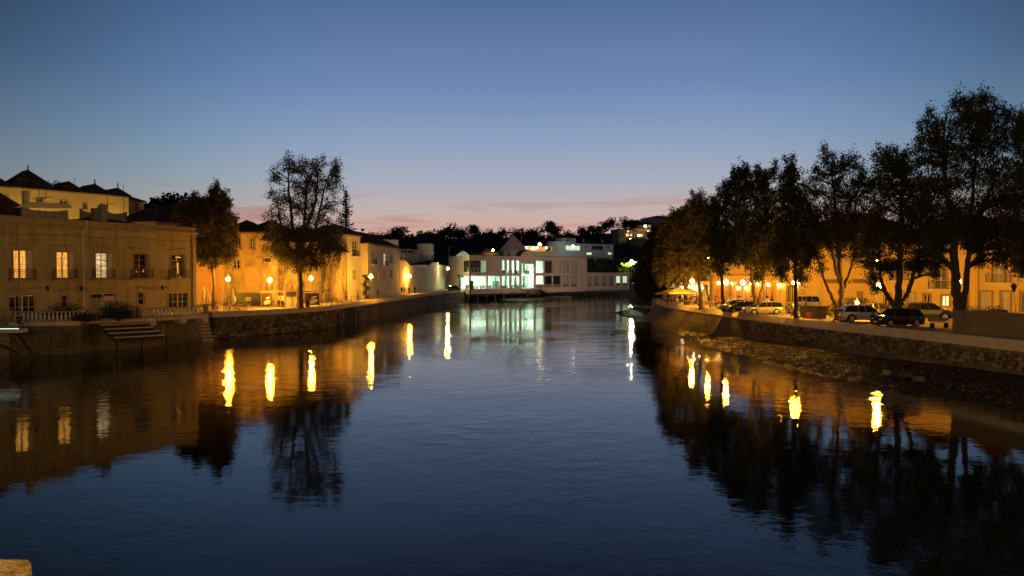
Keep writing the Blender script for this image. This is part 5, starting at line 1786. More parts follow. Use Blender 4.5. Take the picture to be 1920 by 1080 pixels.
# --- left bank
tree_px('quay_tree', 'narrow drooping tree behind the closed parasols by the first lamp', 100, [[(401, 577), (402, 545), (401, 500), (402, 450), (405, 395)], [(401, 520), (392, 480), (382, 440)], [(402, 505), (412, 470), (420, 430)], [(402, 490), (382, 450), (362, 420)]],
        [(345, 398, 18, 16), (362, 385, 16, 16), (358, 420, 22, 18), (378, 448, 18, 20), (335, 408, 10, 10), (405, 384, 20, 26), (402, 362, 7, 12), (422, 380, 16, 18, .7), (382, 392, 20, 20), (400, 420, 34, 28), (378, 425, 18, 24), (424, 430, 20, 34), (398, 455, 32, 28), (424, 470, 18, 26), (382, 478, 18, 22, .8), (405, 482, 20, 18)],
        11, leaf=.30, dens=1.7, lm=M_leaf2, base_r=.30, droop=.55, plumes=1)
TG, TD = 1.08, 1.15
tree_px('quay_tree', 'great spreading tree with airy top and lamp-lit skirts on the left path', 98, [[(562, 577), (562, 545), (562, 512), (560, 470), (570, 420), (575, 350)], [(562, 510), (545, 470), (528, 430), (520, 380)], [(561, 500), (585, 455), (598, 400), (612, 340)], [(560, 470), (548, 420), (542, 360), (540, 320)], [(572, 430), (592, 380), (596, 325)]],
        [(541, 314, 18, 14, .9), (518, 338, 14, 10, .9), (562, 318, 16, 16, .75), (592, 318, 22, 18, .9), (626, 322, 12, 14, .85), (620, 348, 20, 20, .9), (560, 350, 26, 22, .8), (592, 356, 26, 24, .9), (524, 372, 22, 20, .85), (620, 388, 22, 22, .5), (565, 390, 34, 20, .9), (520, 405, 24, 22, .6), (596, 412, 32, 18, .55),
         (535, 440, 34, 28, 1.1), (575, 445, 34, 26, 1.1), (615, 440, 28, 28, 1.1), (545, 478, 42, 24, 1.3), (595, 480, 40, 24, 1.3), (628, 462, 22, 24, 1.0), (570, 500, 34, 12, 1.0), (512, 455, 16, 22, .8)],
        12, leaf=.26, dens=1.25, lm=M_leaf2, base_r=.46, clump_r=.6, droop=.1, bm_=M_barkp, plumes=2)
# conical pine beyond
def pine(px, ytop, ybot, Y, label, seed, w=26, name='conical_pine'):
    rng = np.random.default_rng(seed)
    a = PY(px, ytop, Y); b = PY(px, ybot, Y)
    root = thing(name, label, 'tree', (a.x, a.y, b.z))
    H = a.z - b.z
    tubes = [(np.array([[0, 0, -6], [0, 0, H * .5], [0, 0, H]]), [.35, .2, .03], 6)]
    C, D_, S_ = [], [], []
    n = 16
    for i in range(n):
        z = H * (1 - (i + .3) / n); r = w / FPX * Y * .5 * ((i + .8) / n) ** .8
        for k in range(6):
            an = rng.uniform(0, 6.28); rr = r * rng.uniform(.7, 1.1)
            e = np.array([math.cos(an) * rr, math.sin(an) * rr, z + rr * .22]); s_ = np.array([0, 0, z - .1])
            tubes.append((np.array([s_, (s_ + e) / 2 - [0, 0, .08], e]), [.06, .045, .02], 4))
            m_ = int(9 + rr * 8)
            t = rng.uniform(.15, 1.05, (m_, 1)); C.append(s_ + (e - s_) * t + rng.normal(size=(m_, 3)) * .13); D_.append((e - s_) + rng.normal(size=(m_, 3)) * rr * .5); S_.append(rng.uniform(.3, .6, m_))
    link('trunk', tubes_mesh('trunk', tubes, M_bark), root)
    link('crown', leaves_mesh('crown', np.concatenate(C), np.concatenate(S_), np.concatenate(D_), rng, M_leaf, .4), root)
pine(649, 358, 436, 165, 'tall tiered conical pine rising behind the roofs beside the great tree', 5, 40)
TG, TD = 1.16, 1.2
# --- right bank, from the point towards the camera
RG = 'riverside trees along the cafe and parking quay'
tree_px('quay_tree', 'outermost amber lit tree on the river point above the yellow canopies', 108, [[(1286, 571), (1284, 545), (1280, 500), (1276, 450), (1275, 400)], [(1284, 550), (1296, 505), (1300, 450)], [(1281, 520), (1262, 490), (1252, 460)]],
        [(1272, 415, 18, 18), (1250, 440, 14, 22), (1290, 425, 22, 22), (1262, 470, 26, 26), (1295, 475, 22, 30), (1244, 482, 12, 22), (1270, 512, 26, 20), (1246, 520, 14, 16), (1300, 405, 14, 14), (1293, 515, 14, 16), (1232, 505, 7, 14, .7)],
        21, leaf=.32, dens=1.7, lm=M_leaf2, base_r=.3, droop=.45, group=RG, plumes=2)
tree_px('quay_tree', 'slim tree with dark leaning trunk behind the small bench', 96, [[(1355 - 40, 580), (1313, 555), (1311, 520), (1315, 470), (1312, 410)], [(1311, 520), (1325, 480), (1332, 440)]],
        [(1306, 380, 12, 14, .7), (1315, 398, 18, 18), (1298, 400, 12, 12, .6), (1325, 425, 20, 24), (1310, 450, 18, 26), (1332, 465, 18, 28), (1312, 495, 16, 16, .8), (1335, 500, 12, 14, .8)],
        22, leaf=.30, dens=1.5, lm=M_leaf2, base_r=.28, droop=.45, group=RG, plumes=2)
tree_px('quay_tree', 'upright tree beside the bright lamp left of the parked cars', 89.5, [[(1358, 584), (1355, 560), (1354, 520), (1357, 470), (1362, 400), (1366, 350)], [(1355, 530), (1342, 490), (1338, 450)], [(1357, 480), (1378, 430), (1390, 370)]],
        [(1384, 332, 12, 12, .6), (1398, 328, 12, 12, .6), (1372, 345, 12, 14, .6), (1360, 362, 18, 18, .8), (1392, 356, 22, 18, .9), (1340, 392, 15, 22), (1368, 398, 28, 26), (1345, 430, 18, 26), (1375, 440, 26, 28), (1350, 470, 20, 26), (1378, 478, 22, 22), (1352, 505, 12, 16, .7)],
        23, leaf=.28, dens=1.5, lm=M_leaf, base_r=.26, droop=.35, group=RG, plumes=2)
tree_px('quay_tree', 'forked tree with one pale and one dark trunk before the silver wagon', 82.5, [[(1418, 591), (1416, 565), (1410, 530), (1408, 480), (1414, 420), (1420, 360)], [(1420, 588), (1424, 560), (1432, 520), (1440, 470), (1448, 400)], [(1409, 500), (1392, 460), (1388, 420)]],
        [(1415, 335, 13, 14, .6), (1430, 345, 14, 16, .6), (1445, 330, 12, 14, .55), (1408, 362, 20, 20), (1440, 372, 24, 22), (1415, 400, 28, 26), (1450, 410, 26, 26), (1398, 430, 20, 26), (1430, 445, 30, 28), (1460, 450, 20, 26), (1405, 475, 22, 24), (1440, 490, 26, 20), (1462, 485, 18, 22), (1425, 515, 16, 12, .7)],
        24, leaf=.27, dens=1.5, lm=M_leaf, base_r=.27, droop=.4, group=RG, plumes=2, bm_=M_barkp)
tree_px('quay_tree', 'single straight dark trunk tree beside the waste bins', 75, [[(1493, 599), (1492, 570), (1492, 530), (1490, 480), (1485, 420), (1482, 360)], [(1491, 500), (1505, 465), (1512, 420)], [(1490, 480), (1475, 445), (1472, 410)]],
        [(1480, 318, 13, 14, .5), (1492, 330, 12, 14, .5), (1470, 345, 16, 18, .7), (1496, 358, 20, 20, .8), (1476, 385, 22, 24), (1506, 395, 22, 26), (1488, 425, 30, 26), (1468, 440, 14, 26), (1510, 440, 20, 24), (1482, 470, 24, 22), (1508, 490, 16, 22), (1468, 508, 14, 18), (1500, 520, 12, 12, .8), (1520, 425, 16, 26), (1515, 465, 16, 22), (1460, 475, 14, 22)],
        25, leaf=.25, dens=1.5, lm=M_leaf, base_r=.24, droop=.45, group=RG, plumes=2)
tree_px('quay_tree', 'gnarled tree forking low into a wide leaning arm beside the bins', 74.5, [[(1578, 599), (1577, 575), (1578, 555), (1576, 520), (1572, 470), (1568, 400), (1560, 330)], [(1574, 592), (1564, 565), (1553, 545), (1542, 515), (1530, 480), (1524, 440)], [(1578, 550), (1590, 520), (1600, 490), (1606, 440), (1604, 370)], [(1576, 530), (1566, 500), (1555, 450), (1548, 380)]],
        [(1545, 298, 10, 12, .45), (1560, 308, 14, 14, .5), (1590, 310, 12, 12, .45), (1608, 312, 12, 14, .5), (1538, 326, 16, 16, .6), (1570, 335, 22, 18, .6), (1606, 338, 20, 18, .7), (1530, 358, 20, 20, .8), (1562, 368, 26, 22, .8), (1598, 372, 26, 22, .9), (1625, 362, 14, 22, .7), (1535, 395, 26, 20, .8), (1575, 400, 30, 20, .8), (1615, 405, 26, 22, 1.0), (1545, 430, 26, 16, .9), (1590, 436, 32, 18, 1.0), (1625, 440, 18, 20), (1520, 450, 16, 22, .8), (1605, 462, 22, 12, .8), (1530, 480, 14, 12, .6), (1560, 465, 20, 10, .7), (1612, 490, 14, 10, .5), (1545, 452, 22, 16), (1585, 455, 24, 16), (1622, 470, 16, 16), (1575, 480, 16, 9, .5), (1600, 480, 14, 10, .6), (1536, 500, 10, 12, .6)],
        26, leaf=.22, dens=1.35, lm=M_leaf, base_r=.34, droop=.25, group=RG, plumes=2)
tree_px('quay_tree', 'three armed tree growing right before the small black car', 66, [[(1684, 613), (1683, 585), (1684, 560), (1686, 510), (1688, 450), (1690, 380), (1692, 330)], [(1680, 575), (1665, 558), (1655, 535), (1648, 500), (1645, 450)], [(1688, 572), (1702, 550), (1712, 520), (1722, 485), (1728, 440)]],
        [(1655, 295, 12, 12, .5), (1672, 292, 12, 12, .5), (1690, 300, 14, 12, .55), (1652, 315, 18, 16, .8), (1682, 322, 22, 18, .9), (1708, 318, 16, 18, .8), (1646, 345, 20, 20), (1680, 355, 28, 22), (1712, 352, 22, 22), (1655, 385, 26, 22), (1698, 392, 30, 24), (1728, 390, 18, 26), (1640, 420, 20, 24), (1680, 428, 32, 24), (1722, 432, 24, 26), (1650, 455, 24, 22), (1695, 465, 30, 20), (1640, 490, 18, 24), (1668, 498, 18, 20), (1732, 470, 22, 22), (1748, 495, 16, 18), (1702, 495, 16, 14), (1636, 520, 10, 12, .8), (1752, 515, 10, 10, .7), (1660, 500, 16, 16), (1715, 500, 18, 18), (1735, 440, 20, 24), (1630, 455, 14, 22), (1645, 540, 10, 10, .6)],
        27, leaf=.21, dens=1.45, lm=M_leaf, base_r=.42, droop=.4, group=RG, plumes=2)
tree_px('quay_tree', 'giant double trunked tree towering over the low block wall', 63, [[(1800, 612), (1797, 580), (1793, 540), (1790, 490), (1786, 430), (1775, 350), (1765, 285)], [(1802, 595), (1808, 560), (1814, 500), (1818, 430), (1825, 350), (1832, 270)], [(1790, 505), (1770, 488), (1750, 478), (1735, 465)], [(1817, 440), (1845, 390), (1868, 330)]],
        [(1740, 228, 12, 14, .5), (1755, 238, 14, 14, .6), (1790, 200, 14, 12, .6), (1812, 192, 16, 12, .7), (1838, 190, 16, 12, .7), (1862, 200, 14, 16, .6), (1885, 218, 12, 14, .5), (1735, 262, 20, 20, .7), (1765, 265, 24, 22, .9), (1795, 232, 26, 22), (1828, 222, 28, 22), (1858, 235, 24, 24), (1730, 302, 22, 24), (1768, 305, 30, 26), (1808, 275, 34, 28), (1848, 275, 32, 28), (1884, 262, 22, 26), (1736, 345, 26, 24), (1778, 350, 34, 26), (1824, 325, 36, 30), (1868, 325, 34, 30), (1745, 388, 28, 24), (1795, 392, 36, 26), (1845, 378, 38, 28), (1888, 375, 26, 30), (1770, 430, 34, 24), (1822, 432, 36, 24), (1870, 425, 34, 28), (1748, 450, 22, 20), (1832, 462, 16, 18), (1876, 462, 24, 24), (1760, 475, 22, 14), (1838, 486, 10, 18), (1880, 488, 14, 16), (1903, 480, 14, 22), (1740, 420, 22, 22), (1765, 455, 20, 16), (1850, 455, 22, 18), (1815, 455, 20, 16), (1750, 500, 14, 10, .5)],
        28, leaf=.20, dens=1.35, lm=M_leaf, base_r=.52, droop=.45, group=RG, plumes=2)
tree_px('quay_tree', 'dark tree cut off by the edge of the view over the town houses', 57, [[(1975, 640), (1970, 580), (1962, 500), (1958, 420), (1950, 330), (1940, 260)], [(1965, 520), (1940, 470), (1925, 420)]],
        [(1918, 225, 10, 16, .8), (1935, 235, 18, 22), (1915, 262, 16, 22), (1945, 280, 28, 30), (1918, 310, 22, 28), (1950, 340, 32, 32), (1920, 370, 26, 30), (1950, 410, 34, 32), (1918, 430, 24, 28), (1935, 465, 26, 24), (1912, 490, 16, 20), (1930, 505, 16, 20), (1905, 240, 14, 26), (1900, 340, 20, 30), (1900, 400, 20, 30), (1905, 450, 18, 26)],
        29, leaf=.19, dens=1.3, lm=M_leaf, base_r=.4, droop=.45, group=RG, plumes=2)
TG, TD = 1.0, 1.4
# dark trees at the far end of the right bank
tree_px('bank_tree', 'dark bushy tree hanging over the water beyond the river point', 150, [[(1226, 556), (1225, 530), (1224, 490)]],
        [(1222, 480, 22, 24, 1.4), (1212, 505, 20, 24, 1.4), (1232, 520, 22, 24, 1.4), (1205, 532, 14, 18, 1.4), (1228, 548, 26, 14, 1.4), (1245, 500, 14, 30, 1.3), (1216, 545, 20, 14, 1.3)], 31, leaf=.6, dens=2.2, lm=M_leafh, base_r=.3, clump_r=.9, per=26, aspect=.6)
tree_px('bank_tree', 'dim tree behind the river point below the hill lights', 172, [[(1238, 552), (1238, 500), (1236, 450)]],
        [(1236, 448, 20, 20, 1.2), (1250, 465, 24, 26, 1.2), (1228, 478, 16, 18, 1.2), (1262, 440, 18, 20, 1.2)], 32, leaf=.7, dens=1.7, lm=M_leafh, base_r=.3, clump_r=1.0, per=26, aspect=.6)
# the tree lit green by the white street lamp beyond the wing
tree_px('lit_tree', 'round tree glowing yellow green under the white street lamp behind the wing', 263, [[(1183, 535), (1183, 520), (1184, 505)]],
        [(1176, 501, 10, 8, 1.5), (1188, 503, 12, 9, 1.5), (1200, 502, 9, 8, 1.3), (1180, 513, 13, 8, 1.3), (1195, 512, 11, 8, 1.2), (1168, 508, 7, 6, 1.2)], 33, leaf=.55, dens=1.5, lm=M_leafg, base_r=.3, clump_r=.8, per=22, aspect=.7)

# --- hill wood: countable skyline trees as copies of four shapes, the rest one mass
def hill_tree_meshes(seed, tall):
    rng = np.random.default_rng(seed)
    tubes = [(np.array([[0, 0, -1.5], [.1, 0, 3], [0, .1, 7]]), [.4, .3, .12], 5)]
    C, S_ = [], []
    for k in range(9 if not tall else 6):
        c = np.array([rng.uniform(-3, 3), rng.uniform(-3, 3), rng.uniform(4.5, 9)]) * ([1, 1, 1] if not tall else [.5, .5, 1.4])
        r = rng.uniform(1.5, 2.8) * (1 if not tall else .6)
        tubes.append((np.array([[0, 0, 4], (c + [0, 0, 4]) / 2, c]), [.15, .1, .04], 4))
        m_ = 110
        q = rng.normal(size=(m_, 3)); q /= np.linalg.norm(q, axis=1, keepdims=True)
        C.append(c + q * r * rng.uniform(.4, 1.1, (m_, 1)) * [1.1, 1.1, .8]); S_.append(rng.uniform(.5, 1.1, m_))
    C = np.concatenate(C); S_ = np.concatenate(S_)
    return tubes_mesh('trunk', tubes, M_bark), leaves_mesh('crown', C, S_, rng.normal(size=C.shape), rng, M_leafh, .75)
HT = [hill_tree_meshes(40 + i, i >= 3) for i in range(5)]
def hill_tree(x, y, z, s, k, label, sz=1.0, name='hill_tree', group='trees standing on the hill skyline'):
    r_ = thing(name, label, 'tree', (x, y, z), rnd.uniform(0, 6.28), group)
    r_.scale = (s, s, s * sz)
    link('trunk', HT[k][0], r_); link('crown', HT[k][1], r_)
    return r_
sky_px = [(700, 438), (717, 431), (735, 427), (752, 420), (778, 434), (795, 428), (812, 426), (826, 424), (846, 414), (866, 421), (884, 417), (898, 424), (915, 427), (940, 425), (965, 424), (985, 423), (1005, 421), (1028, 410), (1040, 419), (1065, 427), (1095, 421), (1112, 419), (1128, 414), (1146, 403), (1172, 402), (1188, 408), (1200, 406), (1222, 412), (1250, 414), (1275, 420), (1310, 424)]
def over(px):
    return ('the white house roof' if px < 760 else 'the drum tower' if px < 830 else 'the lamp corner of the hall' if px < 900 else 'the grey pyramid roof' if px < 990
            else 'the lit roof terrace' if px < 1050 else 'the white villa' if px < 1155 else 'the village lights')
sky_ord = ordinals([over(p_[0]) for p_ in sky_px])
for i, (px, py) in enumerate(sky_px):
    D = 505 + rnd.uniform(-12, 12)
    top = PY(px, py, D)
    k = rnd.randrange(3)
    s = rnd.uniform(1.15, 1.6) if k < 3 else rnd.uniform(.85, 1.0)
    h = (11.5 if k < 3 else 13.0) * s
    hill_tree(top.x, top.y, top.z - h, s, k, sky_ord[i] + ' dark skyline tree above ' + over(px) + ', counting from the palace side')
# mass of the wood
rng = np.random.default_rng(77)
C, S_ = [], []
hvA = np.array(hv1)
for _ in range(1300):
    px = rng.uniform(640, 1400); t = rng.random() ** .55
    D = 320 + 190 * t
    ztop = 8 + (PY(px, 445 - 0 * t, 505).z - 8) * (.18 + .82 * t)
    x = (px - 960) / FPX * D
    if 1040 < px < 1160 and 325 < D < 365: continue
    ztop += rng.uniform(-3, 3)
    m_ = 42
    q = rng.normal(size=(m_, 3)); q /= np.linalg.norm(q, axis=1, keepdims=True)
    C.append(np.array([x, D, ztop - 2]) + q * rng.uniform(.5, 1.1, (m_, 1)) * np.array([5, 5, 3.6])); S_.append(rng.uniform(.9, 2.0, m_))
C = np.concatenate(C); S_ = np.concatenate(S_)
o = link('hillside_wood', leaves_mesh('hillside_wood', C, S_, rng.normal(size=C.shape), rng, M_leafh, .8)); o['kind'] = 'stuff'
tag(o, 'dark wooded slope behind the market hall', None)
# scrub at the foot of the hill, round the villa and the wing
C, S_ = [], []
for _ in range(260):
    px = rng.uniform(1045, 1260); D = rng.uniform(285, 318)
    if px < 1110: D = rng.uniform(305, 330)
    ztop = PY(px, rng.uniform(484, 500), D).z
    m_ = 46
    q = rng.normal(size=(m_, 3)); q /= np.linalg.norm(q, axis=1, keepdims=True)
    C.append(np.array([(px - 960) / FPX * D, D, ztop - 2]) + q * rng.uniform(.4, 1.1, (m_, 1)) * np.array([3.4, 3, 2.8])); S_.append(rng.uniform(.6, 1.3, m_))
C = np.concatenate(C); S_ = np.concatenate(S_)
o = link('scrub', leaves_mesh('scrub', C, S_, rng.normal(size=C.shape), rng, M_leafh, .8)); o['kind'] = 'stuff'
# trees on the old town hill, upper left, and behind the left row
for px, py, D, k, s, lb in [(304, 357, 150, 0, .82, 'round dark tree on the town hill left of the narrow tree'), (326, 356, 155, 1, .85, 'middle dark tree of the town hill clump'), (348, 354, 152, 2, .9, 'dark tree of the hill clump touching the narrow tree'), (368, 366, 150, 1, .8, 'dark hill tree directly behind the narrow quay tree'),
                            (96, 334, 150, 1, .55, 'small tree showing between the convent roof peaks'), (36, 332, 150, 3, .5, 'small tuft of tree beside the convent roof peak'), (262, 373, 142, 2, .5, 'low dark tree at the end of the convent'), (280, 376, 146, 0, .5, 'low dark bush like tree past the convent outbuilding')]:
    top = PY(px, py, D)
    hill_tree(top.x, top.y, top.z - (11.5 if k < 3 else 13) * s, s, k, lb, group=None, name='town_tree')
hill_tree(PY(698, 436, 240).x, 240, PY(698, 432, 240).z - 11.5 * .5, .5, 1, 'small round tree poking above the white house roof', group=None, name='town_tree')
hill_tree(PY(681, 430, 240).x, 240, PY(681, 429, 240).z - 13 * .45, .45, 3, 'thin pointed tree poking above the corner house roof', group=None, name='town_tree')

# --- bushes and climbers
def bush(name, label, c, r, n, lm, cat='bush', leaf=.14, seed=0, aspect=.5, stems=6, parent_stem=True):
    rng = np.random.default_rng(seed)
    root = thing(name, label, cat, c)
    C = []; T = []
    for k in range(n):
        q = rng.normal(size=3); q /= np.linalg.norm(q); q[2] = abs(q[2])
        C.append(q * rng.uniform(.3, 1.05) * np.array(r) + [0, 0, r[2] * .15] + rng.normal(size=3) * .05)
    C = np.array(C)
    for k in range(stems):
        e = C[rng.integers(len(C))]
        T.append((curve((0, 0, -.05), e, rng, .1, 5), np.linspace(.04, .01, 5), 4))
    link('stem', tubes_mesh('stem', T, M_bark), root)
    link('leaves', leaves_mesh('leaves', C, rng.uniform(.7, 1.3, len(C)) * leaf, rng.normal(size=C.shape), rng, lm, aspect), root)
    return root
p = G(222, 601, QZ); bush('terrace_bush', 'big sprawling dark bush before the palace gate', (p.x, p.y, QZ), (2.2, 1.5, 1.7), 5200, M_leaf, seed=1, stems=14)
p = G(118, 601, QZ); bush('terrace_bush', 'dark clipped bush behind the balustrade under the small window', (p.x - .6, p.y + 1.2, QZ), (2.4, 1.0, 1.55), 3200, M_leaf, seed=2)
p = G(160, 603, QZ); bush('terrace_bush', 'low dark plants spilling where the balustrade ends', (p.x, p.y, QZ), (1.6, .8, .8), 1600, M_leaf, seed=3)
p = G(1862, 590, QZ); 
for i, (px, w, lb) in enumerate([(1822, 1.8, 'low potted greenery along the wall top beside the trunks'), (1865, 1.5, 'spiky dark plants behind the low block wall by the shuttered door')]):
    p = PY(px, 583, 80); bush('planting', lb, (p.x, p.y, QZ), (w, .6, 1.0), 900, M_leaf, seed=6 + i, leaf=.2, aspect=.25, cat='plants')
# climbing plant on the yellow corner
cp = thing('climbing_plant', 'ragged climbing plant on the yellow lit corner by the fourth lamp', 'climber', (CX[0] - .3, CX[1] - .25, QZ))
rng = np.random.default_rng(8); C = []
for k in range(1100):
    z = rng.uniform(0, 4.6); C.append([rng.normal() * .28 + .3 * math.sin(z * 4), rng.uniform(-.22, .12), z])
C = np.array(C); link('leaves', leaves_mesh('leaves', C, rng.uniform(.1, .25, len(C)), rng.normal(size=C.shape), rng, M_leaf, .7), cp)
link('stem', tubes_mesh('stem', [(np.array([[0, 0, 0], [.1, -.05, 2], [-.1, 0, 4.5]]), [.05, .04, .02], 5)], M_bark), cp)
# ================================================================== STREET LAMPS
E_lamp2 = emit('lamp_sodium_soft', (1.0, .44, .03), 430)
M_lpole = mat('lamp_post_paint', (.34, .32, .28), .6, .05, 3)
def lamp_post(name, label, px, py, Y, em=None, z0=QZ, r=.27, group='globe lamps along the river path', gz=None, tall=False):
    p = PY(px, py, Y)
    root = thing(name, label, 'street lamp', (p.x, p.y, z0), 0, group)
    h = p.z - z0
    MB().lathe((0, 0, 0), [(.13, 0), (.13, .1), (.07, .18), (.06, .9), (.045, 1.0), (.035, h - r - .1), (.08, h - r - .06), (.1, h - r - .01)], 8).build('pole', M_lpole, root)
    me = bpy.data.meshes.new('globe'); bm = bmesh.new(); bmesh.ops.create_icosphere(bm, subdivisions=2, radius=r); bm.to_mesh(me); bm.free(); me.materials.append(em or E_lamp)
    g = link('globe', me, root, (0, 0, h))
    MB().lathe((0, 0, h + r * .93), [(.16, 0), (.2, .05), (.1, .16), (.05, .2), (.03, .34), (.05, .38), (.01, .44)], 8).build('lamp_cap', E_lampcap if em is None else M_iron, root)
    return root
E_amb = E_lamp
lamp_post('street_lamp', 'first globe lamp beside the half closed parasol and cafe tables', 428, 523.5, 99)
lamp_post('street_lamp', 'globe lamp between the poster kiosk panels', 506, 525.5, 97)
lamp_post('street_lamp', 'globe lamp just past the great tree trunk', 583, 522, 109)
lamp_post('street_lamp', 'globe lamp at the yellow corner with the climbing plant', 695.5, 518.5, 126)
lamp_post('street_lamp', 'globe lamp by the walking group before the garden wall', 768, 517.5, 166)
lamp_post('street_lamp', 'pale globe lamp at the corner of the market hall', 839.5, 503.5, 206, em=E_lampw, r=.36)
lamp_post('street_lamp', 'white lamp glaring above the yellow green tree', 1184, 490, 262, em=E_lampc, r=.42, group=None)
lamp_post('street_lamp', 'globe lamp glowing beside the yellow canopies of the cafe', 1298, 527.5, 103)
lamp_post('street_lamp', 'brightest globe lamp beside the upright trunk near the cars', 1362, 529.5, 90)
lamp_post('street_lamp', 'tall globe lamp shining high among the cafe tree leaves', 1328, 486, 114, group=None)
lamp_post('street_lamp', 'tall globe lamp sparkling through the leaves above the framed sign house', 1464, 478, 90, em=E_lamp2, group=None)
lamp_post('street_lamp', 'tall globe lamp sparkling through the leaves of the three armed tree', 1644, 491, 80, em=E_lamp2, group=None)
lamp_post('street_lamp', 'lamp hidden by the giant tree beside the greenish window', 1797, 528, 78, em=E_lamp2, group=None)
lamp_post('street_lamp', 'lamp at the garage house just beyond the edge of the view', 1975, 520, 70, em=E_lamp2, group=None)
lamp_post('street_lamp', 'globe lamp standing behind the pale sport utility car', 1647, 536, 73)
lamp_post('street_lamp', 'short globe light near the pale car bonnet and hedge', 1607, 568, 76, r=.16, group=None)
# double lantern on the straight trunk tree's post
dl = lamp_post('street_lamp', 'twin small lanterns on a post just behind the straight dark trunk', 1496, 531, 77, r=.16, group=None)
dl2 = [c for c in dl.children if c.name.startswith('globe')][0]
c2 = dl2.copy(); COL.objects.link(c2); c2.parent = dl; c2.location = dl2.location + Vector((-.45, 0, .05))
MB().bar((-.45, 0, dl2.location.z - .12), (0, 0, dl2.location.z - .25), .02, 5).build('lamp_arm', M_iron, dl)
# lamps far off
lamp_post('street_lamp', 'far amber lamp above the roofs left of the grey pyramid', 924, 469, 300, em=E_small, r=.5, z0=3, group=None)
lamp_post('street_lamp', 'far amber lamp over the lit roof terrace', 1012, 458, 310, em=E_small, r=.6, z0=3, group=None)
lamp_post('street_lamp', 'far cool lamp before the white villa windows', 1074.5, 461.5, 328, em=emit('lamp_far_cool', (.75, .9, 1.0), 40), r=.5, z0=10, group=None)
lamp_post('street_lamp', 'far lamp at the left edge of the lit tower house', 1209.8, 424.3, 424, em=E_small, r=.6, z0=20, group='twin lights on the tower house')
lamp_post('street_lamp', 'far lamp in the middle of the village lights', 1198, 441.5, 418, em=E_small, r=.65, z0=20, group='twin lights on the tower house')
lamp_post('street_lamp', 'far lamp lowest of the village lights', 1182, 448, 410, em=E_small, r=.35, z0=20, group=None)
# lamps of the lane under the convent (hidden behind the palace roofs, they light its long wall)
for i, (a, lb) in enumerate([(.28, 'lane lamp below the convent nearest the palace chimney'), (.62, 'lane lamp below the middle of the convent wall'), (.93, 'lane lamp below the end of the convent')]):
    q = F10.world(F10.L * a, -3.2, 0)
    o = thing('street_lamp', lb, 'street lamp', (q.x, q.y, 9.2)); h = 4.6
    MB().bar((0, 0, 0), (0, 0, h - .25), .06, 6).build('pole', M_iron, o)
    me = bpy.data.meshes.new('globe'); bm = bmesh.new(); bmesh.ops.create_icosphere(bm, subdivisions=2, radius=.25); bm.to_mesh(me); bm.free(); me.materials.append(emit('lamp_yellow', (1.0, .60, .05), 650)); link('globe', me, o, (0, 0, h))
# unlit lantern on the right, behind the low wall
p = PY(1902, 541, 66); p0 = PY(1902.5, 590, 66)
ul = thing('street_lamp', 'unlit square lantern on a leaning post behind the low wall', 'street lamp', (p0.x + .15, p0.y, QZ))
h = p.z - QZ
MB().bar((0, 0, 0), (-.22, 0, h - .3), .04, 6).build('pole', M_metal, ul)
MB().lathe((-.24, 0, h - .3), [(.13, 0), (.27, .45), (.30, .5)], 4).build('lamp_glass', M_glassd, ul)
MB().lathe((-.24, 0, h + .2), [(.34, 0), (.34, .05), (.10, .25), (.02, .33)], 4).build('lamp_cap', M_iron, ul)

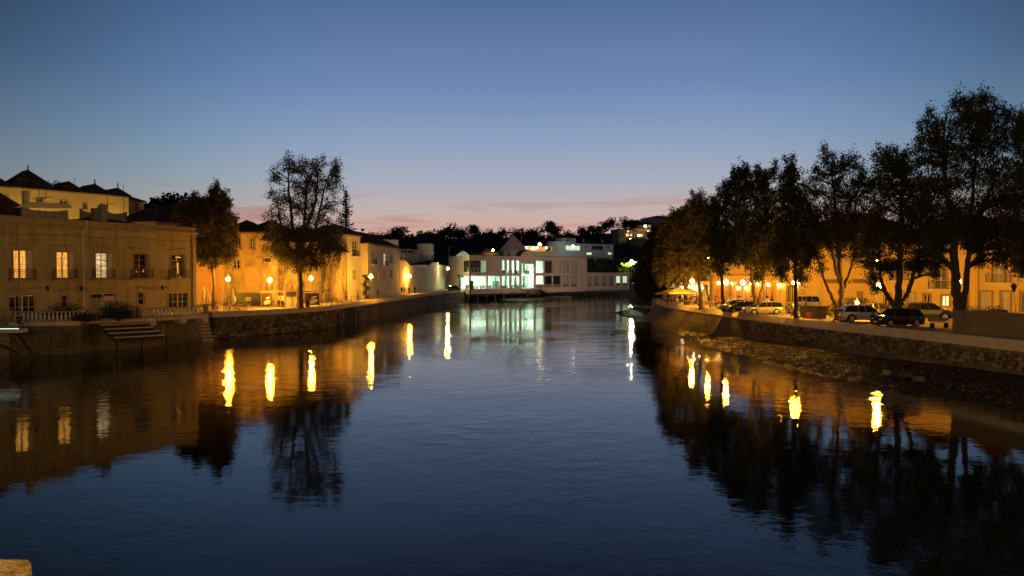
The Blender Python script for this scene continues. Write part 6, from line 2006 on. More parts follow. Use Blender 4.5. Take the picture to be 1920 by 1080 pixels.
# ================================================================== PEOPLE
def skin_body(name, joints, bones, radii, subs=1):
    me = bpy.data.meshes.new(name)
    me.from_pydata(joints, bones, [])
    o = bpy.data.objects.new(name, me); COL.objects.link(o)
    sm = o.modifiers.new('s', 'SKIN'); sm.use_smooth_shade = True
    for i, r_ in enumerate(radii):
        me.skin_vertices[0].data[i].radius = (r_, r_)
    me.skin_vertices[0].data[0].use_root = True
    ss = o.modifiers.new('ss', 'SUBSURF'); ss.levels = subs; ss.render_levels = subs
    bpy.context.view_layer.update()
    out = bpy.data.meshes.new_from_object(o.evaluated_get(bpy.context.evaluated_depsgraph_get()))
    bpy.data.objects.remove(o, do_unlink=True)
    return out
def pose(kind):
    if kind == 'sit':
        J = [(0, 0, .52), (0, .02, .75), (0, .0, 1.02), (0, -.02, 1.16), (0, -.05, 1.30),       # pelvis, waist, chest, neck, head
             (.10, -.02, .52), (.12, -.42, .50), (.12, -.44, .10), (.12, -.58, .05), (-.10, -.02, .52), (-.12, -.42, .50), (-.12, -.40, .10), (-.12, -.54, .05),
             (.19, 0, 1.06), (.24, -.08, .82), (.16, -.32, .76), (-.19, 0, 1.06), (-.24, -.08, .82), (-.12, -.30, .80)]
    elif kind == 'walk':
        J = [(0, 0, .93), (0, 0, 1.15), (0, 0, 1.38), (0, -.01, 1.50), (0, -.03, 1.64),
             (.09, 0, .90), (.10, -.14, .50), (.10, -.22, .09), (.10, -.36, .05), (-.09, 0, .90), (-.10, .10, .50), (-.10, .32, .13), (-.10, .24, .04),
             (.19, 0, 1.42), (.24, .10, 1.14), (.22, .02, .88), (-.19, 0, 1.42), (-.24, -.08, 1.14), (-.22, -.22, .92)]
    else:
        J = [(0, 0, .93), (0, 0, 1.15), (0, 0, 1.38), (0, -.01, 1.50), (0, -.03, 1.64),
             (.09, 0, .90), (.11, -.02, .50), (.12, 0, .09), (.13, -.14, .05), (-.09, 0, .90), (-.11, -.01, .50), (-.12, .02, .09), (-.14, -.12, .05),
             (.19, 0, 1.42), (.25, .04, 1.14), (.20, -.14, .96), (-.19, 0, 1.42), (-.25, .02, 1.14), (-.24, -.04, .88)]
    Bn = [(0, 1), (1, 2), (2, 3), (3, 4), (0, 5), (5, 6), (6, 7), (7, 8), (0, 9), (9, 10), (10, 11), (11, 12), (2, 13), (13, 14), (14, 15), (2, 16), (16, 17), (17, 18)]
    Rd = [.14, .13, .155, .06, .10, .10, .07, .045, .035, .10, .07, .045, .035, .06, .045, .03, .06, .045, .03]
    return J, Bn, Rd
SHIRTS = [mat('cloth_' + n, c, .85, .1, 3) for n, c in (('white', (.6, .56, .5)), ('navy', (.03, .035, .06)), ('grey', (.16, .15, .15)), ('red', (.32, .07, .05)), ('tan', (.35, .26, .17)), ('black', (.02, .02, .02)), ('blue', (.12, .18, .30)))]
M_trou = mat('cloth_trousers', (.04, .04, .05), .9, .1, 3)
M_skin = mat('skin', (.45, .28, .19), .6, .05, 4)
M_hair = mat('hair', (.04, .025, .015), .7, .2, 9)
PB = {}
for kind in ('sit', 'walk', 'stand'):
    J, Bn, Rd = pose(kind)
    me = skin_body('body_' + kind, J, Bn, Rd)
    me.materials.clear()
    for m in (SHIRTS[0], M_trou, M_skin): me.materials.append(m)
    for p in me.polygons:
        c = p.center
        neck = 1.20 if kind == 'sit' else 1.53
        hip = .62 if kind == 'sit' else .95
        if c.z > neck or (abs(c.x) > .13 and ((kind == 'sit' and c.y < -.16 and c.z > .6) or (kind != 'sit' and c.z < 1.05 and abs(c.x) > .17))):
            p.material_index = 2
        elif c.z < hip: p.material_index = 1
        else: p.material_index = 0
    PB[kind] = me
PBV = {(k, i): (lambda me, i: (me.materials.__setitem__(0, SHIRTS[i]), me)[1])(PB[k].copy(), i) for k in PB for i in range(len(SHIRTS))}
def hair_mesh(long):
    mb = MB(); mb.sphere((0, .015, .03), .108, 8, 5)
    if long: mb.lathe((0, .05, -.2), [(.07, 0), (.10, .1), (.10, .22)], 8)
    return mb.mesh('hair', M_hair, True)
HM = [hair_mesh(False), hair_mesh(True)]
def person(label, x, y, z, rz, kind, shirt=None, long=None, s=1.0, group=None):
    i = rnd.randrange(len(SHIRTS)) if shirt is None else shirt
    r_ = thing('person', label, 'person', (x, y, z), rz, group)
    r_.scale = (s, s, s)
    link('body', PBV[(kind, i)], r_)
    J = pose(kind)[0][4]
    link('hair', HM[int(rnd.random() < .4 if long is None else long)], r_, (J[0], J[1] + .02, J[2] + .06))
    return r_
def onpath(px, py):
    g = G(px, py, QZ + .02); return g.x, g.y
x, y = onpath(708.5, 560); person('person in dark clothes walking alone near the yellow corner', x, y, QZ + .02, 2.9, 'walk', 5, False)
x, y = onpath(671, 564); person('person standing by the corner house in dim brown clothes', x, y, QZ + .02, 1.4, 'stand', 4)
x, y = onpath(753.5, 552.5); person('person in dark clothes leading the group by the fifth lamp', x, y, QZ + .02, 2.9, 'walk', 5)
x, y = onpath(758.5, 552.5); person('shorter person close beside the leader of the group', x, y, QZ + .02, 2.9, 'walk', 4, True, .95)
x, y = onpath(767, 552); person('person with folded arms directly under the fifth lamp', x, y, QZ + .02, .2, 'stand', 1)
x, y = onpath(778, 551.5); person('person in dark top walking just past the fifth lamp', x, y, QZ + .02, 3.1, 'walk', 5)
x, y = onpath(796.5, 546.5); person('person in pale clothes farthest along the garden wall', x, y, QZ + .02, 3.0, 'walk', 0)
x, y = onpath(523, 577); person('person in pale top standing between the poster panels', x, y, QZ + .02, .4, 'stand', 4, s=1.05)
x, y = onpath(530, 577); person('person in white standing close to the large poster panel', x, y, QZ + .02, -.5, 'stand', 0, s=1.05)
x, y = onpath(649.5, 564.5); person('person standing in shade before the peeling wall', x, y, QZ + .02, .4, 'stand', 4)
# on the glass balcony
p = G(18, 610, 3.0)
pb = gbal.matrix_basis if False else None
for i, (lx, ly, rz_, sh, lb) in enumerate([(1.0, .75, .9, 1, 'seated person in dark clothes at the end of the glass balcony'), (-.9, .8, -1.0, 5, 'person leaning over the table on the glass balcony')]):
    c, s_ = math.cos(.12), math.sin(.12)
    wx = gbal.location.x + lx * c - ly * s_; wy = gbal.location.y + lx * s_ + ly * c
    person(lb, wx, wy, 2.985, rz_ + .12, 'sit', sh)
# right side people
def onq(px, py): g = G(px, py, QZ + .02); return g.x, g.y
x, y = onq(1486, 596.5); person('person in pale clothes crouched by the straight dark trunk', x - .1, y + .8, QZ + .02, .5, 'sit', 0)
x, y = onq(1532, 597); person('person in white top and dark trousers between the bins', x, y + .3, QZ + .02, .2, 'stand', 0, s=1.08)
x, y = onq(1526, 596); person('person in black standing close behind the bins', x - .2, y + 1.6, QZ + .02, .8, 'stand', 5, s=1.05)
x, y = onq(1556, 597); person('person sitting low beside the gnarled trunk', x, y + .4, QZ - .1, .3, 'sit', 2)
x, y = onq(1637, 611); person('person sitting on the coping before the pale car', x, y + .1, QZ - .12, .1, 'sit', 5)
for px, py, lb in ((1439, 583, 'diner in a pale shirt seated left of two others behind the wagon'), (1447, 583, 'diner seated alone right behind the silver wagon roof')):
    p = PY(px, py, 93); person(lb, p.x, p.y, QZ, .3, 'sit', 0 if px < 1440 else 5, s=1.25)
# distant pair on bench near kiosk table
# ================================================================== CAFE FURNITURE
M_chair = mat('cafe_chair', (.36, .27, .17), .6, .15, 4)
M_tab = mat('cafe_table', (.62, .55, .44), .5, .08, 4)
def make_table(label, loc, group):
    t = thing('cafe_table', label, 'table', loc, 0, group)
    MB().lathe((0, 0, .70), [(.38, 0), (.38, .035)], 12).build('tabletop', M_tab, t)
    MB().lathe((0, 0, 0), [(.24, 0), (.22, .03), (.035, .05), (.035, .697)], 8).build('pedestal', M_iron, t)
    return t
def make_chair(label, loc, rz, group):
    t = thing('cafe_chair', label, 'chair', loc, rz, group)
    MB().box(-.22, .22, -.22, .22, .42, .46).build('seat', M_chair, t)
    mb = MB(); mb.box(-.22, .22, .2, .235, .62, .90)
    for k in (-.19, .17): mb.box(k, k + .03, .2, .23, .463, .617)
    mb.build('backrest', M_chair, t)
    lg = MB().box(-.018, .018, -.018, .018, 0, .418).mesh('leg', M_chair)
    for sx in (-.19, .19):
        for sy in (-.19, .19): link('leg', lg, t, (sx, sy, 0))
    return t
t0 = make_table('small cafe table among the pale chairs under the first lamp', (0, 0, QZ), 'cafe tables on the lamp-lit path')
c0 = make_chair('pale cafe chair set out among the tables by the first lamp', (0, 0, QZ), 0, 'cafe chairs on the lamp-lit path')
def side_word(dx, dy):
    return ('river' if dx > 0 else 'house') if abs(dx) > abs(dy) else ('far' if dy > 0 else 'near')
for i, (px, py) in enumerate([(400, 582), (411, 580.5), (421, 583), (433, 581), (444, 582.5), (452, 580.5), (463, 582), (470, 580)]):
    g = G(px, py, QZ); g.x -= .9
    o = t0 if i == 0 else copy_tree(t0)
    o['label'] = ORD[i] + ' small cafe table on the lamp-lit path counting from the palace'
    o.location = (g.x, g.y, QZ + .02)
    for k, a in enumerate((.4, 2.6, 4.4)[:2 + i % 2]):
        a += i
        o = c0 if (i == 0 and k == 0) else copy_tree(c0)
        o['label'] = 'pale chair on the ' + side_word(math.cos(a), math.sin(a)) + ' side of the ' + ORD[i] + ' path table from the palace'
        o.location = (g.x + math.cos(a) * .75, g.y + math.sin(a) * .75, QZ + .02); o.rotation_euler = (0, 0, a - math.pi / 2)
def parasol_closed(label, px, ytop, Y, h=None, z0=QZ, m=None, name='closed_parasol'):
    p = PY(px, ytop, Y); h = p.z - z0
    t = thing(name, label, 'parasol', (p.x, p.y, z0))
    MB().bar((0, 0, .05), (0, 0, h), .03, 6).lathe((0, 0, 0), [(.3, 0), (.3, .06), (.05, .08)], 10).build('pole', M_wood, t)
    n = 14; prof = [(.34, .85), (.42, 1.1), (.33, 1.5), (.2, h * .72), (.1, h * .9), (.03, h)]
    vs = []; mb = MB()
    for r_, z in prof:
        for k in range(n):
            rr = r_ * (1.0 if k % 2 else .68); vs.append((rr * math.cos(6.283 * k / n), rr * math.sin(6.283 * k / n), z))
    fs = [(i * n + k, i * n + (k + 1) % n, (i + 1) * n + (k + 1) % n, (i + 1) * n + k) for i in range(len(prof) - 1) for k in range(n)]
    mb.add(vs, fs); mb.build('canopy', m or M_canv, t)
M_canv = mat('canvas', (.66, .58, .44), .85, .08, 3, trans=.25)
M_canvy = mat('canvas_yellow', (.68, .52, .22), .85, .08, 3, trans=.35)
parasol_closed('tall folded parasol nearest the palace corner', 382.5, 537, 98)
parasol_closed('folded parasol slightly lower beside the tallest one', 388.5, 541, 97)
parasol_closed('plump folded parasol just beside the first lamp', 436.5, 539.5, 97)
parasol_closed('tall pale folded parasol glowing in the middle of the cafe', 1320.5, 527, 100)
parasol_closed('folded pale parasol against the yellow house with framed sign', 1532, 533, 93)
parasol_closed('slender tall folded parasol rising above the yellow canopies', 1268, 512, 112)
def parasol_open(label, px, py, Y, w, m=None, rz=0):
    p = PY(px, py, Y); h = p.z - QZ
    t = thing('cafe_canopy', label, 'parasol', (p.x, p.y, QZ), rz, 'yellow square canopies of the cafe')
    MB().bar((0, 0, .05), (0, 0, h - .05), .04, 6).build('pole', M_wood, t)
    a = w / 2; zz = h - .75; mb = MB()
    B_ = [(-a, -a, zz), (a, -a, zz), (a, a, zz), (-a, a, zz)]
    for i in range(4):
        q = Vector(B_[i]); r_ = Vector(B_[(i + 1) % 4]); mid = (q + r_) / 2 + Vector((0, 0, .06))
        mb.add([q, mid, (0, 0, h)], [(0, 1, 2)]); mb.add([mid, r_, (0, 0, h)], [(0, 1, 2)])
        mb.quad(q + Vector((0, 0, -.22)), mid + Vector((0, 0, -.22)), mid, q); mb.quad(mid + Vector((0, 0, -.22)), r_ + Vector((0, 0, -.22)), r_, mid)
    mb.build('canopy', m or M_canvy, t)
    rb = MB()
    for i in range(4): rb.bar((0, 0, h - .55), Vector(B_[i]) + Vector((0, 0, -.03)), .02, 4)
    rb.build('rib', M_wood, t)
parasol_open('wide yellow canopy at the very tip of the river point', 1258, 541.5, 113, 3.6, rz=.3)
parasol_open('wide yellow canopy lit from beneath beside the outermost trunk', 1272, 539, 108, 4.2, rz=.1)
parasol_open('smaller yellow canopy nearest the bright kiosk', 1291, 541, 109, 3.2, rz=.5)
# white glowing kiosk
kp = PY(1303, 560, 119)
kk = thing('cafe_kiosk', 'small brilliantly white lit cafe kiosk behind the canopies', 'kiosk', (kp.x, kp.y, QZ), .1)
MB().box(-2.6, 2.6, 0, 3, 2.9, 3.1).build('roof', M_white_clean, kk)
MB().box(-2.5, 2.5, 0, .12, 0, 1.0).build('counter', M_white_clean, kk)
MB().box(-2.5, 2.5, 2.8, 2.95, .0, 2.897).build('back_wall', M_white_clean, kk)
mb = MB(); [mb.box(x, x + .12, 0, .12, 1.003, 2.897) for x in (-2.5, -.8, .8, 2.38)]; mb.build('post', M_woodw, kk)
MB().box(-2.5, 2.5, -.1, -.02, 2.92, 3.45).build('fascia_board', M_cream, kk)
mb = MB()
for x, z in ((-1.9, 2.4), (-1.2, 2.35), (-.2, 2.5), (.1, 2.3), (.9, 2.4), (1.6, 2.35)): mb.sphere((x, .6, z), .13, 8, 5)
mb.build('bulb', emit('bulb_white', (1.0, .85, .52), 120), kk)
# cafe square: tables, chairs, diners
tC = copy_tree(t0, label='table of the crowded cafe between the riverside trunks'); tC['group'] = 'tables of the crowded cafe'
cC = copy_tree(c0, label='chair of the crowded cafe between the riverside trunks'); cC['group'] = 'chairs of the crowded cafe'
spots = []
TP = sorted([(1245, 568), (1256, 569), (1266, 571), (1274, 567), (1284, 573), (1295, 571), (1306, 575), (1300, 567), (1322, 572), (1333, 576), (1345, 574), (1338, 568), (1350, 568), (1312, 565), (1370, 573), (1378, 570), (1386, 574), (1393, 571), (1402, 574), (1410, 572)])
def cafe_zone(px):
    return 'under the yellow canopies' if px < 1290 else 'below the bright kiosk' if px < 1318 else 'behind the river bench' if px < 1352 else 'beyond the pale low car'
zord = ordinals([cafe_zone(p_[0]) for p_ in TP])
CLOTH = ['white', 'navy', 'grey', 'red', 'tan', 'black', 'blue']
for i, (px, py) in enumerate(TP):
    g = G(px, py, QZ); x, y = g.x + .8, g.y + 1.2
    o = tC if i == 0 else copy_tree(tC); o.location = (x, y, QZ)
    where = zord[i] + ' table ' + cafe_zone(px)
    o['label'] = zord[i] + ' cafe table ' + cafe_zone(px) + ', counting from the river point'
    n = 3 if i % 3 == 0 else 2
    for k in range(n):
        a = i * 1.3 + k * 2.1
        o = cC if (i == 0 and k == 0) else copy_tree(cC)
        cx_, cy_ = x + math.cos(a) * .72, y + math.sin(a) * .72
        o.location = (cx_, cy_, QZ); o.rotation_euler = (0, 0, a - math.pi / 2)
        sd_ = side_word(-math.cos(a), math.sin(a)); sh_ = rnd.randrange(len(SHIRTS))
        o['label'] = 'chair on the ' + sd_ + ' side of the ' + where
        person('diner in ' + CLOTH[sh_] + ' on the ' + sd_ + ' side of the ' + where, cx_, cy_, QZ, a - math.pi / 2, 'sit', sh_, group='diners seated at the crowded cafe')
for i, (px, py, lb, kd, sh) in enumerate([(1247, 571, 'waiter standing at the very tip of the cafe point', 'stand', 5), (1262, 566, 'person in pale top standing under the yellow canopy', 'stand', 0), (1300, 572, 'person walking between the tables below the kiosk', 'walk', 3), (1291, 566, 'person standing at the kiosk counter', 'stand', 0)]):
    g = G(px, py, QZ); person(lb, g.x + .6, g.y + .5, QZ, .5 * i, kd, sh)
# benches
def bench(label, px, py, dy=.6, rz=0.0, L_=1.8, back=True):
    g = G(px, py, QZ); t = thing('bench', label, 'bench', (g.x, g.y + dy, QZ + .02), rz)
    sl = MB().box(-L_ / 2, L_ / 2, -.05, .05, 0, .03).mesh('slat', M_wood)
    for k in range(4): link('slat', sl, t, (0, -.2 + k * .13, .43))
    if back:
        for k in range(3):
            o = link('slat', sl, t, (0, .27, .58 + k * .12)); o.rotation_euler = (R(80), 0, 0)
    for x in (-L_ * .38, L_ * .38): MB().box(x - .03, x + .03, -.22, .22, 0, .427).build('leg', M_iron, t)
    return t
bench('bench facing the river right of the slim leaning trunk', 1325, 578, rz=.15)
bench('bench at the end of the road beside the low block wall', 1774, 617, 1.0, .2)
def picnic(label, px, py):
    g = G(px, py, QZ); t = thing('picnic_table', label, 'table', (g.x - 1.0, g.y + .8, QZ + .02), .9, 'dark picnic tables before the old wall')
    MB().box(-1, 1, -.4, .4, .72, .78).build('tabletop', M_wood, t)
    MB().box(-1, 1, -.85, -.6, .42, .47).build('seat', M_wood, t); MB().box(-1, 1, .6, .85, .42, .47).build('seat', M_wood, t)
    for x in (-.75, .7): MB().box(x, x + .06, -.75, .75, .35, .417).box(x, x + .06, -.3, -.2, 0, .347).box(x, x + .06, .2, .3, 0, .347).box(x, x + .06, -.04, .04, .42, .717).build('leg', M_wood, t)
picnic('dark picnic table nearer the third lamp', 603, 568); picnic('dark picnic table before the sloping buttress', 632, 566)
# litter bin, wheelie bins
def bin_(name, label, px, py, m, w=.55, h=1.1, dy=.4, lid=M_iron, cat='bin'):
    g = G(px, py, QZ); t = thing(name, label, cat, (g.x, g.y + dy, QZ + .02), .1)
    MB().add([(-w * .42, -w * .42, .06), (w * .42, -w * .42, .06), (w * .42, w * .42, .06), (-w * .42, w * .42, .06), (-w * .5, -w * .5, h), (w * .5, -w * .5, h), (w * .5, w * .5, h), (-w * .5, w * .5, h)],
             [(0, 3, 2, 1), (4, 5, 6, 7), (0, 1, 5, 4), (1, 2, 6, 5), (2, 3, 7, 6), (3, 0, 4, 7)]).build('bin_body', m, t)
    MB().box(-w * .53, w * .53, -w * .55, w * .53, h + .003, h + .07).build('lid', lid, t)
    for x in (-.5, .45): MB().bar((w * x, w * .45, .09), (w * (x + .05), w * .45, .09), .09, 10).build('wheel', M_iron, t)
    return t
bin_('litter_bin', 'small black litter bin at the foot of the great tree', 575.5, 577, M_iron, .5, 1.0)
M_bing = mat('bin_dark', (.07, .065, .05), .5, .1, 3); M_binr = mat('bin_red', (.42, .09, .05), .5, .1, 3)
b_ = bin_('waste_container', 'dark container with red lower panel beside the standing person', 1520, 597.5, M_bing, 1.15, 1.25, .9)
MB().box(-.45, .45, -.56, -.52, .15, .65).build('panel', M_binr, b_)
bin_('waste_container', 'square waste container between the red one and the gnarled tree', 1543, 600, M_bing, 1.15, 1.3, .9)
bin_('waste_container', 'waste container hidden partly by the gnarled trunk beside the pale car', 1590, 604, M_bing, 1.2, 1.15, 1.2)
# poster kiosk on the left path
ps = thing('poster_kiosk', 'open framed kiosk with two brown posters showing pale swooshes', 'kiosk', (G(490, 578, QZ).x - .5, 98.5, QZ + .02), .42)
W_ = 9.6
MB().box(0, W_, -.05, 1.6, 2.15, 2.3).build('roof', M_shut, ps)
fr = MB()
for x in (0, 1.45, 1.75, 3.3, 5.9, 7.9, 8.2, W_ - .08): fr.box(x, x + .08, 0, .08, 0, 2.147)
fr.build('frame', M_metal, ps)
M_post = mat('poster_brown', (.085, .042, .025), .5, .3, 2); M_sw = mat('poster_pale', (.66, .58, .42), .5, .1, 2)
for x0, x1 in ((.1, 1.43), (5.98, 7.88)):
    p_ = MB().box(x0, x1, .02, .06, .25, 1.95).build('poster', M_post, ps)
    s_ = MB(); w = x1 - x0; k = 14
    for (cx_, cz_, rx, rz_) in ((x0 + w * .55, .75, w * .36, .32), (x0 + w * .62, 1.35, w * .22, .14)):
        poly = [(cx_ + rx * math.cos(6.283 * i / k), cz_ + rz_ * math.sin(6.283 * i / k) + .25 * rx * math.cos(6.283 * i / k)) for i in range(k)]
        s_.prism_y(poly, .0, .016)
    s_.build('poster_shape', M_sw, p_)
    MB().prism_y([(x0 + w * .2, 1.0), (x0 + w * .9, 1.25), (x0 + w * .88, 1.17), (x0 + w * .22, .92)], -.012, -.002).build('poster_shape', M_post, p_)
MB().box(3.4, 5.8, .9, 1.0, 0, 2.1).build('back_panel', M_cream, ps)
MB().box(6.0, 7.9, -.5, -.05, .35, .42).box(6.1, 6.16, -.45, -.1, 0, .347).box(7.7, 7.76, -.45, -.1, 0, .347).build('shelf', M_shut, ps)
# dark timber cabin behind the tables
dc = thing('garden_hut', 'low dark hut with rounded roof and two small windows behind the tables', 'hut', (G(440, 575, QZ).x - .6, 101.5, QZ), .42)
mb = MB(); k = 12; mb.prism_y([(-.2, 0), (-.2, 1.2)] + [(2.9 - 3.1 * math.cos(math.pi * i / k), 1.2 + .75 * math.sin(math.pi * i / k)) for i in range(1, k)] + [(6.0, 1.2), (6.0, 0)], 0, 2.2); mb.build('body', mat('hut_dark', (.05, .045, .03), .8, .3, 2), dc)
for x in (2.2, 4.6): MB().box(x, x + .75, -.06, -.003, .75, 1.35).build('window', M_shut, dc)
# stair railing fence along the left path
fn = thing('path_fence', 'thin low post and rail fence along the walled path', 'fence', (0, 0, 0))
t = 14.0; pm = MB().box(-.025, .025, -.025, .025, 0, 1.0).mesh('post', M_iron); prev = None
rl = MB()
while t < LL.len - 30:
    p, d = LL.at(t); p = p + Vector((-.55, 0, 0))
    link('post', pm, fn, (p.x, p.y, QZ + .02))
    if prev is not None:
        for z in (.55, .97): rl.bar((prev.x, prev.y, QZ + z), (p.x, p.y, QZ + z), .012, 4)
    prev = p.copy(); t += 2.3
rl.build('rail', M_iron, fn)
# low block wall at the right edge
p0 = G(1787, 623, QZ); p1 = G(1945, 636, QZ)
bw = thing('block_wall', 'plain brown block wall standing on the quay before the town houses', 'wall', (p0.x, p0.y, QZ), math.atan2(p1.y - p0.y, p1.x - p0.x))
L_ = (p1 - p0).length + 6
M_bw = mat('wall_brown', (.20, .15, .09), .92, .12, .8, .01, 8, stain=((.12, .08, .05), .7, .55, .5))
MB().box(0, L_, 0, .35, 0, 1.72).build('wall', M_bw, bw); MB().box(-.03, L_, -.03, .38, 1.723, 1.80).build('coping', M_bw, bw)
MB().box(L_ * .0 - .02, .3, .353, 6, 0, 1.72).build('return_wall', M_bw, bw)
# traffic signs and posts near the market hall
for px, py0, py1, D, lb in ((882, 488, 552, 205, 'tall thin dark post standing at the end of the stone quay'),):
    a = PY(px, py0, D); o = thing('post', lb, 'post', (a.x, a.y, QZ - 1.5)); MB().bar((0, 0, 0), (0, 0, a.z - QZ + 1.5), .16, 8).build('shaft', M_iron, o)
a = PY(860, 515, 212); sg = thing('road_sign', 'road sign with stacked dark plates before the bright shop front', 'sign', (a.x, a.y, QZ))
MB().bar((0, 0, 0), (0, 0, a.z - QZ), .08, 6).build('pole', M_metal, sg)
MB().box(-.35, .35, -.1, -.03, a.z - QZ - .7, a.z - QZ + .1).build('plate', M_iron, sg); MB().box(-.35, .35, -.1, -.03, a.z - QZ - 1.2, a.z - QZ - .8).build('plate', M_shut, sg)
a = PY(867, 517, 212); sg = thing('road_sign', 'round dark road sign just right of the stacked plates', 'sign', (a.x, a.y, QZ))
MB().bar((0, 0, 0), (0, 0, a.z - QZ), .08, 6).build('pole', M_metal, sg)
o = MB().lathe((0, 0, 0), [(.38, -.03), (.38, .03)], 16).build('plate', M_iron, sg, (0, -.1, a.z - QZ - .3)); o.rotation_euler = (math.pi / 2, 0, 0)
a = PY(885.5, 526, 204); sg = thing('info_board', 'narrow dark board on the quay end before the bright windows', 'sign', (a.x, a.y, QZ)); MB().box(-.4, .4, -.05, .05, .1, a.z - QZ).build('panel', M_shut, sg); MB().box(-.06, .06, -.04, .04, 0, .097).build('foot', M_iron, sg)
# mast with cross arm on the skyline
for px, y0, y1, D, lb in ((977, 433, 470, 300, 'thin mast with short cross arm beside the grey pyramid'), (842, 462, 482, 260, 'thin mast with cross arm above the left end of the hall')):
    a = PY(px, y0, D); b = PY(px, y1, D); o = thing('mast', lb, 'mast', (a.x, a.y, b.z)); h = a.z - b.z
    MB().bar((0, 0, -3), (0, 0, h), .07, 5).build('pole', M_metal, o); MB().bar((-.3, 0, h - .2), (2.4, 0, h - .1), .05, 5).build('cross_arm', M_metal, o)
# TV aerials on the left roofs
for px, yt, yb, D, lb in ((41, 335, 360, 108, 'aerial on a bent pole before the convent roof'), (73, 356, 380, 100, 'tangled aerial before the yellow convent wall'), (85, 352, 380, 100, 'straight aerial pole before the yellow convent wall'), (140, 333, 350, 125, 'very thin aerial above the second convent peak'), (201.5, 365, 392, 98, 'tall aerial rising from the palace chimneys'), (231.5, 346, 390, 112, 'tall thin aerial at the end of the convent')):
    a = PY(px, yt, D); b = PY(px, yb + 12, D); o = thing('roof_aerial', lb, 'aerial', (a.x, a.y, b.z)); h = a.z - b.z
    MB().bar((0, 0, -1.5), (0, 0, h), .035, 5).build('pole', M_iron, o)
    if px not in (140, 231.5):
        mb = MB(); zz = h * (.98 if px == 41 else .55)
        mb.bar((-1.0, 0, zz), (1.0, 0, zz), .025, 4)
        for k in range(6): mb.bar((-.9 + k * .36, -.4, zz), (-.9 + k * .36, .4, zz), .018, 4)
        mb.build('dipole', M_iron, o)

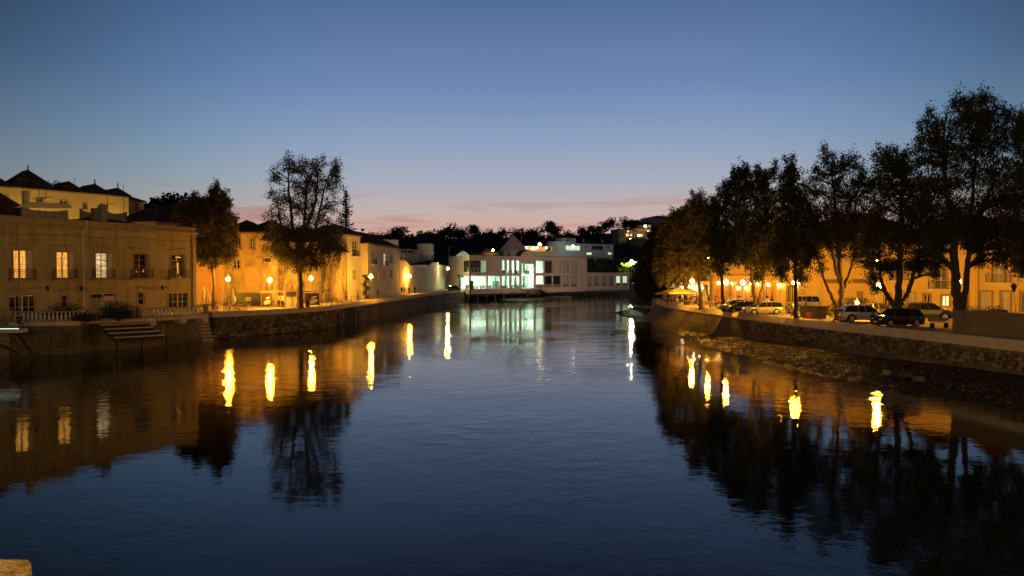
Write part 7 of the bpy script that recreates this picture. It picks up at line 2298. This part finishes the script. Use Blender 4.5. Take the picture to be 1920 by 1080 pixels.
# ================================================================== CARS
M_rub = mat('tyre_rubber', (.02, .02, .02), .85, 0); M_rim = mat('rim_alloy', (.45, .44, .42), .35, .05, 5, metal=.8)
E_tail = mat('tail_lens', (.30, .02, .01), .25, 0, spec=.5); M_head = mat('head_lens', (.6, .58, .52), .12, 0, spec=.7)
def car(name, label, px, py, rz, paint, kind='wagon', s=1.0, dy=0.0, group=None):
    """local x forward (nose at +x), y to the left, wheels on z=0"""
    g = G(px, py, QZ)
    root = thing(name, label, 'car', (g.x, g.y + dy, QZ + .005), rz, group)
    if kind == 'wagon': Ln, W, H, zb_, hood, fx, bx, wb = 4.6, 1.78, 1.50, .92, .86, 1.15, -2.2, 1.35
    elif kind == 'suv': Ln, W, H, zb_, hood, fx, bx, wb = 4.4, 1.85, 1.68, 1.05, 1.02, 1.15, -2.05, 1.32
    elif kind == 'hatch': Ln, W, H, zb_, hood, fx, bx, wb = 4.0, 1.72, 1.50, .95, .90, 1.10, -1.85, 1.25
    elif kind == 'jeep': Ln, W, H, zb_, hood, fx, bx, wb = 4.1, 1.75, 1.85, 1.15, 1.10, .75, -1.95, 1.25
    wr = .33 if kind in ('wagon', 'hatch') else .37
    hl = Ln / 2; hw_ = W / 2
    xs = sorted(set([round(v, 3) for v in np.linspace(-hl, hl, 25)] + [round(c + wr * 1.18 * math.cos(a), 3) for c in (-wb, wb) for a in np.linspace(0, math.pi, 9)]))
    def topz(x):
        if x > fx: return hood - (hood - .62) * max(0, (x - fx) / (hl - fx)) ** 3.0 * (1 if kind != 'jeep' else .3)
        return zb_ if x > bx + .2 else zb_ - .06 * (bx + .2 - x) / .3
    def halfw(x):
        t = abs(x) / hl
        return hw_ * (1 - .16 * max(0, (t - .72) / .28) ** 2)
    def botz(x):
        z = .22
        for c in (-wb, wb):
            dd = abs(x - c)
            if dd < wr * 1.19: z = max(z, wr + math.sqrt(max(0, (wr * 1.18) ** 2 - dd ** 2)))
        return z
    rows = []
    for x in xs:
        w = halfw(x); zt_ = topz(x); zb2 = botz(x); zm_ = max(zb2 + .02, .62)
        r_ = [(x, -w * .96, zb2), (x, -w, min(zm_, zt_ - .1)), (x, -w * .97, zt_ - .05), (x, -w * .86, zt_), (x, 0, zt_ + (.03 if x > fx else 0)), (x, w * .86, zt_), (x, w * .97, zt_ - .05), (x, w, min(zm_, zt_ - .1)), (x, w * .96, zb2)]
        rows.append(r_)
    mb = MB()
    for a, b in zip(rows, rows[1:]):
        for j in range(8): mb.quad(a[j], b[j], b[j + 1], a[j + 1])
    mb.add(rows[0], [tuple(range(9))]); mb.add(rows[-1], [tuple(range(9))[::-1]])
    mb.build('body', paint, root, smooth=False)
    MB().box(-hl + .15, hl - .15, -hw_ * .8, hw_ * .8, .2, .60).build('underbody', M_rub, root)
    # greenhouse
    roofh = H; 
    wf, wr_ = {'wagon': (.85, .30), 'suv': (.75, .35), 'hatch': (.75, .45), 'jeep': (.30, .12)}[kind]
    st_ = [(fx + .05, zb_ - .02, .86), (fx - wf, roofh - .05, .70), (fx - wf - .35, roofh, .68), ((fx + bx) / 2 - .3, roofh, .68), (bx + wr_ + .2, roofh - .04, .68), (bx + wr_, roofh - .08, .69), (bx, zb_ + .0, .84)]
    gl = MB(); prof_l = [(x, -W / 2 * k * 1.06, z) for x, z, k in st_]; prof_r = [(x, W / 2 * k * 1.06, z) for x, z, k in st_]
    base_l = [(x, -W / 2 * .93, zb_ - .03) for x, z, k in st_]; base_r = [(x, W / 2 * .93, zb_ - .03) for x, z, k in st_]
    for i in range(6):
        gl.quad(base_l[i], prof_l[i], prof_l[i + 1], base_l[i + 1]); gl.quad(base_r[i], base_r[i + 1], prof_r[i + 1], prof_r[i])
        gl.quad(prof_l[i], prof_r[i], prof_r[i + 1], prof_l[i + 1])
    gl.build('windows', M_glassd, root)
    rf_ = MB()
    for i in range(1, 5):
        a, b = st_[i], st_[i + 1]
        q = lambda s_, sg, up: (s_[0], sg * W / 2 * s_[2] * 1.07, s_[1] + up)
        rf_.quad(q(a, -1, .012), q(a, 1, .012), q(b, 1, .012), q(b, -1, .012))
        for sg in (-1, 1):
            p1, p2 = q(a, sg, .012), q(b, sg, .012)
            rf_.quad(p1, p2, (p2[0], p2[1] + sg * .02, p2[2] - .07), (p1[0], p1[1] + sg * .02, p1[2] - .07))
    for sg in (-1, 1):
        for (x0, z0_, k0), (x1, z1_, k1) in ((st_[0], st_[1]), (st_[6], st_[5])):
            rf_.bar((x0, sg * W / 2 * .93, z0_), (x1, sg * W / 2 * k1 * 1.06, z1_), .035, 5)
        for xx in ((fx - wf - .45), ((fx + bx) / 2 - .25)):
            rf_.bar((xx, sg * W / 2 * .945, zb_ - .02), (xx - .03, sg * W / 2 * .725, roofh), .03, 5)
    rf_.build('roof', paint, root)
    for sx in (-wb, wb):
        for sy in (-1, 1):
            y0 = sy * (hw_ - .12)
            w_ = MB().lathe((0, 0, 0), [(wr * .62, -.11), (wr * .93, -.11), (wr, -.07), (wr, .07), (wr * .93, .11), (wr * .62, .11)], 18).build('wheel', M_rub, root, (sx, y0, wr)); w_.rotation_euler = (math.pi / 2, 0, 0)
            r2 = MB().lathe((0, 0, 0), [(wr * .18, -.118), (wr * .18, .118)], 8)
            for k in range(5):
                a = 6.283 * k / 5; r2.bar((0, 0, .085 * -sy * -1), (wr * .62 * math.cos(a), wr * .62 * math.sin(a), .105 * sy * -1), .045, 4); r2.bar((0, 0, -.085), (wr * .62 * math.cos(a), wr * .62 * math.sin(a), -.105), .045, 4)
            r2.lathe((0, 0, 0), [(wr * .66, -.113), (wr * .60, -.113), (wr * .60, .113), (wr * .66, .113)], 18)
            r2.build('rim', M_rim, w_)
    for sy in (-1, 1):
        MB().box(hl - .34, hl - .04, sy * hw_ * .62 - .16, sy * hw_ * .62 + .16, .66, .80).build('headlight', M_head, root)
        MB().box(-hl - .01, -hl + .12, sy * hw_ * .70 - .14, sy * hw_ * .70 + .14, .74, 1.0).build('tail_light', E_tail, root)
        MB().box(fx - .25, fx - .05, sy * (hw_ + .02), sy * (hw_ + .19), zb_ - .02, zb_ + .14).build('mirror', paint, root) if sy > 0 else MB().box(fx - .25, fx - .05, -(hw_ + .19), -(hw_ + .02), zb_ - .02, zb_ + .14).build('mirror', paint, root)
        d_ = MB()
        for xx in (.25, -.75): d_.box(xx, xx + .16, sy * (hw_ * 1.0) - .015, sy * (hw_ * 1.0) + .015, .80, .83)
        d_.build('door_handle', M_metal, root)
    MB().box(-hl - .075, -hl - .055, -.26, .26, .60, .71).build('number_plate', M_trimw, root); MB().box(hl + .035, hl + .05, -.26, .26, .40, .51).build('number_plate', M_trimw, root)
    for bb in ((-hl - .05, -hl + .1, -hw_ * .82, hw_ * .82, .30, .56), (hl - .14, hl + .03, -hw_ * .78, hw_ * .78, .28, .52)): MB().box(*bb).build('bumper', M_rub if kind in ('suv', 'jeep') else paint, root)
    if kind in ('wagon', 'suv'):
        mb = MB(); [mb.bar((fx - wf - .3, sg * W * .33, roofh + .06), (bx + .5, sg * W * .33, roofh + .05), .018, 5) for sg in (-1, 1)]; mb.build('roof_rail', M_metal, root)
    root.scale = (s, s, s)
    return root
P_silver = mat('paint_silver', (.32, .30, .27), .28, .02, 3, metal=.5, spec=.6); P_white = mat('paint_white', (.46, .44, .40), .25, .02, 3, spec=.6)
P_black = mat('paint_black', (.012, .012, .013), .15, 0, spec=.7); P_grey = mat('paint_grey', (.10, .10, .10), .25, 0, metal=.4, spec=.6); P_dark = mat('paint_dark', (.04, .04, .045), .2, 0, spec=.6)
pi = math.pi
car('parked_car', 'silver estate car parked behind the forked trunks', 1436, 590.5, pi + .10, P_silver, 'wagon', dy=1.2)
car('parked_car', 'pale low car nose on between the bright lamp and the silver estate', 1394, 586.5, pi - .05, P_silver, 'hatch', dy=3.6)
car('parked_car', 'dark low car partly hidden in front of the pale one', 1397, 587.5, pi + .05, P_dark, 'hatch', s=.92, dy=1.6)
car('parked_car', 'boxy four wheel drive parked by the doorway with framed sign', 1508, 582, pi + .25, P_silver, 'jeep', dy=.5)
car('parked_car', 'pale sport utility car with its tail towards the bins', 1632, 605.5, -.15, P_white, 'suv', dy=1.4)
car('parked_car', 'small glossy black car in front of the three armed tree', 1697, 614, pi + .15, P_black, 'suv', s=.97, dy=1.3)
car('parked_car', 'dark grey sport utility car parked alone beside the giant tree', 1752, 601, -.35, P_grey, 'suv', s=1.05, dy=1.2)
car('parked_car', 'dark roofed car behind the pale sport utility car', 1655, 596, -.2, P_dark, 'hatch', s=1.05, dy=1.0)
g = G(843, 546, QZ); car('parked_car', 'tiny dark car parked at the foot of the market hall', 846, 547.5, 1.0, P_black, 'hatch', dy=9)
# planters and hedge behind the pale car
hg = bush('hedge', 'clipped dark hedge behind the pale sport utility car', tuple(G(1600, 588, QZ)), (3.2, .7, 1.7), 3600, M_leaf, cat='hedge', leaf=.18, seed=20)

# ================================================================== THE OLD BRIDGE we stand on
br = thing('stone_bridge', 'old stone bridge with pale pointed pier top under the viewpoint', 'bridge', (0, 0, 0))
M_br = mat('bridge_stone', (.40, .32, .21), .9, .35, 5.0, .03, 14, stain=((.10, .065, .035), 3.4, .48, .85))
mb = MB(); mb.box(-58, 44, -7.0, -.9, 4.6, 6.4); mb.build('deck', M_br, br)
for y0, y1 in ((-.95, -.55), (-7.35, -6.95)):
    MB().box(-58, 44, y0, y1, 4.4, 7.25).build('parapet', M_br, br); MB().box(-58, 44, y0 - .06, y1 + .06, 7.253, 7.4).build('coping', M_coping, br)
for x in (-52, -36, -20, -5.8, 10, 25, 38):
    if abs(x + 5.8) < .1:
        c_ = G(68, 1050, 5.5)
        poly = [(-9.4, -7.5), (-1.5, -7.5), (-1.45, -.4), (-3.99 + .0, 5.85), (c_.x - .03, c_.y - .05), (c_.x - .10, c_.y), (-9.0, c_.y + .12)]
        r_ = [(-9.4, -.9), (-2.2, -.9), (-3.99, 5.85), (c_.x - .02, c_.y - .06), (c_.x - .10, c_.y), (-8.0, c_.y + .04), (-9.4, 4)]
        MB().prism(r_, -1.6, 5.44).build('pier', M_br, br)
        bmx = bmesh.new(); vs = [bmx.verts.new((x_, y_, 5.443)) for x_, y_ in r_]; f_ = bmx.faces.new(vs)
        ex = bmesh.ops.extrude_face_region(bmx, geom=[f_]); 
        for v in [e for e in ex['geom'] if isinstance(e, bmesh.types.BMVert)]: v.co.z = 5.5
        bmesh.ops.recalc_face_normals(bmx, faces=bmx.faces[:])
        bmesh.ops.subdivide_edges(bmx, edges=bmx.edges[:], cuts=6, use_grid_fill=True)
        for v in bmx.verts:
            v.co += Vector((MN.noise(v.co * 2.1), MN.noise(v.co * 2.1 + Vector((9, 0, 0))), MN.noise(v.co * 1.7 + Vector((0, 9, 0))) * .5)) * .03
        me = bpy.data.meshes.new('pier_cap'); bmx.to_mesh(me); bmx.free(); me.materials.append(M_br); link('pier_cap', me, br)
    else:
        MB().prism([(x - 2, -7.5), (x + 2, -7.5), (x + 2, -.9), (x, 1.8), (x - 2, -.9)], -1.6, 5.2).build('pier', M_br, br)
def bridge_lamp(x, label, y=-1.6, S=1.0):
    t = thing('bridge_lantern', label, 'street lamp', (x, y, 6.4), 0, None)
    MB().lathe((0, 0, 0), [(.18, 0), (.16, .3), (.07, .5), (.05, 4.2)], 8).build('pole', M_iron, t)
    me = bpy.data.meshes.new('globe'); bm = bmesh.new(); bmesh.ops.create_icosphere(bm, subdivisions=2, radius=.36); bm.to_mesh(me); bm.free(); me.materials.append(E_bridge); link('globe', me, t, (0, 0, 4.55))
E_bridge = emit('lamp_bridge', (1.0, .54, .08), 1700)
for x, lb in ((-38, 'lantern at the palace end of the bridge'), (-12, 'lantern on the bridge close to the pointed pier'), (14, 'lantern on the middle of the bridge'), (36, 'lantern at the parking end of the bridge')):
    bridge_lamp(x, lb)
# added mast, unseen behind the dark trees, to brighten the market hall front
fm_ = thing('added_floodlight', 'added unseen mast with two lamp heads brightening the market hall front', 'street lamp', (41.5, 196, QZ))
MB().bar((0, 0, 0), (0, 0, 9.0), .12, 8).bar((-.9, 0, 8.9), (.9, 0, 8.9), .07, 6).build('pole', M_iron, fm_)
aim = math.atan2(228 - 196, 12 - 41.5)
for sx in (-.75, .75):
    h_ = MB().box(-.5, 0, -.45, .45, -.35, .35).box(0, .35, -.45, -.42, -.35, .35).box(0, .35, .42, .45, -.35, .35).box(0, .45, -.42, .42, .32, .35).build('lamp_head', M_iron, fm_, (sx, .3, 9.1), aim)
    MB().box(.003, .03, -.40, .40, -.33, .31).build('lamp_glass', emit('hall_fill_light', (1.0, .64, .40), 1150), h_)
